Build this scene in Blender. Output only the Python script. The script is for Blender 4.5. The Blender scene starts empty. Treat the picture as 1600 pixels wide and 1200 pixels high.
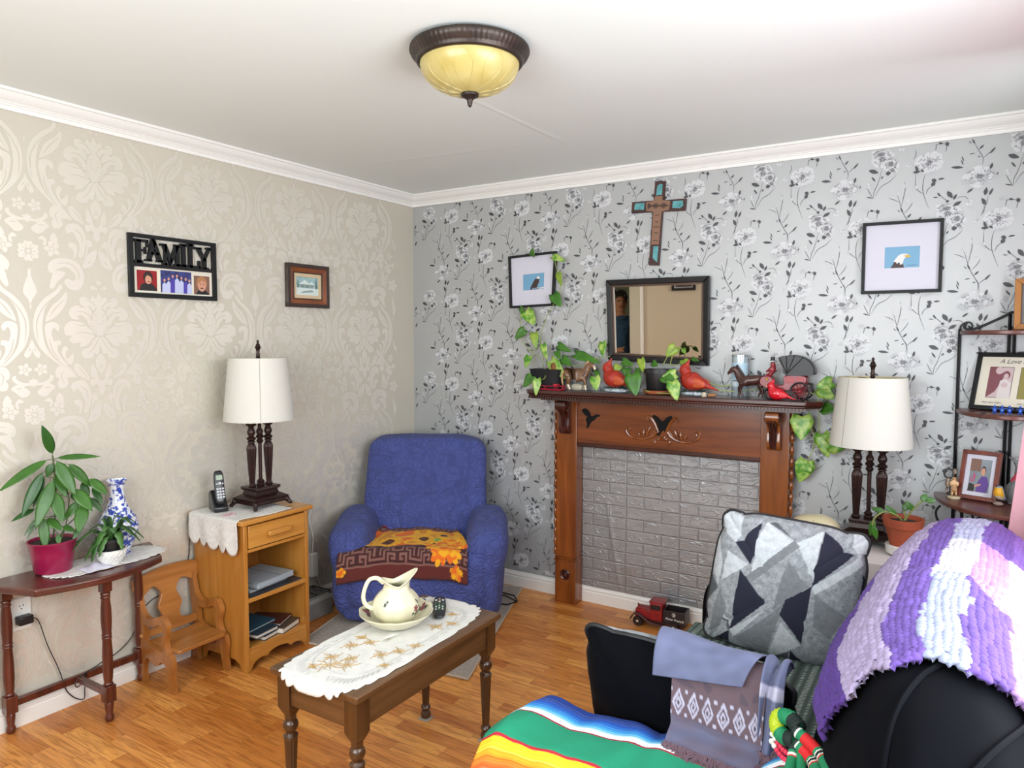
import bpy, bmesh, math, random
from mathutils import Vector, Matrix, Euler, noise
RND = random.Random(11)
sc = bpy.context.scene
COL = sc.collection
PI = math.pi
cos, sin = math.cos, math.sin

# ---------------------------------------------------------------- helpers
def lin(h):
    if isinstance(h, str):
        h = h.lstrip('#')
        c = [int(h[i:i + 2], 16) / 255 for i in (0, 2, 4)]
    else:
        c = list(h)
    return tuple(x / 12.92 if x <= .04045 else ((x + .055) / 1.055) ** 2.4 for x in c)

MATS = {}
def M(name, col, rough=.5, metal=0, spec=.5, bump=None, var=None, sheen=0, coat=0, trans=0, sss=0, attr=None, stretch=None, emis=None):
    """procedural principled material. var=(scale, '#col2', contrast); bump=(scale, strength, dist)"""
    if name in MATS:
        return MATS[name]
    m = bpy.data.materials.new(name); m.use_nodes = True
    nt = m.node_tree; nd = nt.nodes; lk = nt.links
    b = nd['Principled BSDF']
    b.inputs['Roughness'].default_value = rough
    b.inputs['Metallic'].default_value = metal
    b.inputs['Specular IOR Level'].default_value = spec
    if sheen:
        b.inputs['Sheen Weight'].default_value = sheen
        b.inputs['Sheen Roughness'].default_value = .4
    if coat:
        b.inputs['Coat Weight'].default_value = coat
        b.inputs['Coat Roughness'].default_value = .15
    if trans:
        b.inputs['Transmission Weight'].default_value = trans
    if sss:
        b.inputs['Subsurface Weight'].default_value = sss
        b.inputs['Subsurface Radius'].default_value = (.02, .015, .01)
    if emis:
        b.inputs['Emission Color'].default_value = (*lin(emis[0]), 1)
        b.inputs['Emission Strength'].default_value = emis[1]
    tc = nd.new('ShaderNodeTexCoord')
    mp = nd.new('ShaderNodeMapping')
    lk.new(tc.outputs['Object'], mp.inputs['Vector'])
    if stretch:
        mp.inputs['Scale'].default_value = stretch
    base = (*lin(col), 1)
    src = None
    if attr:
        a = nd.new('ShaderNodeVertexColor'); a.layer_name = attr
        src = a.outputs['Color']
    if var:
        n = nd.new('ShaderNodeTexNoise'); n.inputs['Scale'].default_value = var[0]
        n.inputs['Detail'].default_value = 4
        lk.new(mp.outputs['Vector'], n.inputs['Vector'])
        r = nd.new('ShaderNodeValToRGB')
        k = var[2] if len(var) > 2 else .25
        r.color_ramp.elements[0].position = .5 - k / 2
        r.color_ramp.elements[1].position = .5 + k / 2
        lk.new(n.outputs['Fac'], r.inputs['Fac'])
        mx = nd.new('ShaderNodeMix'); mx.data_type = 'RGBA'
        lk.new(r.outputs['Color'], mx.inputs['Factor'])
        if src:
            mx.blend_type = 'MULTIPLY'
            lk.new(src, mx.inputs[6]); mx.inputs[7].default_value = (*lin(var[1]), 1)
        else:
            mx.inputs[6].default_value = base
            mx.inputs[7].default_value = (*lin(var[1]), 1)
        src = mx.outputs[2]
    if src:
        lk.new(src, b.inputs['Base Color'])
    else:
        b.inputs['Base Color'].default_value = base
    if bump:
        n = nd.new('ShaderNodeTexNoise'); n.inputs['Scale'].default_value = bump[0]; n.inputs['Detail'].default_value = 3
        lk.new(mp.outputs['Vector'], n.inputs['Vector'])
        bp = nd.new('ShaderNodeBump'); bp.inputs['Strength'].default_value = bump[1]
        bp.inputs['Distance'].default_value = bump[2] if len(bump) > 2 else .003
        lk.new(n.outputs['Fac'], bp.inputs['Height'])
        lk.new(bp.outputs['Normal'], b.inputs['Normal'])
    MATS[name] = m
    return m

def wood(name, c1, c2, axis='x', rough=.35, scale=1, coat=.2, dark=.5):
    if name in MATS:
        return MATS[name]
    m = bpy.data.materials.new(name); m.use_nodes = True
    nt = m.node_tree; nd = nt.nodes; lk = nt.links
    b = nd['Principled BSDF']
    b.inputs['Roughness'].default_value = rough
    b.inputs['Coat Weight'].default_value = coat; b.inputs['Coat Roughness'].default_value = .2
    tc = nd.new('ShaderNodeTexCoord'); mp = nd.new('ShaderNodeMapping')
    s = {'x': (1.2, 14, 14), 'y': (14, 1.2, 14), 'z': (14, 14, 1.2)}[axis]
    mp.inputs['Scale'].default_value = tuple(q * scale for q in s)
    lk.new(tc.outputs['Object'], mp.inputs['Vector'])
    n = nd.new('ShaderNodeTexNoise'); n.inputs['Scale'].default_value = 2.2; n.inputs['Detail'].default_value = 7; n.inputs['Distortion'].default_value = .6
    n2 = nd.new('ShaderNodeTexNoise'); n2.inputs['Scale'].default_value = 9; n2.inputs['Detail'].default_value = 3
    lk.new(mp.outputs['Vector'], n.inputs['Vector']); lk.new(mp.outputs['Vector'], n2.inputs['Vector'])
    r = nd.new('ShaderNodeValToRGB')
    r.color_ramp.elements[0].position = .3; r.color_ramp.elements[0].color = (*lin(c2), 1)
    r.color_ramp.elements[1].position = .68; r.color_ramp.elements[1].color = (*lin(c1), 1)
    lk.new(n.outputs['Fac'], r.inputs['Fac'])
    mx = nd.new('ShaderNodeMix'); mx.data_type = 'RGBA'; mx.blend_type = 'MULTIPLY'
    mx.inputs['Factor'].default_value = dark * .6
    lk.new(r.outputs['Color'], mx.inputs[6]); lk.new(n2.outputs['Color'], mx.inputs[7])
    gr = nd.new('ShaderNodeRGBToBW'); lk.new(n2.outputs['Color'], gr.inputs['Color'])
    lk.new(gr.outputs['Val'], mx.inputs[7])
    lk.new(mx.outputs[2], b.inputs['Base Color'])
    bp = nd.new('ShaderNodeBump'); bp.inputs['Strength'].default_value = .08; bp.inputs['Distance'].default_value = .002
    lk.new(n2.outputs['Fac'], bp.inputs['Height']); lk.new(bp.outputs['Normal'], b.inputs['Normal'])
    MATS[name] = m
    return m

def cr(pts, n=6, closed=False):
    """Catmull-Rom through points of any dimension"""
    P = [tuple(p) for p in pts]; k = len(P); out = []
    rng = range(k if closed else k - 1)
    for i in rng:
        if closed:
            a, b, c, d = P[i - 1], P[i], P[(i + 1) % k], P[(i + 2) % k]
        else:
            a, b, c, d = P[max(i - 1, 0)], P[i], P[i + 1], P[min(i + 2, k - 1)]
        for j in range(n):
            t = j / n
            out.append(tuple(.5 * (2 * q + (-p + r) * t + (2 * p - 5 * q + 4 * r - s) * t * t + (-p + 3 * q - 3 * r + s) * t ** 3) for p, q, r, s in zip(a, b, c, d)))
    if not closed:
        out.append(P[-1])
    return out

def rot2(p, a, c=(0, 0)):
    x, y = p[0] - c[0], p[1] - c[1]
    return (c[0] + x * cos(a) - y * sin(a), c[1] + x * sin(a) + y * cos(a))

class MB:
    """collects pieces that become ONE mesh object"""
    def __init__(s):
        s.v = []; s.f = []; s.m = []; s.c = None
    def add(s, vs, fs, mat=0, T=None, cols=None):
        o = len(s.v)
        if T is not None:
            vs = [tuple(T @ Vector(p)) for p in vs]
        s.v += [tuple(p) for p in vs]
        s.f += [tuple(i + o for i in f) for f in fs]
        s.m += [mat] * len(fs)
        if cols is not None:
            if s.c is None:
                s.c = [(1, 1, 1)] * o
            s.c += cols
        elif s.c is not None:
            s.c += [(1, 1, 1)] * len(vs)
        return s
    def box(s, x0, x1, y0, y1, z0, z1, mat=0, T=None):
        v = [(x, y, z) for z in (z0, z1) for y in (y0, y1) for x in (x0, x1)]
        return s.add(v, [(0, 2, 3, 1), (4, 5, 7, 6), (0, 1, 5, 4), (2, 6, 7, 3), (0, 4, 6, 2), (1, 3, 7, 5)], mat, T)
    def cbox(s, c, d, mat=0, T=None):
        return s.box(c[0] - d[0] / 2, c[0] + d[0] / 2, c[1] - d[1] / 2, c[1] + d[1] / 2, c[2] - d[2] / 2, c[2] + d[2] / 2, mat, T)
    def lathe(s, prof, n=24, mat=0, T=None, flute=None, c=(0, 0, 0), cap=True, lean=(0, 0)):
        """prof: [(r,z)], flute=(count, depth, z0, z1)"""
        v = []; f = []
        zb = prof[0][1]
        for r, z in prof:
            for i in range(n):
                a = 2 * PI * i / n
                rr = r
                if flute and flute[2] <= z <= flute[3]:
                    rr = r - flute[1] * (.5 + .5 * cos(a * flute[0]))
                v.append((c[0] + rr * cos(a) + lean[0] * (z - zb), c[1] + rr * sin(a) + lean[1] * (z - zb), c[2] + z))
        k = len(prof)
        for j in range(k - 1):
            for i in range(n):
                f.append((j * n + i, j * n + (i + 1) % n, (j + 1) * n + (i + 1) % n, (j + 1) * n + i))
        if cap:
            if prof[0][0] > 1e-5: f.append(tuple(range(n - 1, -1, -1)))
            if prof[-1][0] > 1e-5: f.append(tuple((k - 1) * n + i for i in range(n)))
        return s.add(v, f, mat, T)
    def tube(s, pts, r, n=8, mat=0, T=None, closed=False, flat=None):
        P = [Vector(p) for p in pts]; k = len(P)
        R = [r] * k if not isinstance(r, (list, tuple)) else list(r)
        v = []; f = []; up = None
        for i in range(k):
            d = (P[(i + 1) % k] - P[i - 1]) if closed else (P[min(i + 1, k - 1)] - P[max(i - 1, 0)])
            if d.length < 1e-9: d = Vector((0, 0, 1))
            d.normalize()
            if up is None:
                up = Vector((0, 0, 1)) if abs(d.z) < .9 else Vector((1, 0, 0))
            x = up - d * up.dot(d)
            if x.length < 1e-6: x = d.orthogonal()
            x.normalize(); up = x; y = d.cross(x)
            for j in range(n):
                a = 2 * PI * j / n
                v.append(P[i] + x * (R[i] * cos(a) * (flat or 1)) + y * (R[i] * sin(a)))
        for i in range(k if closed else k - 1):
            i2 = (i + 1) % k
            for j in range(n):
                f.append((i * n + j, i * n + (j + 1) % n, i2 * n + (j + 1) % n, i2 * n + j))
        if not closed:
            f.append(tuple(range(n - 1, -1, -1))); f.append(tuple((k - 1) * n + j for j in range(n)))
        return s.add(v, f, mat, T)
    def prism(s, poly, a0, a1, plane='xy', mat=0, T=None):
        """poly 2d (any orientation), extruded along the third axis a0..a1"""
        n = len(poly)
        ar = sum(poly[i][0] * poly[(i + 1) % n][1] - poly[(i + 1) % n][0] * poly[i][1] for i in range(n))
        if ar < 0: poly = poly[::-1]
        def mk(p, a):
            return {'xy': (p[0], p[1], a), 'xz': (p[0], a, p[1]), 'yz': (a, p[0], p[1])}[plane]
        v = [mk(p, a0) for p in poly] + [mk(p, a1) for p in poly]
        f = [tuple(range(n - 1, -1, -1)), tuple(range(n, 2 * n))] + [(i, (i + 1) % n, n + (i + 1) % n, n + i) for i in range(n)]
        if plane == 'xz': f = [q[::-1] for q in f]
        if a1 < a0: f = [q[::-1] for q in f]
        return s.add(v, f, mat, T)
    def flat(s, poly, fn, mat=0):
        """a single flat n-gon, fn maps 2d -> 3d"""
        return s.add([fn(p) for p in poly], [tuple(range(len(poly)))], mat)
    def stroke(s, pts, w, fn, mat=0, taper=True):
        k = len(pts); L = []; Rr = []
        for i in range(k):
            a = pts[max(i - 1, 0)]; b = pts[min(i + 1, k - 1)]
            dx, dy = b[0] - a[0], b[1] - a[1]; l = math.hypot(dx, dy) or 1
            ww = w / 2 * ((1 - .8 * abs(2 * i / (k - 1) - 1) ** 2) if taper else 1)
            L.append(fn((pts[i][0] - dy / l * ww, pts[i][1] + dx / l * ww))); Rr.append(fn((pts[i][0] + dy / l * ww, pts[i][1] - dx / l * ww)))
        return s.add(L + Rr, [(i, i + 1, k + i + 1, k + i) for i in range(k - 1)], mat)
    def grid(s, nu, nv, fn, mat=0, cf=None, cu=False, cv=False, T=None, flip=False):
        v = []; c = [] if cf else None
        for j in range(nv):
            for i in range(nu):
                u = i / (nu if cu else nu - 1); w = j / (nv if cv else nv - 1)
                v.append(fn(u, w))
                if cf: c.append(cf(u, w))
        f = []
        for j in range(nv if cv else nv - 1):
            for i in range(nu if cu else nu - 1):
                a = j * nu + i; b = j * nu + (i + 1) % nu
                d = ((j + 1) % nv) * nu + i; e = ((j + 1) % nv) * nu + (i + 1) % nu
                f.append((a, d, e, b) if flip else (a, b, e, d))
        return s.add(v, f, mat, T, c)
    def ell(s, c, r, n=16, m=10, mat=0, T=None, e=1, fn=None, e2=None):
        """superellipsoid; fn deforms the unit point before placing"""
        def pw(x, k): return math.copysign(abs(x) ** k, x)
        e2 = e2 or e
        v = []; f = []
        for j in range(m + 1):
            p = -PI / 2 + PI * j / m
            for i in range(n):
                a = 2 * PI * i / n
                q = (pw(cos(p), e2) * pw(cos(a), e), pw(cos(p), e2) * pw(sin(a), e), pw(sin(p), e2))
                if fn: q = fn(*q)
                v.append((c[0] + q[0] * r[0], c[1] + q[1] * r[1], c[2] + q[2] * r[2]))
        for j in range(m):
            for i in range(n):
                f.append((j * n + i, j * n + (i + 1) % n, (j + 1) * n + (i + 1) % n, (j + 1) * n + i))
        return s.add(v, f, mat, T)
    def leaf(s, p, d, up, L, W, kind='lance', mat=0, curl=.25, fold=.25, n=9):
        p = Vector(p); d = Vector(d).normalized(); up = Vector(up)
        side = d.cross(up)
        if side.length < 1e-4: side = d.orthogonal()
        side.normalize(); nn = side.cross(d).normalized()
        v = []; f = []
        for i in range(n):
            t = i / (n - 1)
            if kind == 'heart':
                w = W / 2 * 1.12 * (max(0, 1 - t) ** .62) * sin(min(1, (t + .16) / .42) * PI / 2)
                back = -.16 * L * (1 if i == 0 else 0)
            else:
                w = W / 2 * (sin(PI * min(1, t ** .8)) ** .85 if 0 < t < 1 else 0); back = 0
            c = p + d * (L * t) - nn * (curl * L * t * t)
            for k, sx in ((0, -1), (1, -.55), (2, 0), (3, .55), (4, 1)):
                bk = back * abs(sx) if kind == 'heart' else 0
                v.append(c + side * (w * sx) + nn * (fold * w * abs(sx) - fold * .5 * w * sx * sx) + d * bk)
        for i in range(n - 1):
            for k in range(4):
                a = i * 5 + k
                f.append((a, a + 1, a + 6, a + 5))
        return s.add(v, f, mat)
    def build(s, name, mats, parent=None, world=False, loc=None, rotz=0, bevel=0, seg=2, sub=0, solid=0, ang=38, off=0):
        me = bpy.data.meshes.new(name)
        vs = s.v
        if world:
            o = wloc(parent) if parent is not None else Vector(loc or (0, 0, 0))
            if o.length: vs = [(p[0] - o[0], p[1] - o[1], p[2] - o[2]) for p in vs]
        me.from_pydata([tuple(p) for p in vs], [], s.f)
        mats = mats if isinstance(mats, (list, tuple)) else [mats]
        for q in mats: me.materials.append(q)
        me.polygons.foreach_set('material_index', s.m)
        me.polygons.foreach_set('use_smooth', [True] * len(s.f))
        if s.c is not None:
            at = me.color_attributes.new('Col', 'FLOAT_COLOR', 'POINT')
            buf = []
            for q in s.c: buf += [q[0], q[1], q[2], 1]
            at.data.foreach_set('color', buf)
        me.update()
        try:
            me.set_sharp_from_angle(angle=math.radians(ang))
        except Exception:
            pass
        ob = bpy.data.objects.new(name, me); COL.objects.link(ob)
        if parent is not None: ob.parent = parent
        if loc is not None: ob.location = loc
        ob.rotation_euler[2] = rotz
        if bevel:
            b = ob.modifiers.new('b', 'BEVEL'); b.width = bevel; b.segments = seg; b.limit_method = 'ANGLE'; b.angle_limit = .6
            b.harden_normals = False
        if solid:
            q = ob.modifiers.new('s', 'SOLIDIFY'); q.thickness = solid; q.offset = off
        if sub:
            q = ob.modifiers.new('u', 'SUBSURF'); q.levels = sub; q.render_levels = sub
        return ob

def wloc(o):
    v = Vector((0, 0, 0))
    while o is not None:
        v += o.location; o = o.parent
    return v

def tag(o, label, cat, group=None, kind=None):
    o['label'] = label; o['category'] = cat
    if group: o['group'] = group
    if kind: o['kind'] = kind
    return o
def thing(name, label, cat, loc=(0, 0, 0), rotz=0, group=None):
    o = bpy.data.objects.new(name, None); COL.objects.link(o)
    o.location = loc; o.rotation_euler[2] = rotz; o.empty_display_size = .05
    return tag(o, label, cat, group)
def struct(o):
    o['kind'] = 'structure'; return o
def copy_tree(o, loc=None, label=None):
    c = o.copy(); COL.objects.link(c)
    if loc is not None: c.location = loc
    if label: c['label'] = label
    for ch in list(o.children):
        k = ch.copy(); COL.objects.link(k); k.parent = c
        for g in list(ch.children):
            q = g.copy(); COL.objects.link(q); q.parent = k
    return c

def skin(name, nodes, edges, mat, parent=None, loc=None, rot=(0, 0, 0), sub=2, root=None, mats=None, smooth=True, colfn=None):
    """nodes {key: (xyz, radius or (rx,ry))}; one continuous surface"""
    keys = list(nodes); me = bpy.data.meshes.new(name)
    me.from_pydata([nodes[k][0] for k in keys], [(keys.index(a), keys.index(b)) for a, b in edges], [])
    ob = bpy.data.objects.new(name, me); COL.objects.link(ob)
    if parent is not None: ob.parent = parent
    if loc is not None: ob.location = loc
    ob.rotation_euler = rot
    md = ob.modifiers.new('skin', 'SKIN'); md.use_smooth_shade = True
    sv = me.skin_vertices[0].data
    for i, k in enumerate(keys):
        r = nodes[k][1]
        sv[i].radius = (r, r) if not isinstance(r, tuple) else r
        sv[i].use_root = (k == (root or keys[0]))
    su = ob.modifiers.new('sub', 'SUBSURF'); su.levels = sub; su.render_levels = sub
    me.materials.append(mat)
    return ob

def bake(ob, mats=None, matfn=None):
    """replace modifiers by their result so that faces can carry more than one material"""
    dg = bpy.context.evaluated_depsgraph_get()
    me = bpy.data.meshes.new_from_object(ob.evaluated_get(dg))
    ob.modifiers.clear(); ob.data = me
    if mats:
        me.materials.clear()
        for q in mats: me.materials.append(q)
        for p in me.polygons: p.material_index = matfn(p.center)
    for p in me.polygons: p.use_smooth = True
    return ob

def text(s, size, shear=0, depth=0.0, bold=0):
    """verts, faces of a line of writing in the xy plane"""
    cu = bpy.data.curves.new('t', 'FONT'); cu.body = s; cu.size = size; cu.shear = shear; cu.extrude = depth; cu.offset = bold
    cu.resolution_u = 3
    ob = bpy.data.objects.new('t', cu); COL.objects.link(ob)
    dg = bpy.context.evaluated_depsgraph_get()
    me = bpy.data.meshes.new_from_object(ob.evaluated_get(dg))
    v = [tuple(q.co) for q in me.vertices]; f = [tuple(p.vertices) for p in me.polygons]
    bpy.data.objects.remove(ob); bpy.data.meshes.remove(me); bpy.data.curves.remove(cu)
    return v, f
L_SIDE, L_BACK = 100, 92
# ---------------------------------------------------------------- camera, world, daylight
cam = bpy.data.cameras.new('camera'); camo = bpy.data.objects.new('camera', cam); COL.objects.link(camo)
cam.sensor_width = 36; cam.lens = 1117.83 / 1600 * 36; cam.clip_start = .02
camo.location = (3.0255, -3.6076, 1.4844)
camo.rotation_euler = (Matrix.Rotation(.5616, 4, 'Z') @ Matrix.Rotation(PI / 2 - .0622, 4, 'X') @ Matrix.Rotation(.001, 4, 'Z')).to_euler()
sc.camera = camo
sc.view_settings.view_transform = 'Standard'
sc.view_settings.look = 'None'
sc.view_settings.gamma = 1
sc.view_settings.use_curve_mapping = False
sc.view_settings.exposure = 0.13
w = bpy.data.worlds.new('sky'); sc.world = w; w.use_nodes = True
nt = w.node_tree; bg = nt.nodes['Background']
bg.inputs['Color'].default_value = (.80, .90, 1.0, 1); bg.inputs['Strength'].default_value = 1.2
try:
    sc.cycles.max_bounces = 8; sc.cycles.diffuse_bounces = 5; sc.cycles.glossy_bounces = 4; sc.cycles.transmission_bounces = 6
    sc.cycles.sample_clamp_indirect = 6; sc.cycles.caustics_reflective = False; sc.cycles.caustics_refractive = False
    sc.cycles.use_denoising = True
except Exception:
    pass
def area(name, loc, rot, sx, sy, e, col=(1, 1, 1)):
    l = bpy.data.lights.new(name, 'AREA'); l.shape = 'RECTANGLE'; l.size = sx; l.size_y = sy; l.energy = e; l.color = col
    o = bpy.data.objects.new(name, l); COL.objects.link(o); o.location = loc; o.rotation_euler = rot
    return o
# daylight in through the side window, and two added fill lights
area('daylight_side_window', (3.70, -1.95, 1.55), (0, PI / 2 + .16, 0), 1.35, 2.5, L_SIDE, (.91, .97, 1.0))
area('back_window_fill', (1.95, -4.22, 1.55), (PI / 2 - .20, 0, 0), 2.3, 1.4, L_BACK, (.91, .97, 1.0))  # frontal fill through a window added behind the camera
area('hall_fill', (-.75, -2.6, 2.2), (0, 0, 0), .5, .5, 22, (1, .97, .9))  # added light with no known source, brightens the mirrored hall

# ---------------------------------------------------------------- the room
H = 2.40; WB = 2.329; XR = 3.48; YF = -3.96; XH = -1.3
def laminate():
    m = bpy.data.materials.new('laminate'); m.use_nodes = True
    nt = m.node_tree; nd = nt.nodes; lk = nt.links; b = nd['Principled BSDF']
    b.inputs['Roughness'].default_value = .32; b.inputs['Specular IOR Level'].default_value = .45
    tc = nd.new('ShaderNodeTexCoord'); mp = nd.new('ShaderNodeMapping')
    lk.new(tc.outputs['Object'], mp.inputs['Vector'])
    br = nd.new('ShaderNodeTexBrick'); br.offset = .37; br.offset_frequency = 2; br.squash = .8; br.squash_frequency = 3
    br.inputs['Scale'].default_value = 1; br.inputs['Brick Width'].default_value = .41; br.inputs['Row Height'].default_value = .064
    br.inputs['Mortar Size'].default_value = .0009; br.inputs['Mortar Smooth'].default_value = .3; br.inputs['Bias'].default_value = 0
    br.inputs['Color1'].default_value = (0, 0, 0, 1); br.inputs['Color2'].default_value = (1, 1, 1, 1); br.inputs['Mortar'].default_value = (.3, .3, .3, 1)
    lk.new(mp.outputs['Vector'], br.inputs['Vector'])
    r = nd.new('ShaderNodeValToRGB')
    e = r.color_ramp.elements
    e[0].position = 0; e[0].color = (*lin('#bd7230'), 1); e[1].position = 1; e[1].color = (*lin('#eaa555'), 1)
    q = e.new(.35); q.color = (*lin('#d28841'), 1); q = e.new(.7); q.color = (*lin('#de964c'), 1)
    lk.new(br.outputs['Color'], r.inputs['Fac'])
    m2 = nd.new('ShaderNodeMapping'); m2.inputs['Scale'].default_value = (2.2, 26, 1)
    sh = nd.new('ShaderNodeVectorMath'); sh.operation = 'MULTIPLY_ADD'
    sh.inputs[1].default_value = (3.7, 1.9, 0)
    lk.new(br.outputs['Color'], sh.inputs[0]); lk.new(tc.outputs['Object'], sh.inputs[2])
    lk.new(sh.outputs[0], m2.inputs['Vector'])
    n = nd.new('ShaderNodeTexNoise'); n.inputs['Scale'].default_value = 2.6; n.inputs['Detail'].default_value = 8; n.inputs['Distortion'].default_value = 1.4
    lk.new(m2.outputs['Vector'], n.inputs['Vector'])
    r2 = nd.new('ShaderNodeValToRGB'); r2.color_ramp.elements[0].position = .34; r2.color_ramp.elements[0].color = (.52, .42, .34, 1)
    r2.color_ramp.elements[1].position = .58; r2.color_ramp.elements[1].color = (1, 1, 1, 1)
    lk.new(n.outputs['Fac'], r2.inputs['Fac'])
    mx = nd.new('ShaderNodeMix'); mx.data_type = 'RGBA'; mx.blend_type = 'MULTIPLY'; mx.inputs['Factor'].default_value = .75
    lk.new(r.outputs['Color'], mx.inputs[6]); lk.new(r2.outputs['Color'], mx.inputs[7])
    mo = nd.new('ShaderNodeMix'); mo.data_type = 'RGBA'; mo.inputs[7].default_value = (*lin('#7a4a26'), 1)
    ml = nd.new('ShaderNodeMath'); ml.operation = 'MULTIPLY'; ml.inputs[1].default_value = .55
    lk.new(br.outputs['Fac'], ml.inputs[0]); lk.new(ml.outputs[0], mo.inputs['Factor']); lk.new(mx.outputs[2], mo.inputs[6])
    lk.new(mo.outputs[2], b.inputs['Base Color'])
    return m
fl = MB(); fl.box(XH - .1, XR + .12, YF - .12, .12, -.06, 0); struct(fl.build('floor', laminate()))
CEIL = M('ceiling_paint', '#e4e9e6', .55, spec=.3, bump=(60, .06, .002))
ce = MB(); ce.box(XH - .1, XR + .12, YF - .12, .12, H, H + .1)
co = struct(ce.build('ceiling', CEIL))
# taped drywall joint and a smaller patch in the ceiling
j = MB()
def seam(x0, y0, x1, y1, wd, t):
    n = 24; d = Vector((x1 - x0, y1 - y0, 0)); l = d.length; d.normalize(); s = Vector((-d.y, d.x, 0))
    def fn(u, v):
        k = (v - .5) * 2
        p = Vector((x0, y0, 0)) + d * l * u + s * (wd / 2 * k * (.75 + .25 * noise.noise((u * 9, x0, 0))))
        return (p.x, p.y, H - .0002 - t * (1 - abs(k)) * min(1, 8 * u, 8 * (1 - u)) * (.8 + .4 * noise.noise((u * 14, 3, k))))
    j.grid(n, 7, fn, flip=False)
seam(1.395, -1.80, 1.425, -.58, .05, .0022)
seam(.25, -.80, 1.35, -.66, .07, .0012)
j.build('ceiling_joint', CEIL, co)

def weave(m, sx, sz, amt):
    nt = m.node_tree; nd = nt.nodes; lk = nt.links; b = nd['Principled BSDF']
    tc = nd.new('ShaderNodeTexCoord')
    ad = None
    for sc_ in ((sx, sx, sz), (sz, sz, sx)):
        mp = nd.new('ShaderNodeMapping'); mp.inputs['Scale'].default_value = sc_
        lk.new(tc.outputs['Object'], mp.inputs['Vector'])
        n = nd.new('ShaderNodeTexNoise'); n.inputs['Scale'].default_value = 1; n.inputs['Detail'].default_value = 2
        lk.new(mp.outputs['Vector'], n.inputs['Vector'])
        if ad is None: ad = n.outputs['Fac']
        else:
            k = nd.new('ShaderNodeMath'); k.operation = 'ADD'; lk.new(ad, k.inputs[0]); lk.new(n.outputs['Fac'], k.inputs[1]); ad = k.outputs[0]
    bp = nd.new('ShaderNodeBump'); bp.inputs['Strength'].default_value = amt; bp.inputs['Distance'].default_value = .001
    lk.new(ad, bp.inputs['Height']); lk.new(bp.outputs['Normal'], b.inputs['Normal'])
    return m
DG = weave(M('damask_ground', '#c4beb0', .5, spec=.3), 320, 40, .35)
DP = M('damask_pearl', '#dcd7cb', .35, spec=.7, bump=(300, .12, .0006), metal=.35)
FG = M('floral_ground', '#b4b6b6', .5, metal=.36, spec=.5, bump=(8, .03, .002))
TAN = weave(M('tan_wallpaper', '#c4b7a3', .55), 260, 50, .3)
DY0, DY1 = -3.885, -3.16
wl = MB()
wl.box(-.12, 0, DY1, .12, 0, H); wl.box(-.12, 0, DY0, DY1, 2.03, H); wl.box(-.12, 0, YF - .12, DY0, 0, H)
wlo = struct(wl.build('wall_left', DG))
wb = MB(); wb.box(-.12, XR + .12, 0, .12, 0, H); wbo = struct(wb.build('wall_back', FG))
WY0, WY1, WZ0, WZ1 = -3.15, -.62, .86, 2.12
wr = MB()
wr.box(XR, XR + .12, WY1, 0, 0, H); wr.box(XR, XR + .12, YF - .12, WY0, 0, H); wr.box(XR, XR + .12, WY0, WY1, 0, WZ0); wr.box(XR, XR + .12, WY0, WY1, WZ1, H)
struct(wr.build('wall_right', M('plain_wallpaper', '#e0deda', .6)))
FX0, FX1, FZ0, FZ1 = .95, 2.85, .9, 2.1
wf = MB()
wf.box(0, FX0, YF - .12, YF, 0, H); wf.box(FX1, XR, YF - .12, YF, 0, H); wf.box(FX0, FX1, YF - .12, YF, 0, FZ0); wf.box(FX0, FX1, YF - .12, YF, FZ1, H)
struct(wf.build('wall_front', TAN))
HALL = M('hall_paint', '#8a8d7c', .7)
for q in ((XH - .1, XH, -5.1, -2.2), (XH, -.12, -2.3, -2.2), (XH, -.12, -5.1, -5.0)):
    wh = MB(); wh.box(*q, 0, H); struct(wh.build('wall_hall', HALL))
wh = MB(); wh.box(-.12, 0, -5.1, YF - .12, 0, H); struct(wh.build('wall_hall', HALL))
WHITE = M('white_trim_paint', '#e9e8e4', .4, spec=.5)
def frame_rect(mb, ax, at, a0, a1, z0, z1, wd, d0, d1, mat=0, bottom=True):
    for (p0, p1, q0, q1) in ((a0 - wd, a0, z0 - (wd if bottom else 0), z1 + wd), (a1, a1 + wd, z0 - (wd if bottom else 0), z1 + wd), (a0, a1, z1, z1 + wd)) + (((a0, a1, z0 - wd, z0),) if bottom else ()):
        if ax == 'x': mb.box(at + d0, at + d1, p0, p1, q0, q1, mat)
        else: mb.box(p0, p1, at + d0, at + d1, q0, q1, mat)
dc = MB(); frame_rect(dc, 'x', 0, DY0, DY1, 0, 2.03, .07, .0005, .018, bottom=False)
struct(dc.build('trim_1', WHITE, bevel=.004))
w1 = MB(); frame_rect(w1, 'x', XR, WY0, WY1, WZ0, WZ1, .07, -.018, -.0005)
for yy in (WY0 + .02, -1.9, WY1 - .05): w1.box(XR + .04, XR + .08, yy, yy + .035, WZ0, WZ1)
w1.box(XR + .04, XR + .08, WY0, WY1, WZ0, WZ0 + .04); w1.box(XR + .04, XR + .08, WY0, WY1, WZ1 - .04, WZ1)
struct(w1.build('window_1', WHITE, bevel=.003))
w2 = MB(); frame_rect(w2, 'y', YF, FX0, FX1, FZ0, FZ1, .07, .0005, .018)
for xx in (FX0 + .0, 1.88, FX1 - .04): w2.box(xx, xx + .04, YF - .08, YF - .04, FZ0, FZ1)
w2.box(FX0, FX1, YF - .08, YF - .04, FZ0, FZ0 + .04); w2.box(FX0, FX1, YF - .08, YF - .04, FZ1 - .04, FZ1)
struct(w2.build('fill_window', WHITE, bevel=.003))  # unseen window, added to carry the fill from behind the camera

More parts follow.
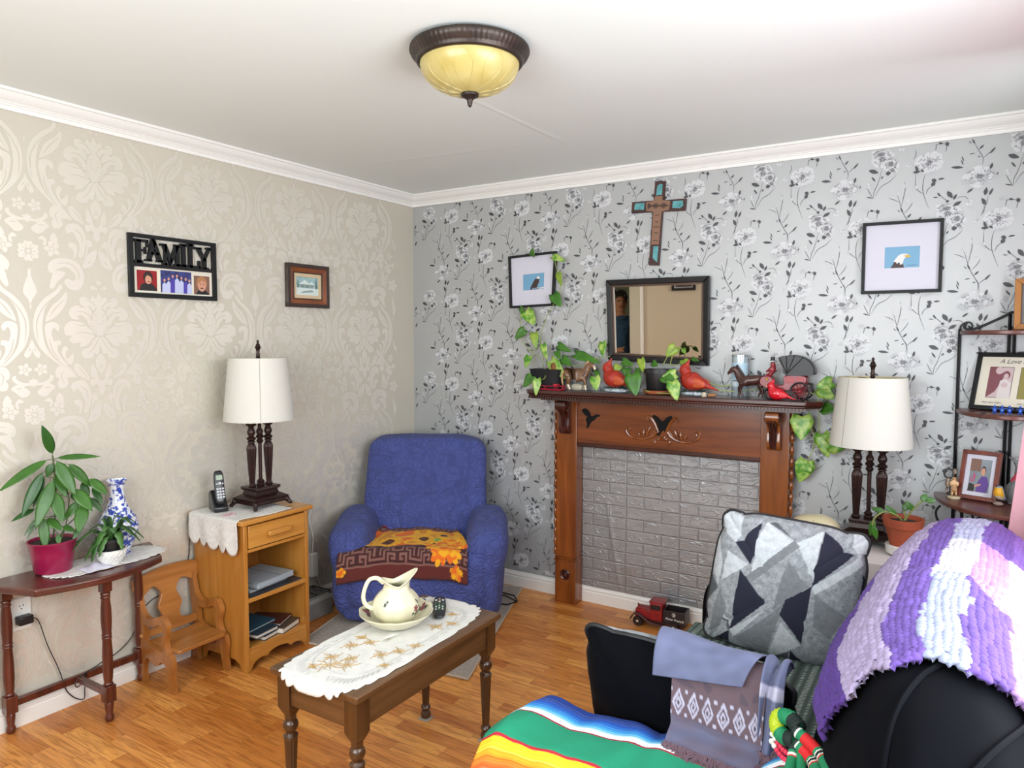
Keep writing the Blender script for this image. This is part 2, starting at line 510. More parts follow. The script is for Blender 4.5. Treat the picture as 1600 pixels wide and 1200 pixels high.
# crown moulding and baseboards: (distance from wall, height) profiles swept along each wall
CP = [(0, WB), (.009, WB), (.011, WB + .014), (.016, WB + .018), (.017, WB + .022), (.022, WB + .024), (.024, WB + .028), (.034, WB + .034), (.046, WB + .046), (.051, WB + .055), (.053, WB + .058), (.060, WB + .060), (.061, WB + .0705), (0, WB + .0705)]
BP = [(0, 0.0005), (.015, .0005), (.015, .058), (.0125, .061), (.0125, .066), (.0145, .068), (.0145, .075), (.010, .082), (.007, .091), (0, .091)]
def sweep(name, prof, a, b, nrm, mat, i0=0, i1=0):
    """sweep from a to b; nrm points into the room; i0/i1 = mitre factor at the ends"""
    a = Vector(a); b = Vector(b); d = (b - a).normalized(); n = Vector(nrm); v = []; k = len(prof)
    for e, s in ((a, i0), (b, -i1)):
        for q, z in prof:
            p = e + n * q + d * (q * s)
            v.append((p.x, p.y, z))
    f = [(i, (i + 1) % k, k + (i + 1) % k, k + i) for i in range(k)] + [tuple(range(k - 1, -1, -1)), tuple(range(k, 2 * k))]
    m = MB(); m.add(v, f)
    return struct(m.build(name, mat, ang=25))
g = .0006
sweep('trim_2', CP, (g, -g, 0), (g, YF, 0), (1, 0, 0), WHITE, 1, 0)
sweep('trim_3', CP, (g, -g, 0), (XR - g, -g, 0), (0, -1, 0), WHITE, 1, 1)
sweep('trim_4', CP, (XR - g, -g, 0), (XR - g, YF, 0), (-1, 0, 0), WHITE, 1, 0)
sweep('trim_5', CP, (g, YF + g, 0), (XR - g, YF + g, 0), (0, 1, 0), WHITE, 0, 0)
sweep('baseboard_left', BP, (g, -g, 0), (g, DY1 + .071, 0), (1, 0, 0), WHITE, 1, 0)
sweep('baseboard_back', BP, (g, -g, 0), (XR - g, -g, 0), (0, -1, 0), WHITE, 1, 1)
sweep('baseboard_right', BP, (XR - g, -g, 0), (XR - g, YF, 0), (-1, 0, 0), WHITE, 1, 0)
sweep('baseboard_front', BP, (g, YF + g, 0), (XR - g, YF + g, 0), (0, 1, 0), WHITE, 0, 0)

# ---------------------------------------------------------------- printed wallpapers
DM=[
[(-0.002,0.1196),(0.0122,0.0945),(0.0286,0.104),(0.0363,0.0873),(0.0593,0.1013),(0.077,0.0915),(0.0721,0.0677),(0.0521,0.0582),(0.0372,0.063),(0.023,0.0452),(0.0136,0.0547),(-0.0007,0.0503)],
[(0.0293,0.0359),(0.0432,0.0585),(0.0697,0.0557),(0.0838,0.0642),(0.107,0.0562),(0.1203,0.0331),(0.1087,0.0096),(0.0802,0.0073),(0.0855,0.0192),(0.0708,0.0256),(0.0539,0.0079),(0.0363,0.0052)],
[(-0.0006,0.049),(0.0233,0.0348),(0.0322,0.0053),(0.0521,0.0097),(0.0392,-0.0253),(0.0174,-0.0495),(0.0001,-0.0556)],
[(0.0429,-0.0284),(0.0633,-0.0086),(0.0863,-0.0018),(0.1091,0.0007),(0.1321,-0.0116),(0.1396,-0.0324),(0.1338,-0.0561),(0.1113,-0.059),(0.1222,-0.0769),(0.1067,-0.0889),(0.0778,-0.0861),(0.0813,-0.1011),(0.0549,-0.0984),(0.0333,-0.0741),(0.02,-0.0557)],
[(0.0088,-0.0606),(0.0305,-0.0802),(0.0433,-0.1046),(0.0672,-0.1134),(0.0767,-0.1345),(0.0627,-0.1499),(0.0359,-0.1475),(0.0233,-0.1294),(0.0115,-0.1357),(0.0012,-0.1019),(-0.0005,-0.0711)],
[(-0.0038,-0.1329),(0.015,-0.148),(0.0219,-0.1725),(0.0137,-0.1974),(-0.0028,-0.2105)],
[(0.0171,-0.2066),(0.031,-0.1753),(0.0403,-0.1842),(0.0404,-0.221),(0.0241,-0.234),(0.0452,-0.2392),(0.0402,-0.264),(0.0191,-0.2621),(0.011,-0.2905),(-0.0025,-0.3038),(-0.0044,-0.251),(0.0122,-0.2377)],
[(0.1485,0.1438),(0.166,0.1194),(0.205,0.0884),(0.233,0.0527),(0.2476,0.0122),(0.251,-0.0336),(0.2431,-0.0737),(0.2286,-0.1084),(0.2029,-0.1379),(0.1714,-0.168),(0.1495,-0.1775),(0.1814,-0.1442),(0.207,-0.1028),(0.2162,-0.0622),(0.2191,-0.0275),(0.2151,0.0072),(0.2055,0.0479),(0.1838,0.0807),(0.1554,0.1083),(0.1406,0.1326)],
[(0.1273,0.1157),(0.1508,0.0851),(0.1791,0.0605),(0.1994,0.025),(0.207,-0.0042),(0.1922,0.0019),(0.1642,0.0201),(0.1352,0.0563),(0.1226,0.0923)],
[(0.2091,-0.0187),(0.2081,-0.0622),(0.1964,-0.1088),(0.176,-0.1443),(0.144,-0.1777),(0.1298,-0.1752),(0.1485,-0.1509),(0.1694,-0.115),(0.1815,-0.0738),(0.1858,-0.0446),(0.177,-0.027),(0.1638,-0.0415),(0.1561,-0.0267),(0.1654,-0.0092),(0.187,-0.005)],
[(0.1908,-0.075),(0.179,-0.0797),(0.1569,-0.0768),(0.1519,-0.0916),(0.1632,-0.0974),(0.1666,-0.115),(0.1539,-0.1448),(0.1297,-0.1722),(0.1446,-0.1658),(0.166,-0.1416),(0.1828,-0.109)],
[(0.1411,-0.1006),(0.1273,-0.1096),(0.1365,-0.1274),(0.1317,-0.1513),(0.1082,-0.1279),(0.1081,-0.1579),(0.1213,-0.1743),(0.1455,-0.145),(0.1519,-0.1212)],
[(0.1782,-0.2031),(0.1663,-0.18),(0.1384,-0.1779),(0.1137,-0.1997),(0.0946,-0.2277),(0.1174,-0.2236),(0.1346,-0.2288),(0.1297,-0.247),(0.1416,-0.2643),(0.164,-0.2659),(0.1715,-0.2448),(0.1626,-0.2274),(0.1735,-0.224)],
[(0.1083,-0.1771),(0.0925,-0.1703),(0.0757,-0.186),(0.0589,-0.208),(0.0482,-0.239),(0.0657,-0.2321),(0.0886,-0.2201),(0.104,-0.2013)],
[(0.1216,-0.2594),(0.1067,-0.2422),(0.0719,-0.2409),(0.0493,-0.2696),(0.0438,-0.313),(0.0525,-0.3555),(0.0649,-0.3728),(0.0764,-0.3657),(0.0692,-0.3296),(0.0798,-0.2983),(0.0963,-0.273),(0.114,-0.2839)],
[(0.0433,-0.3007),(0.0265,-0.2988),(0.0182,-0.321),(0.0336,-0.3292),(0.044,-0.3685),(0.0514,-0.374),(0.0415,-0.3317)],
[(0.0024,-0.3378),(0.0283,-0.3482),(0.0472,-0.3744),(0.0604,-0.4101),(0.0304,-0.4069),(0.0114,-0.3838)],
[(0.1125,-0.3203),(0.0921,-0.3157),(0.0782,-0.335),(0.0854,-0.371),(0.0943,-0.3763),(0.0932,-0.346),(0.1073,-0.3358)],
[(0.1917,-0.4149),(0.1686,-0.3875),(0.1289,-0.3792),(0.0832,-0.3895),(0.0581,-0.4288),(0.0565,-0.466),(0.0755,-0.5007),(0.1106,-0.5024),(0.1325,-0.4754),(0.1205,-0.4587),(0.0977,-0.4674),(0.0883,-0.4501),(0.1077,-0.4237),(0.1303,-0.4153),(0.1589,-0.4273),(0.1818,-0.4427)],
[(0.1704,-0.435),(0.1479,-0.4315),(0.1254,-0.4369),(0.1375,-0.4567),(0.155,-0.4727),(0.1729,-0.5004),(0.1867,-0.4986),(0.1798,-0.4637)],
[(0.2456,-0.2756),(0.2291,-0.2592),(0.2123,-0.2426),(0.1909,-0.2496),(0.1804,-0.262),(0.1975,-0.2786),(0.2144,-0.2951),(0.2356,-0.2907)],
[(0.2469,-0.2408),(0.223,-0.2391),(0.2009,-0.2256),(0.1976,-0.2111),(0.1842,-0.2176),(0.1904,-0.2349),(0.2181,-0.251),(0.2446,-0.2496)],
[(0.2578,-0.0748),(0.2703,-0.1022),(0.2869,-0.1304),(0.2771,-0.1448),(0.2636,-0.1309),(0.2576,-0.1109)],
[(0.2519,0.1968),(0.265,0.1647),(0.2824,0.1129),(0.2681,0.0854),(0.2563,0.0717)],
[(0.2549,0.0661),(0.2612,0.0528),(0.2564,0.0416)],
[(0.2215,-0.3122),(0.2065,-0.3004),(0.1923,-0.3143),(0.1942,-0.3348),(0.2051,-0.3369),(0.2018,-0.3195),(0.2124,-0.3158)],
[(0.1745,-0.3245),(0.1793,-0.3035),(0.1647,-0.2837),(0.1516,-0.3054),(0.1523,-0.3262)],
]
DF= [(0.2291,-0.1894,0.026),(0.2559,-0.2403,0.017),(0.2554,-0.3647,0.0407),(0.1727,-0.3484,0.0317),(0.0008,0.1593,0.0113),(0.0243,0.1383,0.0113),(0.0108,0.1342,0.0068)]
DL= [[(0.001,-0.0618),(0.0413,-0.0497),(0.0704,-0.0438),(0.0938,-0.05)],[(0.0084,-0.0495),(0.0402,-0.0192),(0.0753,-0.0167),(0.0981,-0.011)],[(0.006,-0.068),(0.0254,-0.1048),(0.0502,-0.1319)],[(0.0076,0.0549),(0.0306,0.0815),(0.0598,0.0862)],[(0.0329,0.0175),(0.0616,0.0379),(0.0905,0.04)],[(0.233,-0.0853),(0.2391,-0.0392),(0.2347,0.0068),(0.2061,0.0595),(0.1611,0.1022)],[(0.1949,-0.068),(0.1858,-0.1148),(0.1599,-0.1565)],[(0.1918,0.0136),(0.1686,0.0492),(0.1341,0.0859)],[(0.057,-0.3182),(0.0616,-0.2812),(0.09,-0.2582)],[(0.1447,-0.1985),(0.1566,-0.2159),(0.1465,-0.2461)],[(0.093,-0.1824),(0.0706,-0.2075),(0.0567,-0.2294)],[(0.158,-0.4034),(0.1125,-0.3989),(0.0787,-0.4267),(0.0771,-0.4637)],[(0.0235,-0.3827),(0.0419,-0.3934)],[(0.271,-0.1193),(0.2627,-0.108)],[(0.0026,-0.173),(0.0059,-0.1977)],[(0.0249,-0.2556),(0.0104,-0.2719)],[(0.2184,-0.2598),(0.1968,-0.261)]]
FLV= [(-0.0232,0.0009,0.0222,-0.0046,0.0121),(0.1163,-0.0227,0.1232,0.0021,0.011),(0.0374,-0.1121,0.0603,-0.0941,0.0088),(0.1011,-0.1294,0.1062,-0.0956,0.0154),(0.1154,-0.1306,0.129,-0.1006,0.0099),(0.1047,-0.1697,0.0898,-0.1369,0.0121),(0.1394,-0.0506,0.1448,-0.037,0.0044),(0.3485,-0.0036,0.3774,-0.0015,0.0132),(0.3574,0.0254,0.3686,-0.0059,0.011),(0.3772,0.0051,0.3905,-0.0073,0.0088),(0.4431,-0.044,0.4686,-0.0414,0.0077),(0.4199,-0.0415,0.4381,-0.0516,0.0165),(0.4205,-0.0714,0.433,-0.051,0.0165),(0.3569,0.0936,0.3537,0.1185,0.0154),(0.1743,0.0273,0.2145,0.0104,0.0187),(0.2421,0.0029,0.2638,0.006,0.0187),(0.2031,-0.0263,0.186,-0.002,0.0077),(0.1682,-0.0902,0.1962,-0.0986,0.005),(0.225,-0.0175,0.2329,-0.0045,0.0066),(0.479,-0.0974,0.4995,-0.1289,0.0187),(0.5022,-0.1362,0.5142,-0.1121,0.011),(0.5028,-0.1614,0.5326,-0.1444,0.0154),(0.474,-0.1405,0.4881,-0.1386,0.0121),(0.4434,-0.0997,0.4551,-0.1182,0.0077),(0.4268,-0.1181,0.4474,-0.1201,0.0044),(0.3691,-0.2195,0.3885,-0.1953,0.0077),(0.3315,-0.1971,0.3481,-0.1803,0.0077),(0.316,-0.1737,0.3048,-0.1506,0.0066),(0.297,-0.2137,0.3184,-0.2099,0.0039),(0.3269,-0.2299,0.3374,-0.2252,0.0044),(0.4653,0.0983,0.4803,0.1033,0.0198),(0.442,0.1105,0.455,0.1034,0.0099),(0.3041,-0.1699,0.2931,-0.1578,0.0033),(0.0208,0.0048,0.0117,0.0288,0.0044),(0.2786,-0.2401,0.27,-0.2171,0.0044)]
FST= [[(0.1126,-0.1304),(0.1075,-0.1642),(0.0883,-0.2113)],[(0.0874,-0.0025),(0.0898,0.0257),(0.0719,0.0619),(0.054,0.0983)],[(0.3959,-0.0145),(0.3888,-0.0463),(0.3899,-0.0955),(0.415,-0.1687)],[(0.3591,-0.0048),(0.3604,-0.0651),(0.3767,-0.0887),(0.3953,-0.1014)],[(0.4256,-0.0665),(0.4078,-0.0809),(0.4005,-0.102)],[(0.3553,0.0938),(0.3574,0.0717),(0.3489,0.051)],[(0.4714,0.0949),(0.4685,0.0685)],[(0.1963,-0.1014),(0.1985,-0.0707),(0.2116,-0.0384),(0.2295,0.0321)],[(0.2017,-0.0935),(0.2257,-0.0511),(0.258,-0.0322),(0.2856,-0.0048)],[(0.1963,-0.1014),(0.1819,-0.0747),(0.1703,-0.051)],[(0.4497,-0.1068),(0.4654,-0.1246),(0.4862,-0.1427)],[(0.5162,-0.1295),(0.5311,-0.1256),(0.5486,-0.1299),(0.5692,-0.1611)],[(0.3493,-0.2841),(0.3483,-0.2344),(0.3317,-0.2054),(0.3121,-0.1651),(0.2976,-0.1139),(0.289,-0.0881)],[(0.3483,-0.2344),(0.3638,-0.2191),(0.3896,-0.1992)],[(0.3065,-0.1535),(0.3137,-0.1154),(0.3208,-0.072),(0.3174,-0.0386)],[(0.3204,-0.1768),(0.3411,-0.1511),(0.3513,-0.13)],[(0.2978,-0.125),(0.276,-0.1118),(0.2568,-0.1044)],[(0.4295,0.1004),(0.4472,0.1077),(0.4703,0.1004)],[(0.0092,0.0032),(-0.0024,-0.0042)],[(0.4344,0.1094),(0.43,0.0788)]]
FPB= [(0.0796,-0.0473,0.0616,0.0429,'p'),(0.4079,0.0302,0.0539,0.0462,'p'),(0.2287,0.0684,0.0462,0.0385,'l'),(0.2679,0.0166,0.0242,0.022,'l'),(0.4792,-0.169,0.044,0.0275,'l'),(0.5183,-0.2154,0.033,0.0341,'l'),(0.184,-0.0411,0.0165,0.0187,'s'),(0.289,-0.0881,0.0088,0.0077,'s'),(0.2818,-0.1318,0.0072,0.0066,'s'),(0.3179,-0.0607,0.0066,0.011,'s'),(0.2758,-0.1063,0.0066,0.0055,'s'),(0.3351,-0.1202,0.0077,0.0066,'s'),(0.3579,-0.0714,0.0088,0.0132,'s'),(0.5591,-0.1522,0.0165,0.0187,'s'),(0.1637,-0.1463,0.0132,0.0143,'s'),(0.3319,0.0311,0.0143,0.0121,'s')]

dm = MB()
PU, PV, UA = .5155, .628, .2578
for iy in range(-1, 7):
    for iz in range(-3, 2):
        yc = -2.003 + PU * (iy - 3 + 0) ; zc = 1.556 + PV * iz
        if yc > .3 or yc < -3.4: continue
        def mk(sg):
            return lambda p, off: (off + (.00012 if sg < 0 else 0), yc - sg * p[0], zc + p[1])
        def ok(pts, sg):
            return all(.092 < zc + p[1] < WB and -3.05 < yc - sg * p[0] < -.004 for p in pts)
        for sg in (1, -1):
            F = mk(sg)
            for ip, pl in enumerate(DM):
                q = cr(pl, 3, True)
                if ok(q, sg): dm.flat(q if sg < 0 else q[::-1], lambda p: F(p, .0006 + .000004 * ip))
            for x, y, r in DF:
                q = [(x + r * (.8 + .2 * cos(5 * a)) * cos(a), y + r * (.8 + .2 * cos(5 * a)) * sin(a)) for a in [2 * PI * i / 30 for i in range(30)]]
                if ok(q, sg): dm.flat(q if sg < 0 else q[::-1], lambda p: F(p, .00085 + .00001 * int(r * 100)))
                if r > .02:
                    for a in range(5):
                        b = a * 2 * PI / 5 + .6
                        q = [(x + r * k * cos(b), y + r * k * sin(b)) for k in (.25, .5, .75)]
                        if ok(q, sg): dm.stroke(q, .003, lambda p: F(p, .0011), 1)
                    q = [(x + r * .25 * cos(a), y + r * .25 * sin(a)) for a in [2 * PI * i / 13 for i in range(14)]]
                    if ok(q, sg): dm.stroke(q, .0025, lambda p: F(p, .0011), 1, False)
            for l in DL:
                q = cr(l, 4)
                if ok(q, sg): dm.stroke(q, .0042, lambda p: F(p, .0011), 1)
            for i in range(5):
                for k in range(3):
                    q = [(-.004 + .009 * i - k * .004 + (.004 if i % 2 else 0) + .010 * t, .035 - k * .018 - .012 * i * .4 - .008 * t * (1 if (i + k) % 2 else -1)) for t in (0, .5, 1)]
                    if q[0][0] >= 0 and ok(q, sg): dm.stroke(q, .0025, lambda p: F(p, .0011), 1)
struct(dm.build('wallpaper_print', [DP, DG], wlo))

fm = MB()
FD = M('floral_dark_ink', '#48494d', .55); FM_ = M('floral_mid_ink', '#6c6d71', .5); FW = M('floral_white_ink', '#c8cacc', .45); FS = M('floral_shade_ink', '#b2b4b6', .45)
rp = random.Random(5)
petals = []
def blossom(cx, cy, rx, ry, kind, bo=0):
    out = []
    if kind == 'p': rings = ((10, .80, .33, 0), (8, .52, .30, 1), (6, .26, .24, 2))
    elif kind == 'l': rings = ((8, .74, .34, 0), (6, .36, .30, 1))
    else: rings = ((4, .45, .5, 0),)
    for cnt, rad, sz, lay in rings:
        a0 = rp.random() * 6
        for i in range(cnt):
            a = a0 + i * 2 * PI / cnt + rp.uniform(-.2, .2); k = rad * rp.uniform(.85, 1.1)
            px, py = cx + rx * k * cos(a), cy + ry * k * sin(a)
            s = sz * rp.uniform(.8, 1.15); ph = rp.random() * 6
            pts = []
            for t in range(16):
                b = 2 * PI * t / 16
                w = s * (1 + .13 * sin(3 * b + ph) + .08 * sin(7 * b + ph))
                lx, ly = w * .78 * cos(b), w * sin(b)
                ox, oy = lx * cos(a) - ly * sin(a), lx * sin(a) + ly * cos(a)
                pts.append((px + ox * rx, py + oy * ry))
            out.append((pts, 2 if rp.random() < .68 else 3, .0006 + .0004 * lay + .0000015 * i + bo))
            b0 = rp.uniform(.3, 1.2)
            out.append(([pts[(t + 8) % 16] for t in range(-4, 5)], 1 if kind != 's' else 3, .00098 + .0004 * lay + bo * .2 + .0000011 * i, .0032))
            if kind != 's' and rp.random() < .85:
                out.append(([(px + (q[0] - px) * .55, py + (q[1] - py) * .55) for q in [pts[(t + 8) % 16] for t in range(-3, 3)]], 1, .00096 + .0004 * lay + bo * .2 + .0000013 * i, .0024))
    return out
BL = [b for k, a in enumerate(FPB) for b in blossom(*a, k * .00002)]
for ix in range(-2, 14):
    for iz in range(-5, 6):
        dx = .2565 * ix; dz = -.2605 * (ix % 2) + .521 * iz - .0
        def F(p, o): return (1.955 + p[0] + dx, -o, 2.214 + p[1] + dz)
        def ok(pts): return all(.003 < 1.955 + p[0] + dx < XR - .003 and .092 < 2.214 + p[1] + dz < WB for p in pts)
        dx -= .2565 * 6
        for il, l in enumerate(FST):
            q = cr(l, 4)
            if ok(q): fm.stroke(q, .0034, lambda p: F(p, .0004 + .000008 * il), 1)
        for il, (x0, y0, x1, y1, wd) in enumerate(FLV):
            q = []
            L = math.hypot(x1 - x0, y1 - y0); ex, ey = (x1 - x0) / L, (y1 - y0) / L
            for t, s in [(t, 1) for t in (0, .2, .45, .7, .9)] + [(t, -1) for t in (1, .9, .7, .45, .2)]:
                h = s * wd / 2 * (sin(PI * t ** .9)) if 0 < t < 1 else 0
                q.append((x0 + ex * L * t - ey * h, y0 + ey * L * t + ex * h))
            if ok(q): fm.flat(q, lambda p: F(p, .0021 + .000012 * il), 0)
        for b in BL:
            if not ok(b[0]): continue
            if len(b) == 3: fm.flat(b[0], lambda p: F(p, b[2]), b[1])
            else: fm.stroke(b[0], b[3], lambda p: F(p, b[2]), b[1])
struct(fm.build('wallpaper_print', [FD, FM_, FW, FS], wbo))
# ---------------------------------------------------------------- ceiling light
BRZ = M('dark_bronze', '#2f2724', .38, .55, bump=(40, .08, .002), var=(14, '#463a33', .5))
lx, ly = 1.685, -1.728
cl = thing('ceiling_light', 'round flush ceiling light with amber glass bowl and fluted bronze rim', 'ceiling light', (lx, ly, H))
b = MB(); b.lathe([(.02, -.0005), (.150, -.0005), (.170, -.004), (.187, -.010), (.190, -.018), (.184, -.030), (.174, -.040), (.168, -.046), (.168, -.050), (.164, -.054), (.158, -.056), (.152, -.052)], 216, flute=(72, .0035, -.042, -.012), cap=False)
b.build('rim', BRZ, cl, ang=60)
AMB = M('amber_glass', '#c4b67c', .3, spec=.4, var=(16, '#b09c56', .6), sss=.05, coat=.15, bump=(20, .12, .004))
BWL = [(.156, -.050), (.155, -.062), (.150, -.077), (.140, -.094), (.124, -.111), (.100, -.126), (.070, -.137), (.035, -.143), (.012, -.145)]
b = MB(); b.lathe(BWL, 72, cap=False)
for k in range(9):
    a = k * 2 * PI / 9 + .3
    for s in (-1, 1):
        pts = []
        for t in range(9):
            tt = t / 8; ph = tt * 1.15 + .15; aa = a + s * (.26 * sin(PI * tt) * (1 - .3 * tt))
            f_ = .6 + 6.6 * tt; i_ = min(len(BWL) - 2, int(f_)); k_ = f_ - i_
            rr = BWL[i_][0] * (1 - k_) + BWL[i_ + 1][0] * k_; zz = BWL[i_][1] * (1 - k_) + BWL[i_ + 1][1] * k_
            pts.append((rr * cos(aa), rr * sin(aa), zz - .0))
        b.tube(pts, .0016, 5)
    pts = []
b.build('glass_bowl', AMB, cl, ang=60)
b = MB(); b.lathe([(.0, -.136), (.026, -.141), (.029, -.146), (.028, -.152), (.018, -.157), (.012, -.161), (.009, -.165), (.0085, -.172), (.006, -.181), (.003, -.185), (0, -.186)], 24)
b.build('finial', BRZ, cl)

# ---------------------------------------------------------------- console table
RED = wood('mahogany', '#6a3122', '#3e1710', 'z', .3, 1, .35)
REDY = wood('mahogany_top', '#653225', '#3c1a13', 'y', .32, 1, .35)
ct = thing('console_table', 'dark red half-octagon wood console table with turned legs under the potted plants', 'table', (.15, -2.155, 0))
b = MB()
top = [(.022, -2.488), (.272, -2.405)] + [(.272 + .062 * sin(PI * t / 8) , -2.405 + .48 * t / 8) for t in range(1, 8)] + [(.268, -1.925), (.045, -1.835), (.022, -1.835)]
b.prism(top, .568, .596, 'xy'); b.build('tabletop', REDY, ct, True, bevel=.006, seg=3)
def leg_prof(h):
    return [(.012, 0), (.015, .006), (.017, .014), (.015, .024), (.012, .03), (.0155, .055), (.0165, .072), (.012, .080)], [(.012, .144), (.018, .150), (.014, .157), (.0165, .17), (.019, .21), (.0185, .27), (.016, .325), (.019, .333), (.015, .338), (.019, .343), (.0165, .35), (.0195, .40), (.0185, .45), (.015, .485), (.019, .492), (.015, .498), (.019, .505), (.0165, .512)]
for (px_, py_) in ((.036, -2.402), (.040, -1.900), (.262, -2.156)):
    b = MB(); lo, hi = leg_prof(0)
    b.lathe(lo, 18, c=(px_, py_, 0)); b.lathe(hi, 18, c=(px_, py_, 0))
    b.cbox((px_, py_, .112), (.040, .040, .066)); b.cbox((px_, py_, .541), (.036, .036, .054))
    b.build('leg', RED, ct, True, bevel=.002)
b = MB(); b.box(.026, .044, -2.382, -1.920, .098, .126); b.build('stretcher', RED, ct, True, bevel=.002)
b = MB(); b.box(.044, .242, -2.167, -2.145, .100, .122); b.build('stretcher', RED, ct, True, bevel=.002)

LACE = M('white_lace', '#e4e2de', .85, var=(60, '#cfcdc9', .4), bump=(180, .5, .002))
def doily(name, cx, cy, a, bb, z, label, rot=0, nsc=26, mat=LACE, dep=.06):
    m = MB(); n = nsc * 6; rings = [0, .3, .55, .75, .86, .94, 1.0]
    v = [(cx, cy, z + .0025)]; f = []
    for k, q in enumerate(rings[1:]):
        for i in range(n):
            t = 2 * PI * i / n
            sc_ = 1 + (dep * (abs(sin(t * nsc / 2)) - .5) if q > .8 else 0)
            e = .62
            x = a * q * sc_ * math.copysign(abs(cos(t)) ** e, cos(t)); y = bb * q * sc_ * math.copysign(abs(sin(t)) ** e, sin(t))
            x, y = rot2((x, y), rot)
            v.append((cx + x, cy + y, z + .0022 + .0012 * sin(7 * t + 3 * q) * q))
    for i in range(n): f.append((0, 1 + i, 1 + (i + 1) % n))
    for k in range(len(rings) - 2):
        for i in range(n):
            if k == len(rings) - 4 and (i // 3) % 2 == 0 and i % 6 == 0: continue
            f.append((1 + k * n + i, 1 + (k + 1) * n + i, 1 + (k + 1) * n + (i + 1) % n, 1 + k * n + (i + 1) % n))
    m.add(v, f)
    o = m.build(name, mat, None, True, loc=(cx, cy, z), solid=.0014, off=1)
    return tag(o, label, 'doily')
doily('lace_doily', .152, -2.09, .105, .225, .5965, 'white lace doily under the plants on the dark red console table', .0, 30)

# magenta pot plant
SOIL = M('potting_soil', '#2a1d15', .95, bump=(90, .8, .006))
GR = M('leaf_green', '#2c5a1e', .38, var=(14, '#204a18', .5), spec=.5, sss=.0)
GR2 = M('leaf_olive', '#3f6e22', .38, var=(18, '#2c571b', .5))
PX, PY, PZ = .105, -2.265, .6005
pt = thing('potted_plant', 'tall plant with long glossy drooping leaves in a magenta pot', 'plant', (PX, PY, PZ))
MAG = M('magenta_plastic', '#8c1440', .3, spec=.5, coat=.2)
b = MB(); b.lathe([(.0, .0), (.060, .0), (.064, .006), (.073, .07), (.080, .112), (.084, .116), (.084, .120), (.079, .120), (.076, .108), (.0, .108)], 40, cap=False); b.build('pot', MAG, pt)
b = MB(); b.ell((0, 0, .1085), (.075, .075, .008), 24, 6); b.build('soil', SOIL, pt)
RV = Vector((.418, .908, 0)); HV = Vector((.908, -.418, 0))
def pl(X, Y, d=0): return RV * ((X - 360) * .00044) + Vector((0, 0, (1148 - Y) * .000523)) + HV * d
stems = MB(); fol = MB()
TIP = pl(388, 300, .02)
main = cr([pl(362, 960, .0), pl(385, 780, .0), pl(400, 560, .01), TIP], 6)
stems.tube([tuple(q) for q in main], .0030, 6)
for s in ([(400, 950), (450, 850), (540, 770), (600, 690)], [(350, 950), (330, 820), (300, 760)], [(420, 940), (470, 800), (495, 640), (480, 560)], [(400, 950), (400, 880)]):
    stems.tube(cr([tuple(pl(x, y, .01)) for x, y in s], 5), .0024, 6)
LV1 = [(388, 290, 330, 75, 92, 0, .03, 1), (420, 325, 735, 308, 66, .0, .03, 0), (345, 333, -2, 492, 88, .0, .05, 0), (415, 338, 548, 585, 120, .03, .05, 0), (500, 372, 675, 548, 95, .01, .0, 0), (655, 492, 788, 610, 92, .02, .03, 0), (312, 418, 142, 712, 92, .0, .02, 1),
 (320, 455, 228, 665, 62, -.01, .0, 1), (385, 475, 238, 790, 112, .03, .07, 0), (395, 438, 482, 605, 85, .01, .02, 0), (388, 555, 440, 765, 104, .03, .07, 0), (382, 355, 338, 455, 70, .02, .0, 1), (535, 555, 665, 705, 118, .03, .06, 0), (600, 520, 645, 640, 70, -.01, 0, 1), (650, 640, 748, 748, 62, .0, .0, 1),
 (675, 570, 752, 692, 64, -.01, .0, 1), (605, 670, 548, 850, 112, .03, .07, 0), (575, 645, 438, 775, 74, .02, .02, 0), (245, 680, 78, 730, 54, .0, .02, 1), (300, 740, 312, 960, 82, .03, .05, 0), (330, 755, 435, 835, 84, .02, .03, 0), (245, 755, 158, 858, 22, .0, .0, 1), (240, 790, 178, 885, 22, .0, .0, 1), (440, 825, 528, 855, 60, .02, .03, 0), (595, 815, 505, 930, 56, .01, .02, 1), (405, 868, 408, 940, 46, .04, .04, 0), (520, 600, 560, 660, 60, -.02, -.02, 1)]
for x0, y0, x1, y1, wd, d0, d1, k in LV1:
    p0 = pl(x0, y0, d0); p1 = pl(x1, y1, d1 + .02); d = p1 - p0
    up = HV * .8 + Vector((0, 0, .75)) - d.normalized() * .2
    fol.leaf(p0, d, up, d.length, wd * .00043, 'lance', k, curl=.10, fold=.22, n=10)
    q = min(main, key=lambda c: (Vector(c) - p0).length)
    if (Vector(q) - p0).length < .07: stems.tube([q, tuple(p0)], .0013, 5)
stems.build('stems', M('plant_stem', '#4c5a35', .6), pt); fol.build('foliage', [GR2, GR], pt, solid=.0006)

# small fern-like plant in a black pot standing in a white bowl
BX, BY = .205, -2.098
wbw = thing('white_bowl', 'white embossed ceramic bowl holding a small black plant pot', 'bowl', (BX, BY, .6005))
b = MB(); b.lathe([(0, 0), (.030, 0), (.033, .004), (.045, .022), (.053, .045), (.055, .058), (.052, .059), (.049, .045), (.040, .022), (.0, .010)], 48, cap=False)
for k in range(20):
    for s in (1, -1):
        a0 = k * PI / 10
        b.tube([((.0345 + .0195 * math.sin(t * PI / 2) + .0005) * cos(a0 + s * t * .6), (.0345 + .0195 * math.sin(t * PI / 2) + .0005) * sin(a0 + s * t * .6), .006 + .044 * t) for t in [i / 6 for i in range(7)]], .0011, 4)
b.build('bowl', M('white_ceramic', '#e9e8e4', .3, coat=.3), wbw)
sp = thing('potted_plant', 'small bushy plant with toothed leaves in a black plastic pot', 'plant', (BX, BY, .612))
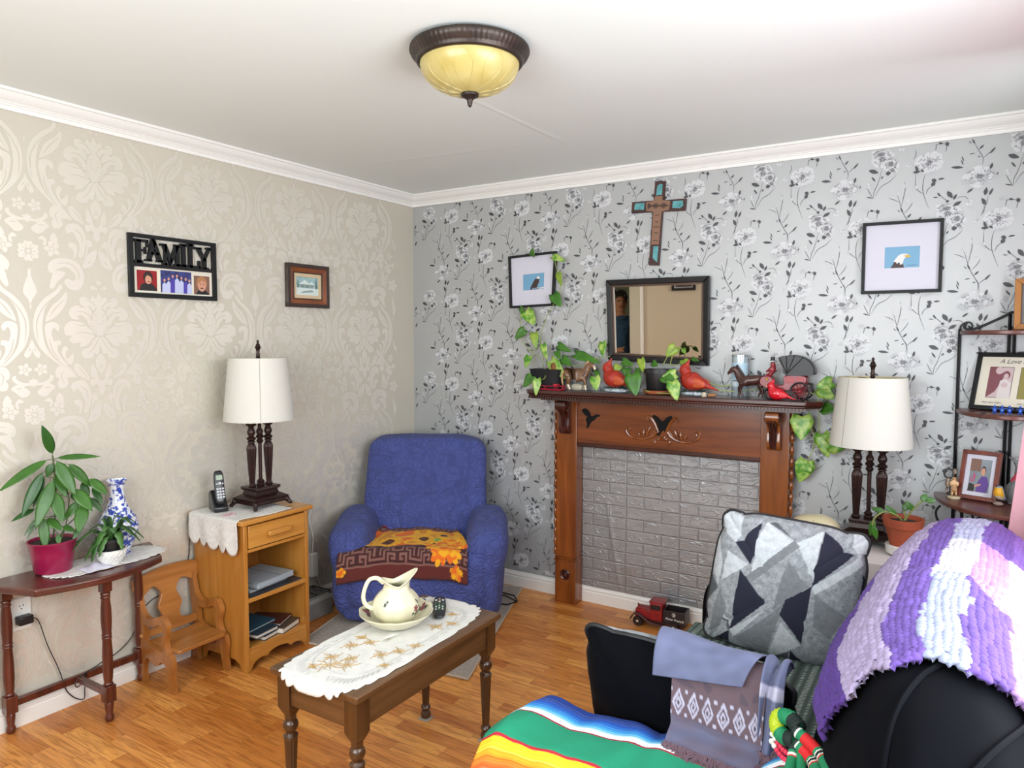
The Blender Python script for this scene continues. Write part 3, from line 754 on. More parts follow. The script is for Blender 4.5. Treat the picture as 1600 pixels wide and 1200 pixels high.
b = MB(); b.lathe([(.0, .0), (.034, .0), (.043, .078), (.0455, .079), (.0455, .090), (.042, .090), (.041, .080), (0, .078)], 32, cap=False); b.build('pot', M('black_plastic', '#16171a', .4), sp)
b = MB(); b.ell((0, 0, .080), (.040, .040, .006), 20, 6); b.build('soil', SOIL, sp)
b = MB()
FR = [(490, 990, .02), (530, 935, -.01), (592, 1055, .04), (642, 1065, .05), (700, 1030, .06), (640, 860, -.03), (735, 775, 0), (772, 765, .01), (855, 748, .01), (915, 795, .0), (1005, 838, -.01), (1058, 945, .03), (1028, 965, .03), (965, 830, .03), (560, 905, .02), (820, 870, .05), (690, 950, .05), (880, 1000, .06), (745, 860, .03), (960, 905, .05)]
for x, y, d in FR:
    a = RV * ((x - 800) * .00044) + Vector((0, 0, .082 + (935 - y) * .00052)) + HV * d
    s = Vector((RND.uniform(-.012, .012), RND.uniform(-.012, .012), .080))
    mid = (s + a) / 2 + Vector((0, 0, .035 + .02 * RND.random()))
    pts = cr([tuple(s), tuple(mid), tuple(a)], 7)
    v = []; n = len(pts)
    dr = (a - s); sd = dr.cross(Vector((0, 0, 1)))
    sd = sd.normalized() if sd.length > 1e-4 else RV
    for i, p in enumerate(pts):
        t = i / (n - 1); wv = .013 * (sin(PI * (t * .85 + .1))) * (1 + .45 * (i % 2))
        for k in (-1, 0, 1): v.append(Vector(p) + sd * (wv * k) + Vector((0, 0, .004 * abs(k))))
    b.add(v, [q for i in range(n - 1) for q in ((i * 3, i * 3 + 1, i * 3 + 4, i * 3 + 3), (i * 3 + 1, i * 3 + 2, i * 3 + 5, i * 3 + 4))], RND.choice((0, 0, 1)))
b.build('foliage', [M('fern_green', '#527a3c', .5, var=(20, '#365e2a', .5)), M('fern_dark', '#355a2a', .5)], sp, solid=.0005)

# blue and white vase
va = thing('vase', 'blue and white porcelain vase with flared rim behind the small plant', 'vase', (.092, -2.005, .6005))
b = MB()
vp = cr([(.040, .0), (.042, .006), (.050, .03), (.071, .075), (.0775, .105), (.068, .145), (.044, .185), (.030, .222), (.027, .25), (.027, .275), (.032, .292), (.039, .303)], 5)
b.lathe(vp, 48, cap=False); b.lathe([(.039, .303), (.0385, .305), (.033, .296), (.025, .276), (.022, .24)], 48, cap=False); b.add([(.04 * cos(i * PI / 12), .04 * sin(i * PI / 12), .001) for i in range(24)], [tuple(range(24))])
b.build('body', M('painted_porcelain', '#e6eaf2', .18, var=(62, '#2b44a6', .08), coat=.5), va)
for z, r, t in ((.0, .0424, .004), (.288, .0312, .005), (.150, .0668, .0015)):
    b = MB(); b.lathe([(r, z), (r + .0009, z + t / 2), (r, z + t)], 48, cap=False)
    b.build('painted_band', M('cobalt_blue', '#26409c', .2, coat=.5), va)
# crumpled napkin lying on the doily
b = MB()
b.grid(16, 12, lambda u, v: (.17 + .085 * v + .006 * sin(9 * u), -2.215 + .10 * u, .6025 + .012 * sin(PI * u) * sin(PI * v) * (1 + .5 * sin(11 * u + 4 * v)) + .001))
tag(b.build('napkin', M('lilac_cloth', '#c9c7d6', .8), None, True, loc=(.2, -2.165, .6), solid=.002, off=1), 'crumpled pale lilac napkin between the magenta pot and the bowl', 'napkin')

# ---------------------------------------------------------------- socket, adapter and its cable
so = thing('wall_socket', 'white double wall socket behind the console table leg', 'socket', (.0008, -2.338, .432))
b = MB(); b.box(.0008, .006, -2.374, -2.303, .371, .494); b.build('cover_plate', M('white_plastic', '#ddddd8', .35), so, True, bevel=.003)
for zc in (.461, .404):
    b = MB(); b.prism([(-2.338 + .017 * cos(a) * 1.0, zc + max(-.014, min(.014, .018 * sin(a)))) for a in [i * PI / 12 for i in range(24)]], .006, .0078, 'yz')
    for dy in (-.006, .006): b.box(.0078, .0082, -2.338 + dy - .0012, -2.338 + dy + .0012, zc, zc + .008, 1)
    b.box(.0078, .0082, -2.3405, -2.3355, zc - .010, zc - .006, 1)
    b.build('receptacle', [MATS['white_plastic'], M('slot_black', '#15120f', .6)], so, True)
ad = thing('power_adapter', 'small black power adapter plugged into the wall socket', 'adapter', (.03, -2.34, .41))
b = MB(); b.box(.0085, .046, -2.362, -2.312, .398, .430); b.build('adapter_body', M('black_plastic', '#16171a', .4), ad, True, bevel=.004)
CO = [(.03, -2.312, .414), (.026, -2.288, .39), (.022, -2.258, .282), (.02, -2.222, .177), (.02, -2.199, .088), (.022, -2.19, .063), (.026, -2.165, .03), (.03, -2.134, .015), (.026, -2.128, .05), (.055, -2.133, .128), (.055, -2.150, .1), (.055, -2.168, .085), (.055, -2.178, .10), (.055, -2.16, .122), (.052, -2.13, .131), (.030, -2.079, .131), (.012, -2.045, .132), (.012, -1.985, .147), (.012, -1.919, .193), (.006, -1.876, .278), (.006, -1.822, .324), (.006, -1.755, .347), (.008, -1.650, .44), (.008, -1.632, .55), (.012, -1.638, .64), (.02, -1.640, .672)]
b = MB(); b.tube(cr(CO, 6), .0021, 6); b.build('cable', M('black_cable', '#1b1a1c', .5), ad, True)

# ---------------------------------------------------------------- child's chair
OAK = wood('honey_pine', '#b5763a', '#94581f', 'z', .36, .8, .25, .35); OAKY = wood('honey_pine_cross', '#bd7f42', '#9a6027', 'y', .36, .8, .25, .35)
ch = thing('child_chair', "child's honey-coloured wooden armchair with a vase-shaped splat back", 'chair', (.16, -1.765, 0))
CY0, CY1 = -1.905, -1.625
post = cr([(.030, 0), (.030, .09), (.044, .18), (.032, .27), (.018, .36), (.022, .41), (.040, .415), (.055, .36), (.074, .29), (.084, .22), (.10, .18), (.235, .165)], 4) + cr([(.235, .165), (.27, .160), (.283, .12), (.275, .06), (.290, .0005)], 4) + cr([(.258, .0005), (.246, .06), (.236, .11), (.20, .118), (.17, .095), (.135, .10), (.10, .115), (.075, .085), (.070, .04), (.078, .0005)], 4) + [(.030, .0005)]
arm = cr([(.055, .335), (.085, .300), (.12, .290), (.155, .298), (.185, .312), (.222, .312), (.246, .285), (.247, .255), (.236, .225), (.238, .195), (.255, .155), (.225, .150), (.214, .19), (.212, .225), (.222, .255), (.215, .275), (.19, .280), (.16, .266), (.12, .258), (.085, .262), (.062, .29)], 3, True)
for y in (CY0, CY1 - .022):
    b = MB(); b.prism(post, y, y + .022, 'xz'); b.prism(arm, y - .001, y + .023, 'xz')
    b.build('side_panel', OAK, ch, True, bevel=.004)
b = MB()
crest = cr([(-.150, .385), (-.155, .425), (-.135, .448), (0, .470), (.135, .462), (.150, .44), (.148, .40), (.128, .378), (.095, .392), (.070, .400), (.048, .386), (.036, .355), (.048, .325), (.056, .298), (.042, .265), (.044, .238), (.075, .222), (.128, .222), (.128, .192), (-.128, .192), (-.128, .222), (-.075, .222), (-.044, .238), (-.042, .265), (-.056, .298), (-.048, .325), (-.036, .355), (-.048, .380), (-.070, .395), (-.095, .382), (-.128, .362)], 4, True)
tb = Matrix.Translation((.070, -1.765, .0)) @ Matrix.Shear('XY', 4, (0, 0)) 
b.prism(crest, -.009, .009, 'yz')
b.v = [(.068 + p[0] - (p[2] - .19) * .16, -1.765 + p[1], p[2]) for p in b.v]
b.build('backrest', OAKY, ch, True, bevel=.004)
b = MB(); b.prism([(.085, -1.882), (.285, -1.882), (.295, -1.870), (.295, -1.660), (.285, -1.648), (.085, -1.648)], .165, .182); b.build('seat', OAKY, ch, True, bevel=.004)

# ---------------------------------------------------------------- nightstand
NS = wood('golden_maple', '#c78a3e', '#a96a22', 'z', .33, .7, .3, .35); NSY = wood('golden_maple_cross', '#cf9446', '#b0722a', 'y', .33, .7, .3, .3); NSD = wood('golden_maple_inside', '#9a6026', '#7c4a1a', 'z', .4, .7, .2, .35)
ns = thing('nightstand', 'golden maple nightstand with one drawer and two open shelves', 'nightstand', (.2, -1.43, 0))
A0, A1, XF = -1.617, -1.252, .382
for y in (A0, A1 - .019):
    b = MB(); b.prism([(.022, .0005), (.075, .0005), (.085, .03), (.12, .045), (.30, .045), (.335, .03), (.345, .0005), (XF, .0005), (XF, .667), (.022, .667)], y, y + .019, 'xz'); b.build('side_panel', NS, ns, True, bevel=.002)
b = MB(); b.box(.012, .398, -1.637, -1.232, .667, .688); b.build('top', NSY, ns, True, bevel=.005, seg=3)
b = MB(); b.box(.022, .034, A0 + .019, A1 - .019, .05, .667); b.build('back_panel', NSD, ns, True)
for z, t in ((.312, .019), (.088, .019)):
    b = MB(); b.box(.034, XF - .003, A0 + .019, A1 - .019, z, z + t); b.build('shelf', NSY, ns, True, bevel=.0015)
b = MB(); b.box(.034, XF, A0 + .019, A1 - .019, .540, .553); b.build('rail', NSY, ns, True)
b = MB(); ap = [(A0 + .019, .0005), (A0 + .024, .0005)] + cr([(A0 + .030, .012), (A0 + .05, .036), (A0 + .09, .046), (A0 + .115, .040), (A0 + .135, .055), (-1.4345, .062), (A1 - .135, .055), (A1 - .115, .040), (A1 - .09, .046), (A1 - .05, .036), (A1 - .030, .012)], 4) + [(A1 - .024, .0005), (A1 - .019, .0005), (A1 - .019, .088), (A0 + .019, .088)]
b.prism(ap, XF - .016, XF - .001, 'yz'); b.build('apron', NSY, ns, True, bevel=.0015)
b = MB(); b.box(.06, XF + .004, A0 + .024, A1 - .024, .558, .658); dr = b.build('drawer', NSY, ns, True, bevel=.002)
b = MB(); b.box(XF + .004, XF + .026, -1.497, -1.372, .596, .618); b.build('pull', NSY, dr, True, bevel=.004)
# embroidered cloth on the nightstand, hanging over its side
b = MB()
def dz(u, v):
    x = .03 + .34 * u
    s = v * .47
    edge = .012 * abs(sin(u * PI * 6))
    if s < .30:
        y = -1.332 - s; z = .6895 + .0012 * sin(20 * u) * sin(14 * v)
        x = x + .01 * sin(8 * v)
        return (x, y, z)
    k = (s - .30)
    if k < .012: return (x, -1.632 - k, .6895 - k * .4)
    dn = (k - .012) * (.58 + .26 * abs(sin(u * PI * 5)) ** .55 * min(1, (k - .012) / .12) + .15 * u)
    return (x + .004 * sin(13 * u), -1.6435 - .004 * sin(17 * u + 1) * min(1, k * 10) - .0015, .684 - dn)
b.grid(60, 40, dz)
b.build
nc = tag(b.build('lace_cloth', LACE, None, True, loc=(.2, -1.48, .689), solid=.0014, off=0), 'white cutwork cloth with scalloped edge draped over the nightstand', 'doily')
b = MB()
for k in range(7):
    for q in range(5):
        a = q * 2 * PI / 5 + k
        cx, cy = .24 + .016 * cos(k * 2.4) * (k > 0), -1.585 + .016 * sin(k * 2.4) * (k > 0) * 1.6
        b.tube([(cx + .007 * cos(a), cy + .007 * sin(a), .6915), (cx + .0085 * cos(a + .7), cy + .0085 * sin(a + .7), .6915)], .0013, 5)
b.build('embroidery', M('pink_thread', '#c98a94', .8), nc, True)

# cordless phone in its cradle
BK = M('phone_black', '#17191c', .3, coat=.2)
TP = Matrix.Translation((.118, -1.555, .692)) @ Matrix.Rotation(-.35, 4, 'Z')
cd = thing('phone_cradle', 'black charging cradle on the nightstand, behind the cordless handset', 'phone cradle', (.118, -1.555, .692))
b = MB(); b.prism([(-.035, 0), (.062, 0), (.062, .022), (.045, .035), (-.012, .095), (-.035, .080)], -.032, .032, 'xz', T=Matrix.Rotation(-.35, 4, 'Z')); b.build('cradle', BK, cd, bevel=.006, seg=3)
ph = thing('cordless_phone', 'black cordless handset with small screen standing upright on the nightstand', 'phone', (.118, -1.555, .722))
TH = Matrix.Rotation(-.35, 4, 'Z') @ Matrix.Translation((.043, 0, .006)) @ Matrix.Rotation(-.28, 4, 'Y')
b = MB(); b.ell((.011, 0, .075), (.012, .024, .078), 24, 14, e=.5, T=TH, fn=lambda x, y, z: (x, y * (1 - .10 * (1 - z * z)), z)); hs = b.build('handset', BK, ph)
b = MB(); b.add([TH @ Vector((.0238, y, z)) for y, z in ((-.014, .108), (.014, .108), (.014, .13), (-.014, .13))], [(0, 1, 2, 3)]); b.build('screen', M('lcd_screen', '#8fa08a', .2), ph)
b = MB()
for r in range(4):
    for c in range(3): b.cbox((.0236, (c - 1) * .012, .028 + r * .013), (.003, .008, .0075), T=TH)
b.cbox((.0240, 0, .092), (.003, .011, .010), T=TH); b.cbox((.0238, -.013, .090), (.003, .006, .006), T=TH); b.cbox((.0238, .013, .090), (.003, .006, .006), T=TH)
b.build('keypad', M('key_grey', '#c3c6c9', .4), ph)

# ---------------------------------------------------------------- pair of table lamps
LD = M('lamp_bronze', '#241715', .33, .35, var=(22, '#38211d', .5), bump=(70, .1, .002)); LS = M('lamp_shade_linen', '#cfcdc5', .8, sss=.15, bump=(240, .08, .0006)); LSI = M('lamp_shade_lining', '#c4bb97', .7)
def lamp(name, label, loc, rz):
    t = thing(name, label, 'table lamp', loc, rz, 'pair of bronze column table lamps')
    b = MB()
    def plate(x, y, z0, z1, x1, y1, n=1):
        v = [(-x, -y, z0), (x, -y, z0), (x, y, z0), (-x, y, z0), (-x1, -y1, z1), (x1, -y1, z1), (x1, y1, z1), (-x1, y1, z1)]
        b.add(v, [(3, 2, 1, 0), (4, 5, 6, 7), (0, 1, 5, 4), (1, 2, 6, 5), (2, 3, 7, 6), (3, 0, 4, 7)])
    plate(.094, .080, .020, .040, .094, .080); plate(.097, .083, .040, .045, .097, .083); plate(.094, .080, .045, .060, .070, .054); plate(.066, .050, .060, .080, .060, .044); plate(.066, .050, .080, .092, .070, .054); plate(.072, .056, .092, .097, .070, .054)
    for k in range(15):
        for s in (-1, 1): b.ell((-.066 + k * .0094, s * .0555, .0885), (.0046, .003, .0055), 6, 4)
        for s in (-1, 1): b.ell((-.088 + k * .0126, s * .0815, .030), (.0055, .003, .006), 6, 4)
    b.build('base', LD, t, bevel=.002)
    for sx in (-1, 1):
        for sy in (-1, 1):
            f = MB(); f.ell((sx * .090, sy * .076, .026), (.014, .014, .014), 10, 8); f.tube([(sx * .090, sy * .076, .026), (sx * .097, sy * .083, .014), (sx * .102, sy * .088, .006)], [.013, .010, .009], 8); f.ell((sx * .101, sy * .087, .0085), (.011, .011, .008), 10, 6)
            f.build('foot', LD, t)
    pr = cr([(.016, .097), (.018, .102), (.0135, .108), (.0135, .115), (.019, .20), (.0225, .265), (.0225, .285), (.014, .303)], 3) + [(.012, .306), (.018, .309), (.018, .313), (.012, .316), (.020, .322), (.021, .328), (.016, .334), (.011, .337), (.013, .340), (.019, .352), (.018, .362), (.012, .376), (.014, .383), (.023, .389), (.025, .394), (.020, .397), (.008, .397)]
    for s in (-1, 1):
        f = MB(); f.lathe(pr, 48, flute=(16, .0028, .11, .297), c=(s * .048, 0, 0)); f.build('column', LD, t)
        f = MB(); f.lathe([(.010, .397), (.010, .425), (0, .425)], 16, c=(s * .048, 0, 0)); f.build('candle_sleeve', M('candle_sleeve', '#d9cda0', .6), t)
    f = MB(); f.lathe([(.017, .097), (.019, .104), (.014, .110), (.019, .118), (.012, .126), (.0085, .13), (.0085, .30), (.013, .303), (.0165, .312), (.011, .321), (.018, .328), (.019, .334), (.012, .342), (.017, .352), (.014, .364), (.008, .372), (.008, .70), (.005, .72)], 20); f.build('center_rod', LD, t)
    f = MB(); n = 64
    f.lathe([(.1615, .415), (.1335, .702)], n, cap=False); f.lathe([(.132, .702), (.160, .415)], n, 1, cap=False)
    f.lathe([(.1625, .412), (.1625, .418)], n, cap=False); f.lathe([(.1345, .699), (.1345, .705)], n, cap=False)
    sh = f.build('shade', [LS, LSI], t)
    f = MB(); a = -2.2 ; f.tube([(.1622 * cos(a), .1622 * sin(a), .416), (.1342 * cos(a), .1342 * sin(a), .702)], .0009, 4); f.build('seam', M('seam_thread', '#8f8b7c', .8), sh)
    f = MB()
    for k in range(3):
        a = k * 2 * PI / 3; f.tube([(0, 0, .695), (.132 * cos(a), .132 * sin(a), .698)], .0018, 5)
    f.lathe([(.014, .690), (.014, .698)], 12)
    f.build('shade_spider', LD, t)
    f = MB(); f.lathe([(.006, .70), (.012, .706), (.008, .712), (.010, .722), (.007, .728), (.009, .745), (.013, .752), (.016, .754), (.012, .757), (.009, .768), (.004, .774), (.0065, .780), (.005, .786), (0, .790)], 18); f.build('finial', LD, t)
    return t
lamp('table_lamp', 'bronze column lamp with cream shade standing on the golden nightstand', (.212, -1.387, .692), PI / 2)
lamp('table_lamp', 'bronze column lamp with cream shade beside the fireplace, behind the sofa', (2.705, -.215, .621), 0)

# ---------------------------------------------------------------- things on the nightstand shelves
def slab(name, label, cat, c, d, rz, mats, parts=(), bev=.002, group=None):
    t = thing(name, label, cat, c, rz, group)
    return t
SIL = M('silver_plastic', '#a9b6bf', .35, .3)
b = MB(); b.cbox((0, 0, .0025), (.27, .30, .005)); tag(b.build('magazine', M('dark_magazine', '#3b3f48', .4, var=(18, '#20232a', .4)), loc=(.235, -1.437, .3315), rotz=.05), 'dark magazine lying flat under the silver player on the upper shelf', 'magazine')
nb = thing('notebook', 'grey spiral notebook under the silver player', 'notebook', (.235, -1.455, .3375), .08)
b = MB(); b.cbox((0, 0, .006), (.19, .22, .012)); b.build('pages', M('notebook_grey', '#a8adb2', .5), nb, bevel=.001)
b = MB()
for k in range(20): b.tube([(.10 + .006 * cos(a), -.1 + k * .0105, .006 + .007 * sin(a)) for a in [i * PI / 5 for i in range(10)]], .0008, 4, closed=True)
b.build('spiral', M('steel_wire', '#9a9a9a', .3, .9), nb)
dv = thing('portable_player', 'silver-blue portable disc player on the upper nightstand shelf', 'disc player', (.25, -1.435, .352), .10)
b = MB(); b.cbox((0, 0, .010), (.215, .225, .018)); b.build('base', SIL, dv, bevel=.004)
b = MB(); b.cbox((0, 0, .024), (.213, .222, .009)); b.box(-.105, .105, .03, .0325, .0284, .0292, 1); b.box(.0, .004, -.05, -.01, .0284, .0289, 2); lid = b.build('lid', [SIL, M('groove_grey', '#5d666d', .5), M('logo_silver', '#dfe6ea', .3, .6)], dv, bevel=.003)
PAGE = M('book_pages', '#e3dfd3', .8, bump=(300, .3, .001), stretch=(1, 1, 14))
def book(label, c, rz, L, W, T, col, z, name='book', group='books on the lower nightstand shelf'):
    t = thing(name, label, 'book', (c[0], c[1], z), rz, group)
    b = MB(); b.cbox((-.002, 0, T / 2), (L - .006, W - .006, T - .004)); b.build('pages', PAGE, t)
    m = M('cover_' + col, '#' + col, .4)
    b = MB(); b.cbox((0, 0, .001), (L, W, .002)); b.cbox((0, 0, T - .001), (L, W, .002)); b.cbox((-L / 2 + .001, 0, T / 2), (.002, W, T)); b.build('cover', m, t)
    return t
book('thick white-paged book at the bottom right of the lower shelf', (.265, -1.372, 0), .30, .20, .14, .026, '4a4038', .1075)
book('thin dark book with white edge under the teal folder', (.255, -1.46, 0), .18, .21, .135, .020, '2b3036', .1075)
book('small dark red and black book on the book pile', (.24, -1.382, 0), .45, .18, .13, .013, '4a2622', .1345)
book('white book in the middle of the pile on the lower shelf', (.262, -1.492, 0), .12, .20, .135, .018, '2a3d4a', .1285)
book('dark teal folder on top of the books', (.195, -1.488, 0), .15, .235, .17, .010, '2c5468', .148, 'folder')

# ---------------------------------------------------------------- between nightstand and armchair
gb = thing('storage_box', 'grey cardboard box on the floor between nightstand and armchair', 'box', (.097, -1.0, 0))
b = MB(); b.box(.022, .168, -1.105, -.90, .0005, .085); b.build('box_body', M('grey_card', '#8f8d8a', .7, var=(10, '#777573', .4)), gb, True, bevel=.003)
b = MB(); b.box(.018, .172, -1.109, -.896, .086, .108); b.build('lid', M('grey_card_lid', '#a19f9b', .7), gb, True, bevel=.003)
wr_ = MB()
for k in range(6): wr_.tube([(.03 + .026 * k, -1.10, .125), (.03 + .026 * k, -.91, .125)], .0025, 5)
for y in (-1.10, -1.0, -.91):
    wr_.tube([(.03, y, .125), (.16, y, .125)], .003, 5)
for x in (.03, .16):
    for y in (-1.10, -.91): wr_.tube([(x, y, .126), (x, y, .1095)], .003, 5)
tag(wr_.build('wire_rack', M('black_wire', '#1c1b1b', .4, .5), None, True, loc=(.097, -1.0, .108)), 'black wire rack lying on the grey box', 'rack')
ps = thing('extension_lead', 'white extension lead hanging down the wall behind the nightstand', 'extension lead', (.03, -.91, .3))
b = MB(); b.tube(cr([(.03, -1.235, .66), (.03, -1.10, .62), (.03, -.925, .575), (.03, -.93, .50), (.03, -.905, .40), (.03, -.912, .31)], 6), .003, 6); b.tube(cr([(.03, -.89, .20), (.034, -.875, .15), (.05, -.86, .10), (.09, -.84, .02), (.10, -.80, .004)], 5), .003, 6); b.build('cable', M('white_cable', '#d9d6d2', .5), ps, True)
b = MB(); b.box(.010, .042, -.925, -.880, .175, .305); b.build('socket_block', MATS['white_plastic'], ps, True, bevel=.004)

# ---------------------------------------------------------------- pictures on the damask wall
BLK = M('black_frame', '#18191b', .5, spec=.3)
ff = thing('photo_frame', 'black frame with cut-out word FAMILY above three small photos', 'picture frame', (.0015, -1.669, 1.80))
Y0, Y1, Z0, Z1 = -1.880, -1.458, 1.665, 1.937
b = MB(); t_ = .018
for q in ((Y0, Y1, Z1 - .016, Z1), (Y0, Y1, Z0, Z0 + .020), (Y0, Y0 + .021, Z0 + .02, Z1 - .016), (Y1 - .021, Y1, Z0 + .02, Z1 - .016), (Y0 + .021, Y1 - .021, 1.797, 1.812)): b.box(.0015, t_, *q)
b.build('frame', BLK, ff, True, bevel=.0015)
def letters(mb, F):
    def r(u0, u1, z0, z1): F([(u0, z0), (u1, z0), (u1, z1), (u0, z1)])
    r(.030, .052, 0, .098); r(.022, .060, .0, .012); r(.024, .085, .090, .102); r(.052, .074, .050, .060); r(.078, .086, .070, .102); r(.069, .076, .040, .070)         # F
    F([(.078, .012), (.097, .012), (.118, .085), (.124, .085), (.108, .112), (.100, .105)]); F([(.100, .112), (.116, .112), (.152, .012), (.128, .012)]); F([(.095, .040), (.135, .040), (.132, .052), (.098, .052)]); r(.070, .102, .010, .018); r(.122, .160, .010, .018)   # A
    F([(.150, .090), (.172, .090), (.196, .028), (.188, .0)]); F([(.232, .092), (.212, .092), (.184, .018), (.192, .0)]); r(.160, .170, .0, .085); r(.214, .234, .0, .09); r(.142, .172, .084, .094); r(.208, .244, .086, .096); r(.150, .180, .0, .010); r(.206, .244, .0, .010)   # M
    r(.246, .264, .0, .100); r(.238, .272, .092, .104); r(.238, .272, .0, .010)   # I
    r(.280, .298, -.002, .110); r(.272, .306, .096, .106); r(.274, .338, -.002, .010); r(.328, .338, .0, .034)  # L
    F([(.318, .092), (.340, .092), (.366, .045), (.356, .032)]); F([(.396, .096), (.380, .096), (.352, .040), (.362, .032)]); r(.350, .370, -.004, .045); r(.308, .346, .086, .096); r(.370, .402, .090, .100); r(.338, .382, -.004, .006)  # Y
b = MB()
letters(b, lambda q: b.prism([(Y0 + .004 + u * .99, 1.8125 + z) for u, z in q], .003, .0165, 'yz'))
b.build('lettering', BLK, ff, True)
b = MB(); b.box(.002, .007, Y0 + .021, Y1 - .021, Z0 + .02, 1.797); b.build('mat_board', M('cream_mat', '#dcd6c6', .7), ff, True)
SK = M('photo_skin', '#c9927a', .6); HR = M('photo_hair', '#2b1c18', .6); HR2 = M('photo_hair_fair', '#a8774f', .6)
def ellp(cy, cz, ry, rz, n=20): return [(cy + ry * cos(2 * PI * i / n), cz + rz * sin(2 * PI * i / n)) for i in range(n)]
def photo(y0, y1, z0, z1, mats, shapes, parent, x=.0075, name='photo'):
    m = MB(); m.box(x - .0005, x, y0, y1, z0, z1, 0)
    for i, (q, k) in enumerate(shapes):
        w_, h_ = y1 - y0, z1 - z0
        q = [(y0 + min(1, max(0, u)) * w_, z0 + min(1, max(0, v)) * h_) for u, v in q]
        m.flat(q, lambda p: (x + .00015 * (i + 1), p[0], p[1]), k)
    return m.build(name, mats, parent, True)
photo(-1.843, -1.752, 1.695, 1.783, [M('photo_red', '#8e1b20', .4), HR, SK, M('photo_dark', '#1d1a1c', .5)], [([(.1, 0), (.2, .3), (.45, .4), (.75, .35), (.95, .15), (1, 0)], 3), (ellp(.55, .66, .24, .30), 1), (ellp(.56, .55, .16, .22), 2), ([(.34, .8), (.5, .95), (.74, .8), (.7, .68), (.5, .78), (.4, .6)], 1), (ellp(.58, .45, .07, .02), 3)], ff)
photo(-1.735, -1.585, 1.692, 1.790, [M('photo_blue', '#3c4585', .4, var=(60, '#1e2148', .3)), M('photo_pale', '#b9bfe0', .5), M('photo_violet', '#4b3fa0', .5), SK], [q for i, (u, h) in enumerate(((.12, .55), (.25, .62), (.38, .75), (.52, .78), (.66, .70), (.80, .66), (.92, .6))) for q in (([(u - .08, 0), (u - .07, h - .2), (u, h - .08), (u + .07, h - .2), (u + .08, 0)], 1 if i % 3 != 2 else 2), (ellp(u, h, .035, .07, 12), 3))], ff)
photo(-1.573, -1.492, 1.692, 1.778, [M('photo_brown', '#7c5a4c', .4), HR2, SK, M('photo_dark', '#1d1a1c', .5)], [([(.1, 0), (.3, .25), (.7, .25), (.9, .1), (1, 0)], 3), (ellp(.5, .62, .34, .36), 1), (ellp(.5, .50, .26, .34), 2), ([(.2, .75), (.45, .98), (.8, .8), (.78, .66), (.5, .76), (.3, .6)], 1), (ellp(.5, .34, .10, .03), 3), (ellp(.4, .56, .03, .03), 3), (ellp(.6, .56, .03, .03), 3)], ff)

sp_ = thing('painting', 'small snowy cottage picture in a brown wooden frame', 'painting', (.0015, -.90, 1.77))
Y0, Y1, Z0, Z1 = -1.043, -.752, 1.655, 1.886
b = MB()
def fr4(y0, y1, z0, z1, w_, x0, x1, mat=0, slope=0):
    for (p, q) in (((y0, z0), (y1, z0)), ((y1, z0), (y1, z1)), ((y1, z1), (y0, z1)), ((y0, z1), (y0, z0))):
        cx, cz = (y0 + y1) / 2, (z0 + z1) / 2
        inn = lambda a: (a[0] + (w_ if a[0] < cx else -w_), a[1] + (w_ if a[1] < cz else -w_))
        a, c = p, q; ai, ci = inn(p), inn(q)
        v = [(x0, *a), (x0, *c), (x0, *ci), (x0, *ai), (x1 , *a), (x1, *c), (x1 - slope, *ci), (x1 - slope, *ai)]
        b.add(v, [(0, 3, 2, 1), (4, 5, 6, 7), (0, 1, 5, 4), (1, 2, 6, 5), (2, 3, 7, 6), (3, 0, 4, 7)], mat)
fr4(Y0, Y1, Z0, Z1, .020, .0015, .026, 0); fr4(Y0 + .02, Y1 - .02, Z0 + .02, Z1 - .02, .024, .0015, .024, 1, .008); fr4(Y0 + .044, Y1 - .044, Z0 + .044, Z1 - .044, .005, .0015, .019, 0)
b.build('frame', [M('walnut_dark', '#33201a', .35, coat=.3), M('frame_orange', '#8a4a22', .32, coat=.4, var=(9, '#6b3517', .5))], sp_, True, bevel=.001)
b = MB(); fr4(Y0 + .049, Y1 - .049, Z0 + .049, Z1 - .049, .018, .0015, .013, 0); b.build('liner', M('linen_liner', '#cdb795', .8), sp_, True)
photo(Y0 + .067, Y1 - .067, Z0 + .067, Z1 - .067, [M('winter_sky', '#a9c4c4', .5, var=(70, '#86a6a8', .4)), M('winter_house', '#8a9d99', .6), M('winter_snow', '#cfdcd8', .6), M('winter_tree', '#5f7a78', .6)],
      [([(0, 0), (1, 0), (1, .45), (.6, .5), (.3, .42), (0, .48)], 2), ([(.18, .4), (.62, .4), (.62, .62), (.18, .62)], 1), ([(.12, .6), (.4, .85), (.68, .6)], 2), ([(.6, .4), (.8, .4), (.8, .6), (.6, .6)], 1), ([(.55, .6), (.7, .78), (.86, .6)], 2), ([(.05, .4), (.1, .9), (.15, .4)], 3), ([(.84, .38), (.91, .95), (.98, .38)], 3), (ellp(.3, .48, .04, .05, 8), 3), (ellp(.5, .48, .04, .05, 8), 3), ([(.2, .1), (.8, .2), (.7, .3), (.3, .2)], 1)], sp_, .008, 'canvas')
b = MB(); b.lathe([(.0018, 0), (.0018, .008), (.003, .0085), (.003, .0095), (0, .0095)], 10, T=Matrix.Translation((.0008, -.578, 1.776)) @ Matrix.Rotation(PI / 2, 4, 'Y')); tag(b.build('nail', M('nail_steel', '#4a4440', .4, .6)), 'lone small nail left in the damask wall', 'nail')
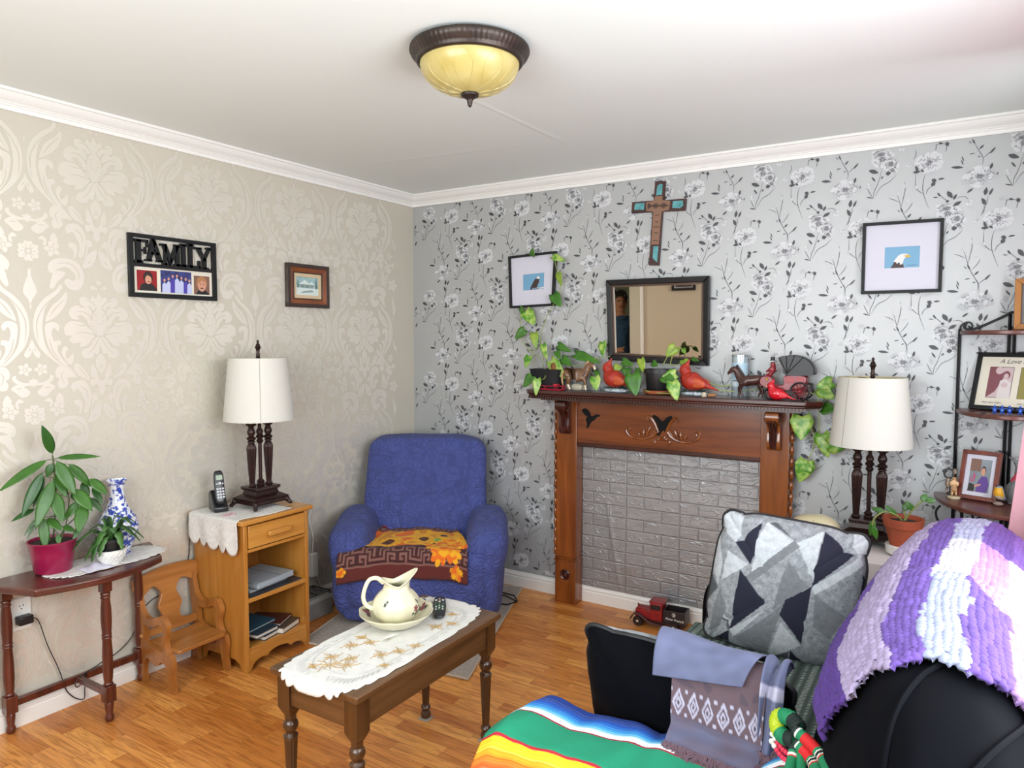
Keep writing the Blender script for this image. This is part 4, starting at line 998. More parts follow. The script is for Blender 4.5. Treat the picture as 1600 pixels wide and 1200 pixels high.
# ---------------------------------------------------------------- rug
RUG = M('beige_rug', '#b5aaa0', .95, bump=(260, .9, .004), var=(140, '#92877d', .5))
b = MB(); b.prism([(1.250, -1.145), (.850, -.035), (.05, -.26), (.335, -1.262)], .0006, .010); rgo = tag(b.build('rug', RUG, None, True, loc=(.65, -.65, 0), bevel=.004), 'flat beige woven rug on the floor under the blue armchair', 'rug')
b = MB(); q = [(1.250, -1.145), (.850, -.035), (.05, -.26), (.335, -1.262)]
b.tube([(x, y, .0075) for x, y in q], .006, 6, closed=True); b.build('bound_edge', M('rug_binding', '#b3a898', .9), rgo, True)
b = MB(); b.tube([(.80, -.36, .014), (.93, -.33, .014), (.955, -.26, .014), (.90, -.20, .02), (.80, -.22, .03)], .004, 6, closed=False); b.tube([(.955, -.26, .014), (.90, -.30, .05), (.84, -.31, .05)], .004, 6)
tag(b.build('wire_stand', MATS['black_wire'], None, True, loc=(.88, -.28, .01)), 'bent black wire stand lying on the rug beside the armchair', 'stand')

# ---------------------------------------------------------------- blue armchair
def slip():
    m = M('blue_slipcover', '#414b88', .9, sheen=.05, bump=None)
    nt = m.node_tree; nd = nt.nodes; lk = nt.links; bs = nd['Principled BSDF']
    tc = nd.new('ShaderNodeTexCoord'); n = nd.new('ShaderNodeTexNoise'); n.inputs['Scale'].default_value = 9
    lk.new(tc.outputs['Object'], n.inputs['Vector'])
    md = nd.new('ShaderNodeVectorMath'); md.operation = 'MULTIPLY_ADD'; md.inputs[1].default_value = (.16, .16, .16)
    lk.new(n.outputs['Color'], md.inputs[0]); lk.new(tc.outputs['Object'], md.inputs[2])
    v = nd.new('ShaderNodeTexVoronoi'); v.inputs['Scale'].default_value = 17; v.feature = 'F1'
    lk.new(md.outputs[0], v.inputs['Vector'])
    mm = nd.new('ShaderNodeMath'); mm.operation = 'SINE'; k = nd.new('ShaderNodeMath'); k.operation = 'MULTIPLY'; k.inputs[1].default_value = 26
    lk.new(v.outputs['Distance'], k.inputs[0]); lk.new(k.outputs[0], mm.inputs[0])
    n2 = nd.new('ShaderNodeTexNoise'); n2.inputs['Scale'].default_value = 13; n2.inputs['Detail'].default_value = 2
    lk.new(tc.outputs['Object'], n2.inputs['Vector'])
    ad = nd.new('ShaderNodeMath'); ad.operation = 'MULTIPLY_ADD'; ad.inputs[1].default_value = .22
    lk.new(mm.outputs[0], ad.inputs[0]); lk.new(n2.outputs['Fac'], ad.inputs[2])
    bp = nd.new('ShaderNodeBump'); bp.inputs['Strength'].default_value = .9; bp.inputs['Distance'].default_value = .011
    lk.new(ad.outputs[0], bp.inputs['Height']); lk.new(bp.outputs['Normal'], bs.inputs['Normal'])
    return m
SLIP = slip()
AZ = math.atan2(.548, .837)
ac = thing('armchair', 'large armchair in a textured blue slipcover in the corner', 'armchair', (.703, -.835, .0105), AZ)
def wr(x, y, z, s=1): return noise.noise((x * 6, y * 6, z * 6)) * .012 * s + noise.noise((x * 17, y * 17, z * 5)) * .004 * s
def pad(name, c, r, e, fn=None, parent=ac, n=56, m=36, e2=None, wk=1, mat=None):
    b = MB()
    b.ell((0, 0, 0), (1, 1, 1), n, m, e=e, e2=e2)
    v = []
    for x, y, z in b.v:
        X, Y, Z = c[0] + x * r[0], c[1] + y * r[1], c[2] + z * r[2]
        if fn: X, Y, Z = fn(X, Y, Z, x, y, z)
        k = wr(X, Y, Z, wk); l = math.sqrt(x * x + y * y + z * z) or 1
        v.append((X + x / l * k, Y + y / l * k, max(.001, Z + z / l * k)))
    b.v = v
    return b.build(name, mat or SLIP, parent, ang=75)
pad('backrest', (0, .54, .60), (.345, .115, .305), .30, lambda X, Y, Z, x, y, z: (X * (1.0 + .06 * (.89 - Z)) , Y + (Z - .45) * .30 - .02 * (1 - x * x), Z - .022 * abs(x) ** 4 * max(0, z)), e2=.20)
pad('seat', (0, .27, .235), (.375, .295, .155), .22, e2=.35)
pad('skirt', (0, .315, .18), (.400, .305, .175), .16, lambda X, Y, Z, x, y, z: (X + .008 * sin(38 * Y) * (z < 0), Y + .007 * sin(34 * X) * (z < 0), max(.0015, Z)), e2=.25, wk=.5)
for s in (-1, 1):
    pad('arm', (s * .335, .30, .275), (.115, .30, .272), .55, lambda X, Y, Z, x, y, z: (X + s * (.035 * max(0, z) ** .5 * (1 - .5 * max(0, y))), Y, max(.002, Z - .035 * (1 - y) * max(0, z) * .6)), e2=.55, wk=1.3)
# autumn throw on the seat
PALT = {'red': '#8d1426', 'br': '#3f1e1e', 'tan': '#7a544c', 'or': '#d8681a', 'ye': '#e3a51e', 'gr': '#6f9a3e', 'rust': '#5a2420', 'dk': '#43221a'}
PALT = {k: lin(v) for k, v in PALT.items()}
KEY = ["1111111011", "1000001011", "1011101011", "1010001000", "1010111111", "1010100001", "1110101101", "0000101001", "1111101111", "0000000000"]
SUN = [(.30, .575, .115), (.585, .50, .12), (.80, .40, .10), (.10, .50, .09), (.70, .62, .06)]
def throw_col(u, v):
    W = .70; x = u * W; y = v * .66
    # maple leaf at the right of the front
    for cx, cy, R, ro in ((.555, .47, .135, .5), (.585, .40, .09, 1.4), (.63, .615, .045, .2), (.02, .60, .03, 0)):
        dx, dy = x - cx, y - cy; r = math.hypot(dx, dy); a = math.atan2(dy, dx) + ro
        lim = R * (.50 + .30 * abs(cos(2.5 * a)) ** .7 + .16 * abs(cos(9 * a)))
        if r < lim:
            t = noise.noise((x * 30, y * 30, 2))
            return PALT['or'] if t > .12 else (PALT['ye'] if t < -.08 else lin('#e08a1c'))
    if v < .15: return PALT['red'] if noise.noise((x * 22, y * 22, 0)) > -.2 else PALT['tan']
    if v < .25:
        c = PALT['tan'] if abs(math.sin(x * 60 + 2.5 * sin(y * 60))) > .55 else PALT['br']
        return c if .17 < v < .24 else PALT['br']
    if v < .68:
        for cx, cy, R in SUN:
            dx, dy = x / W - cx, (y / .66 - cy) * .95; r = math.hypot(dx, dy); a = math.atan2(dy, dx)
            if r < R * .42: return PALT['dk'] if noise.noise((x * 90, y * 90, 0)) < .2 else lin('#6e3a1c')
            if r < R * (.78 + .24 * abs(cos(8 * a))): return PALT['ye'] if abs(cos(8 * a)) > .25 else lin('#b9770f')
        t = noise.noise((x * 9, y * 14, 5))
        if .60 < u < .82 and .48 < v < .62 and noise.noise((x * 16, y * 16, 9)) > -.1: return PALT['gr']
        if u < .12 and v > .5: return PALT['red']
        return PALT['or'] if t > .1 else (PALT['ye'] if t > -.25 else lin('#c7821c'))
    if v < .715: return PALT['br']
    if v < .89:
        kx = int((x * 1.0) / .0095) % 20; ky = int((v - .715) / .0175)
        r = KEY[min(ky, 9)]; k = r[kx % 10] if kx < 10 else r[9 - kx % 10]
        return PALT['br'] if k == '1' else PALT['tan']
    return PALT['rust'] if v < .985 else PALT['br']
def throw_pos(u, v):
    s = v * .66
    y = .50 - s
    z = .392
    e = u * 2 - 1
    wid = .205 + .17 * min(1, max(0, (s - .08) / .36)) if e < 0 else .20 + .085 * min(1, max(0, (s - .08) / .36))
    x = -.02 + e * wid
    z += .020 * (1 - e * e) + .010 * noise.noise((x * 7, y * 7, 1)) + .006 * noise.noise((x * 19, y * 15, 4))
    if y < .02:
        k = .02 - y
        a = min(k / .06, PI / 2 * 1.0)
        if k < .06 * PI / 2: y, z = .02 - .06 * sin(k / .06), z - .06 * (1 - cos(k / .06))
        else: y, z = -.04 - .006 * sin(14 * x), z - .06 - (k - .06 * PI / 2)
    if y > .40: z += (y - .40) * .35
    if abs(e) > .82: z += (abs(e) - .82) * .10 * (1 if s < .45 else -.6)
    return (x, y - .012 * max(0, e) * 0, z)
b = MB(); b.grid(230, 250, throw_pos, 0, throw_col)
aw = b.build('throw_blanket', M('printed_fleece', '#ffffff', .95, sheen=.04, attr='Col', bump=(150, .25, .002)), None, loc=(.703, -.835, .0105), rotz=AZ, solid=.006, off=0)
tag(aw, 'autumn throw with sunflowers and orange maple leaves over the blue armchair seat', 'throw')

# ---------------------------------------------------------------- coffee table
WA = wood('walnut', '#6d4a2c', '#4a3019', 'y', .33, 1, .25, .35); WAZ = wood('walnut_leg', '#55361d', '#3a2311', 'z', .3, 1, .35, .35); WAX = wood('walnut_cross', '#6b482b', '#4c3119', 'x', .33, 1, .25, .35)
kt = thing('coffee_table', 'narrow walnut coffee table with turned fluted legs and lace runner on top', 'table', (1.435, -1.815, 0))
X0, X1, Y0, Y1 = 1.252, 1.620, -2.190, -1.445
b = MB(); b.box(X0, X1, Y0, Y1, .458, .478); b.box(X0 + .008, X1 - .008, Y0 + .008, Y1 - .008, .450, .458); b.build('tabletop', WA, kt, True, bevel=.006, seg=3)
for (a0, a1, c0, c1, m) in ((X0 + .06, X1 - .06, Y0 + .024, Y0 + .042, WAX), (X0 + .06, X1 - .06, Y1 - .042, Y1 - .024, WAX), (X0 + .024, X0 + .042, Y0 + .06, Y1 - .06, WA), (X1 - .042, X1 - .024, Y0 + .06, Y1 - .06, WA)):
    b = MB(); b.box(a0, a1, c0, c1, .362, .450); b.build('apron', m, kt, True, bevel=.002)
CLG = [(.008, .006), (.017, .010), (.020, .020), (.018, .030), (.011, .036), (.016, .041), (.0195, .050), (.016, .058), (.011, .062), (.0135, .066)]
for px_ in (X0 + .042, X1 - .042):
    for py_ in (Y0 + .042, Y1 - .042):
        b = MB(); b.lathe(CLG, 24, c=(px_, py_, 0)); b.lathe([(.0135, .066), (.0165, .14), (.0205, .235), (.0215, .25)], 60, flute=(12, .003, .075, .243), c=(px_, py_, 0))
        b.lathe([(.0215, .25), (.023, .255), (.016, .262), (.015, .268), (.021, .276), (.0245, .288), (.021, .30), (.015, .306), (.018, .311), (.018, .33)], 24, c=(px_, py_, 0))
        v = [(px_ + s * t, py_ + q * t, z) for z, t in ((.318, .012), (.335, .020), (.350, .026), (.450, .026)) for s, q in ((-1, -1), (1, -1), (1, 1), (-1, 1))]
        b.add(v, [(3, 2, 1, 0)] + [(4 * k + i, 4 * k + (i + 1) % 4, 4 * k + 4 + (i + 1) % 4, 4 * k + 4 + i) for k in range(3) for i in range(4)])
        lg = b.build('leg', WAZ, kt, True, bevel=.0015)
        f = MB(); f.cbox((px_, py_, .0035), (.044, .044, .0058)); f.build('floor_pad', M('felt_pad', '#a89f93', .9), lg, True, bevel=.002)
# runner
RUN = M('runner_damask', '#dad9d4', .75, bump=(70, .35, .002), var=(28, '#cccbc6', .4))
rn = thing('table_runner', 'off-white embroidered runner with scalloped edge on the coffee table', 'table runner', (1.425, -1.835, .479))
def run_pt(rr, t):
    sc_ = 1 + (.035 * (abs(sin(t * 15)) - .5) if rr > .9 else 0)
    e = .42
    x = .168 * rr * sc_ * math.copysign(abs(cos(t)) ** e, cos(t)); y = .392 * rr * sc_ * math.copysign(abs(sin(t)) ** (e * 1.25), sin(t))
    x, y = rot2((x, y), .035)
    X, Y = 1.423 + x, -1.832 + y; Z = .4805 + .0006 * sin(40 * x) * sin(31 * y)
    # hang over the near end and the sides
    o = max(Y0 - .004 - Y, 0)
    if o > 0: Y, Z = Y0 - .006 - .25 * o, Z - o * .95
    o = max(X0 - .004 - X, 0)
    if o > 0: X, Z = X0 - .006 - .2 * o, Z - o * .97
    return (X, Y, Z)
b = MB(); n = 240; rings = [0.001, .12, .25, .4, .55, .7, .8, .86, .9, .93, .96, .98, 1]
b.grid(n, len(rings), lambda u, v: run_pt(rings[int(round(v * (len(rings) - 1)))], u * 2 * PI), cu=True)
b.build('cloth', RUN, rn, True, solid=.0014, off=1)
b = MB(); b2 = MB()
def flower(mb, x, y, R, n=9, w=.0011):
    for k in range(n):
        a = 2 * PI * k / n + x * 9
        mb.tube([(x + .2 * R * cos(a), y + .2 * R * sin(a), .4823), (x + R * cos(a), y + R * sin(a), .4823)], w, 4)
for x, y, R in ((1.405, -2.09, .030), (1.45, -2.06, .026), (1.37, -2.045, .024), (1.43, -2.02, .020), (1.36, -1.95, .022), (1.395, -1.90, .020), (1.345, -1.885, .016), (1.52, -1.90, .020), (1.49, -1.95, .024), (1.54, -1.84, .018), (1.50, -1.68, .022), (1.53, -1.63, .018), (1.42, -1.56, .020), (1.48, -1.56, .016), (1.37, -2.12, .016), (1.55, -2.0, .014)):
    b = MB(); flower(b, x, y, R)
    for k in range(4):
        a = x * 50 + k * 1.7; b.tube([(x + .6 * R * cos(a), y + .6 * R * sin(a), .4823), (x + R * cos(a), y + R * sin(a), .4823), (x + 1.7 * R * cos(a + .3), y + 1.7 * R * sin(a + .3), .4823)], .0009, 4)
    b.tube([(x + .2 * R * cos(k), y + .2 * R * sin(k), .4823) for k in [i * PI / 5 for i in range(10)]], .0012, 4, closed=True)
    b.build('gold_flower', M('gold_thread', '#b08d4e', .6), rn, True)
for k in range(60):
    t = 2 * PI * (k + .5) / 60; P_ = [run_pt(q, t + d) for q, d in ((.80, -.03), (.86, 0), (.82, .03), (.78, .015))]
    b2.tube([(p[0], p[1], p[2] + .0019) for p in P_], .0008, 4, closed=True)
b2.tube([tuple(Vector(run_pt(.72, 2 * PI * i / 120)) + Vector((0, 0, .0017))) for i in range(120)], .0009, 4, closed=True)
b2.build('white_embroidery', M('silver_thread', '#b9b7b2', .7), rn, True)

# basin, pitcher
IV = M('ivory_glaze', '#dcd7bd', .16, spec=.55, coat=.6, var=(5, '#d5cfae', .6))
RO = M('rose_decal', '#8d4f55', .4); LD_ = M('leaf_decal', '#4a5246', .4)
bs = thing('wash_basin', 'ivory china basin with scalloped rim under the pitcher on the coffee table', 'basin', (1.372, -1.742, .4835))
b = MB()
def basin(u, v):
    a = u * 2 * PI
    pr = [(0, .006), (.040, .006), (.055, .006), (.080, .018), (.105, .034), (.119, .047), (.126, .054), (.129, .0545), (.129, .051), (.121, .043), (.106, .028), (.082, .011), (.060, .002), (.056, 0), (0, .0)]
    r, z = pr[min(len(pr) - 1, int(round(v * (len(pr) - 1))))]
    k = 1 + .014 * cos(12 * a) * max(0, (r - .08) / .05)
    return (r * k * cos(a), r * k * sin(a), z + .0015 * cos(12 * a) * max(0, (r - .1) / .03))
b.grid(96, 15, basin, cu=True); b.build('bowl', IV, bs, ang=80)
pc = thing('pitcher', 'ivory china pitcher with rose decoration standing in the basin', 'pitcher', (1.372, -1.742, .4915), .92); pc.scale = (1, 1, .93)
PP = cr([(.036, 0), (.043, .003), (.055, .015), (.074, .040), (.0815, .065), (.077, .090), (.062, .113), (.047, .128), (.040, .140), (.0405, .150), (.046, .162)], 5)
def pit(u, v, ins=0):
    a = u * 2 * PI; f = v * (len(PP) - 1); i = min(len(PP) - 2, int(f)); t = f - i
    r = PP[i][0] * (1 - t) + PP[i + 1][0] * t; z = PP[i][1] * (1 - t) + PP[i + 1][1] * t
    k = max(0, (z - .128) / .034); lobe = 1 + .040 * abs(cos(4 * a)) * min(1, max(0, 1 - k)) * min(1, z / .03)
    sp = max(0, cos(a)) ** 1.5; bk = max(0, -cos(a)) ** 1.5
    x = r * lobe * cos(a) + .030 * sp * k ** 1.2 - .006 * bk * k
    y = r * lobe * sin(a) * (1 - .25 * k * sp)
    z = z + .036 * sp * k ** 1.1 + .012 * bk * k - .012 * k * (1 - sp) * (1 - bk)
    if ins: x *= .94; y *= .94
    return (x, y, z)
b = MB(); b.grid(72, 60, pit, cu=True); b.grid(72, 24, lambda u, v: pit(u, 1 - .5 * v, 1), cu=True)
n0 = len(b.v); b.add([pit(i / 72, 0) for i in range(72)], [tuple(range(71, -1, -1))])
b.add([pit(i / 72, 1) for i in range(72)] + [pit(i / 72, 1, 1) for i in range(72)], [(i, (i + 1) % 72, 72 + (i + 1) % 72, 72 + i) for i in range(72)])
b.tube([pit(i / 48, 1, 0) for i in range(48)], .0022, 6, closed=True)
b.build('body', IV, pc, ang=80)
b = MB(); b.tube(cr([(-.044, 0, .158), (-.066, 0, .178), (-.092, 0, .175), (-.108, 0, .145), (-.114, 0, .110), (-.104, 0, .080), (-.078, 0, .062)], 7), [.007 + .0035 * abs(i / 42 - .5) for i in range(43)], 12); b.ell((-.066, 0, .1785), (.008, .007, .006), 10, 6); b.build('handle', IV, pc)
b = MB()
def decal(u, v, shapes):
    for pts, k in shapes:
        q = []
        for dx, dz_ in pts:
            p = Vector(pit(u + dx / (2 * PI * .085), v + dz_ / .20)); n_ = Vector((p[0], p[1], 0)).normalized()
            q.append(tuple(p + n_ * .0012))
        c = tuple(sum((Vector(p) for p in q), Vector()) / len(q) + Vector((q[0][0], q[0][1], 0)).normalized() * .0006)
        b.add(q + [c], [(i, (i + 1) % len(q), len(q)) for i in range(len(q))], k)
def blob(cx, cz, r, n=9, l=5): return [(cx + r * (.8 + .2 * cos(l * a)) * cos(a), cz + r * (.8 + .2 * cos(l * a)) * sin(a)) for a in [2 * PI * i / (n * 2) for i in range(n * 2)]]
ROSE = [(blob(0, 0, .0115), 0), (blob(.016, .016, .006), 1), (blob(-.012, -.014, .006), 1), (blob(.004, -.017, .008), 1), (blob(.013, -.013, .007), 1), (blob(.018, .003, .004), 1), (blob(.012, .022, .004), 1)]
decal(-.135, .42, ROSE); decal(-.36, .52, [(blob(0, 0, .007), 1), (blob(.006, .008, .005), 1)]); decal(.1, .40, ROSE); decal(.35, .42, ROSE); decal(-.02, .30, [(blob(0, 0, .006), 1)])
b.build('rose_decals', [RO, LD_], pc)
b = MB()
for a in (-2.75, -.15, 1.2, 2.9):
    for k, (da, r, s) in enumerate(((0, .105, .010), (.12, .098, .008), (-.1, .112, .007), (.06, .115, .006))):
        v = [basin((a + da + s / .1 * cos(t)) / (2 * PI), 0) for t in [i * PI / 5 for i in range(10)]]
        q = []
        for t in [i * PI / 5 for i in range(10)]:
            rr = r + s * sin(t); aa = a + da + s / .1 * cos(t); z = .018 + (rr - .080) / .025 * .016 if rr < .105 else .034 + (rr - .105) / .014 * .013
            q.append((rr * cos(aa), rr * sin(aa), z + .0016))
        b.add(q, [tuple(range(10))], 0 if k in (0, 3) else 1)
b.build('rose_decals', [RO, LD_], bs)
# remotes
def remote(label, loc, rz, L, w0, w1, mk):
    t = thing('remote_control', label, 'remote control', loc, rz, 'remote controls on the coffee table')
    b = MB(); b.ell((0, 0, .009), (L / 2, 1, .009), 28, 10, e=.45, e2=.6, fn=lambda x, y, z: (x, y * (w0 + (w1 - w0) * (.5 - .5 * cos(PI * x))) / 2 * (1 - .12 * cos(PI * x) ** 2 * 0), z)); b.build('remote_body', M('remote_black', '#15161b', .35, coat=.2), t)
    b = MB()
    for i, (x, y, sx, sy, k) in enumerate(mk): b.ell((x, y, .0178), (sx, sy, .0022), 10, 5, k)
    b.build('buttons', [M('button_white', '#cfcfcb', .5), M('button_green', '#4f8d5c', .5), M('button_orange', '#c98a4a', .5), M('button_grey', '#7d8289', .5)], t)
mk = [(.045, -.013, .007, .005, 0), (.045, .013, .007, .005, 0), (.045, 0, .004, .004, 2), (.06, 0, .003, .006, 3), (.03, 0, .006, .005, 0)] + [(-.01 - .012 * r, (c - 1) * .012, .0035, .004, 0 if (r + c) % 2 else 1) for r in range(4) for c in range(3)] + [(.012, -.014, .004, .003, 3), (.012, .014, .004, .003, 1), (.012, 0, .004, .005, 1)]
remote('waisted black remote control lying alone on the lace runner', (1.412, -1.548, .4835), 2.22, .205, .050, .044, mk)
remote('straight black remote control on the runner, partly behind the pitcher', (1.335, -1.60, .4835), 1.9, .17, .044, .044, [(.05 - .016 * r, (c - 1) * .013, .005, .0035, 3 if r % 2 else 0) for r in range(6) for c in range(3)])
# ---------------------------------------------------------------- mantelpiece
CH = wood('cherry', '#9a5522', '#572609', 'z', .22, .6, .5, .5); CHX = wood('cherry_cross', '#86441b', '#4a1f0a', 'x', .22, .6, .5, .5); CHD = wood('cherry_dark', '#4a1d13', '#2f110b', 'x', .26, .8, .5, .35)
mp_ = thing('fireplace_mantel', 'carved dark cherry fireplace surround with corbels and dentil shelf', 'fireplace surround', (1.735, -.06, 0))
b = MB(); b.prism([(.935, -.003), (.935, -.135), (.985, -.205), (2.437, -.205), (2.502, -.140), (2.502, -.003)], 1.184, 1.206); b.prism([(.945, -.003), (.945, -.13), (.99, -.196), (2.432, -.196), (2.492, -.136), (2.492, -.003)], 1.172, 1.184); b.build('mantel_shelf', CHD, mp_, True, bevel=.005, seg=3)
b = MB(); b.box(1.0, 2.43, -.186, -.003, 1.158, 1.172)
for k in range(96):
    x = .955 + k * .0152
    if x + .009 < 2.44: b.box(x + .03, x + .039, -.194, -.186, 1.159, 1.172)
b.box(1.04, 2.41, -.15, -.003, 1.148, 1.158); b.build('dentil_moulding', CHD, mp_, True)
b = MB(); b.box(1.236, 2.221, -.086, -.0165, .918, 1.148); b.build('frieze', CHX, mp_, True)
b = MB(); b.box(1.236, 2.221, -.092, -.0165, .897, .918); b.build('frieze_moulding', CHD, mp_, True, bevel=.004)
for (a0, a1, ox) in ((1.112, 1.236, 1.112), (2.221, 2.352, 2.352)):
    s = 1 if ox < 1.5 else -1
    b = MB(); b.box(a0, a1, -.095, -.0165, .262, 1.148); b.build('pilaster', CH, mp_, True, bevel=.002)
    b = MB(); b.box(a0 - .003, a1 + .003, -.103, -.0165, .0005, .235); pb = b.build('plinth_block', CH, mp_, True, bevel=.003)
    b = MB(); b.box(a0 - .006, a1 + .006, -.108, -.0165, .235, .246); b.box(a0 - .003, a1 + .003, -.103, -.0165, .246, .262)
    for k in range(14): b.cbox((a0 + .006 + k * .0088, -.1055, .254), (.005, .006, .012))
    b.build('plinth_moulding', CH, mp_, True)
    T = Matrix.Translation(((a0 + a1) / 2, -.103, .165)) @ Matrix.Rotation(PI / 2, 4, 'X')
    b = MB(); b.lathe([(.030, -.003), (.030, .004), (.026, .008), (.020, .004), (.016, .004), (.013, .009), (.0, .012)], 28, T=T); b.build('rosette', CHD, pb, True)
    b = MB(); z = .263
    xo = ox - s * .0105
    while z < 1.14:
        b.lathe([(.005, z), (.0095, z + .006), (.0105, z + .022), (.0095, z + .038), (.005, z + .044)], 12, c=(xo, -.083, 0)); b.lathe([(.005, z + .044), (.009, z + .047), (.005, z + .05)], 12, c=(xo, -.083, 0)); b.lathe([(.005, z + .05), (.009, z + .053), (.005, z + .056)], 12, c=(xo, -.083, 0)); z += .0565
    b.build('bead_moulding', CH, mp_, True)
    xc = (a0 + a1) / 2
    b = MB()
    prof = cr([(-.095, 1.148), (-.165, 1.148), (-.180, 1.130), (-.176, 1.105), (-.155, 1.092), (-.135, 1.080), (-.128, 1.050), (-.132, 1.010), (-.130, .985), (-.118, .968), (-.106, .962), (-.095, .965)], 4)
    b.prism(prof, xc - .030, xc + .030, 'yz'); b.build('corbel', CHD if s > 0 else CH, mp_, True, bevel=.005, seg=3)
    b = MB()
    for sx in (-1, 1):
        b.tube([(xc + sx * .031, -.152 + .026 * (1 - t / 30) * cos(t * .45), 1.120 + .026 * (1 - t / 30) * sin(t * .45)) for t in range(28)], .004, 6)
    for q in (-.016, 0, .016):
        b.tube([(xc + q, -.178, 1.11), (xc + q * .9, -.155, 1.09), (xc + q * .8, -.134, 1.06), (xc + q * .7, -.136, 1.00), (xc + q * .5, -.128, .972)], .006, 6)
    b.build('corbel_carving', CHD, mp_, True)
b = MB()
YO = -.0885
for s in (-1, 1):
    X = lambda q: 1.727 + s * q
    b.tube([(X(q), YO, z) for q, z in cr([(.020, 1.005), (.030, 1.03), (.042, 1.055), (.058, 1.075), (.075, 1.083), (.085, 1.075), (.080, 1.066), (.072, 1.070)], 5)], [.008 - .005 * abs(i / 35 - .4) for i in range(36)], 7)
    b.tube([(X(q), YO, z) for q, z in cr([(.030, 1.01), (.05, .985), (.085, .968), (.125, .963), (.165, .970), (.190, .988), (.198, 1.010), (.188, 1.020), (.178, 1.012), (.184, 1.002)], 5)], [.0085 - .004 * i / 46 for i in range(46)], 7)
    for q, z, a, l in ((.06, .985, 2.2, .055), (.085, .985, 2.0, .06), (.10, .978, 1.6, .045), (.045, .995, 2.7, .035), (.12, .978, 1.2, .03), (.02, .985, -2.4, .03), (.045, .965, -2.0, .03), (.03, .975, 3.6, .025)):
        b.tube([(X(q + l * t * cos(a) * -1 * 0 + l * t * cos(a)), YO - .002 * sin(PI * t), z + l * t * sin(a)) for t in (0, .33, .66, 1)], [.006, .008, .006, .001], 7)
b.build('carved_scroll', CH, mp_, True)
STK = M('black_vinyl', '#0b0a0b', .75, spec=.2)
def sticker(label, pts, cx, cz, sx, sz, y):
    b = MB(); b.prism([(cx + x * sx, cz + z * sz) for x, z in cr(pts, 3, True)], y - .0012, y - .0003, 'xz')
    tag(b.build('bird_sticker', STK, None, True, loc=(cx, y, cz)), label, 'sticker', 'black bird stickers on the mantel')
BIRD = [(-.9, .75), (-.55, .95), (-.15, .70), (.05, .25), (.35, .30), (.60, .42), (1.0, .30), (.65, .15), (.45, -.10), (.10, -.35), (-.10, -.70), (-.30, -1.0), (-.42, -.95), (-.35, -.55), (-.50, -.15), (-.35, .15), (-.65, .35)]
sticker('black flying bird sticker at the upper left of the mantel frieze', BIRD, 1.318, 1.055, .060, .056, -.086)
sticker('black butterfly-shaped sticker between the carved scrolls of the mantel', [(-1, 1), (-.5, .9), (0, .45), (.5, .9), (1, 1), (.85, .2), (.55, -.1), (.9, -.7), (.6, -1), (.1, -.45), (-.3, -1), (-.7, -.8), (-.55, -.1), (-.9, .3)], 1.727, 1.040, .052, .052, -.086)

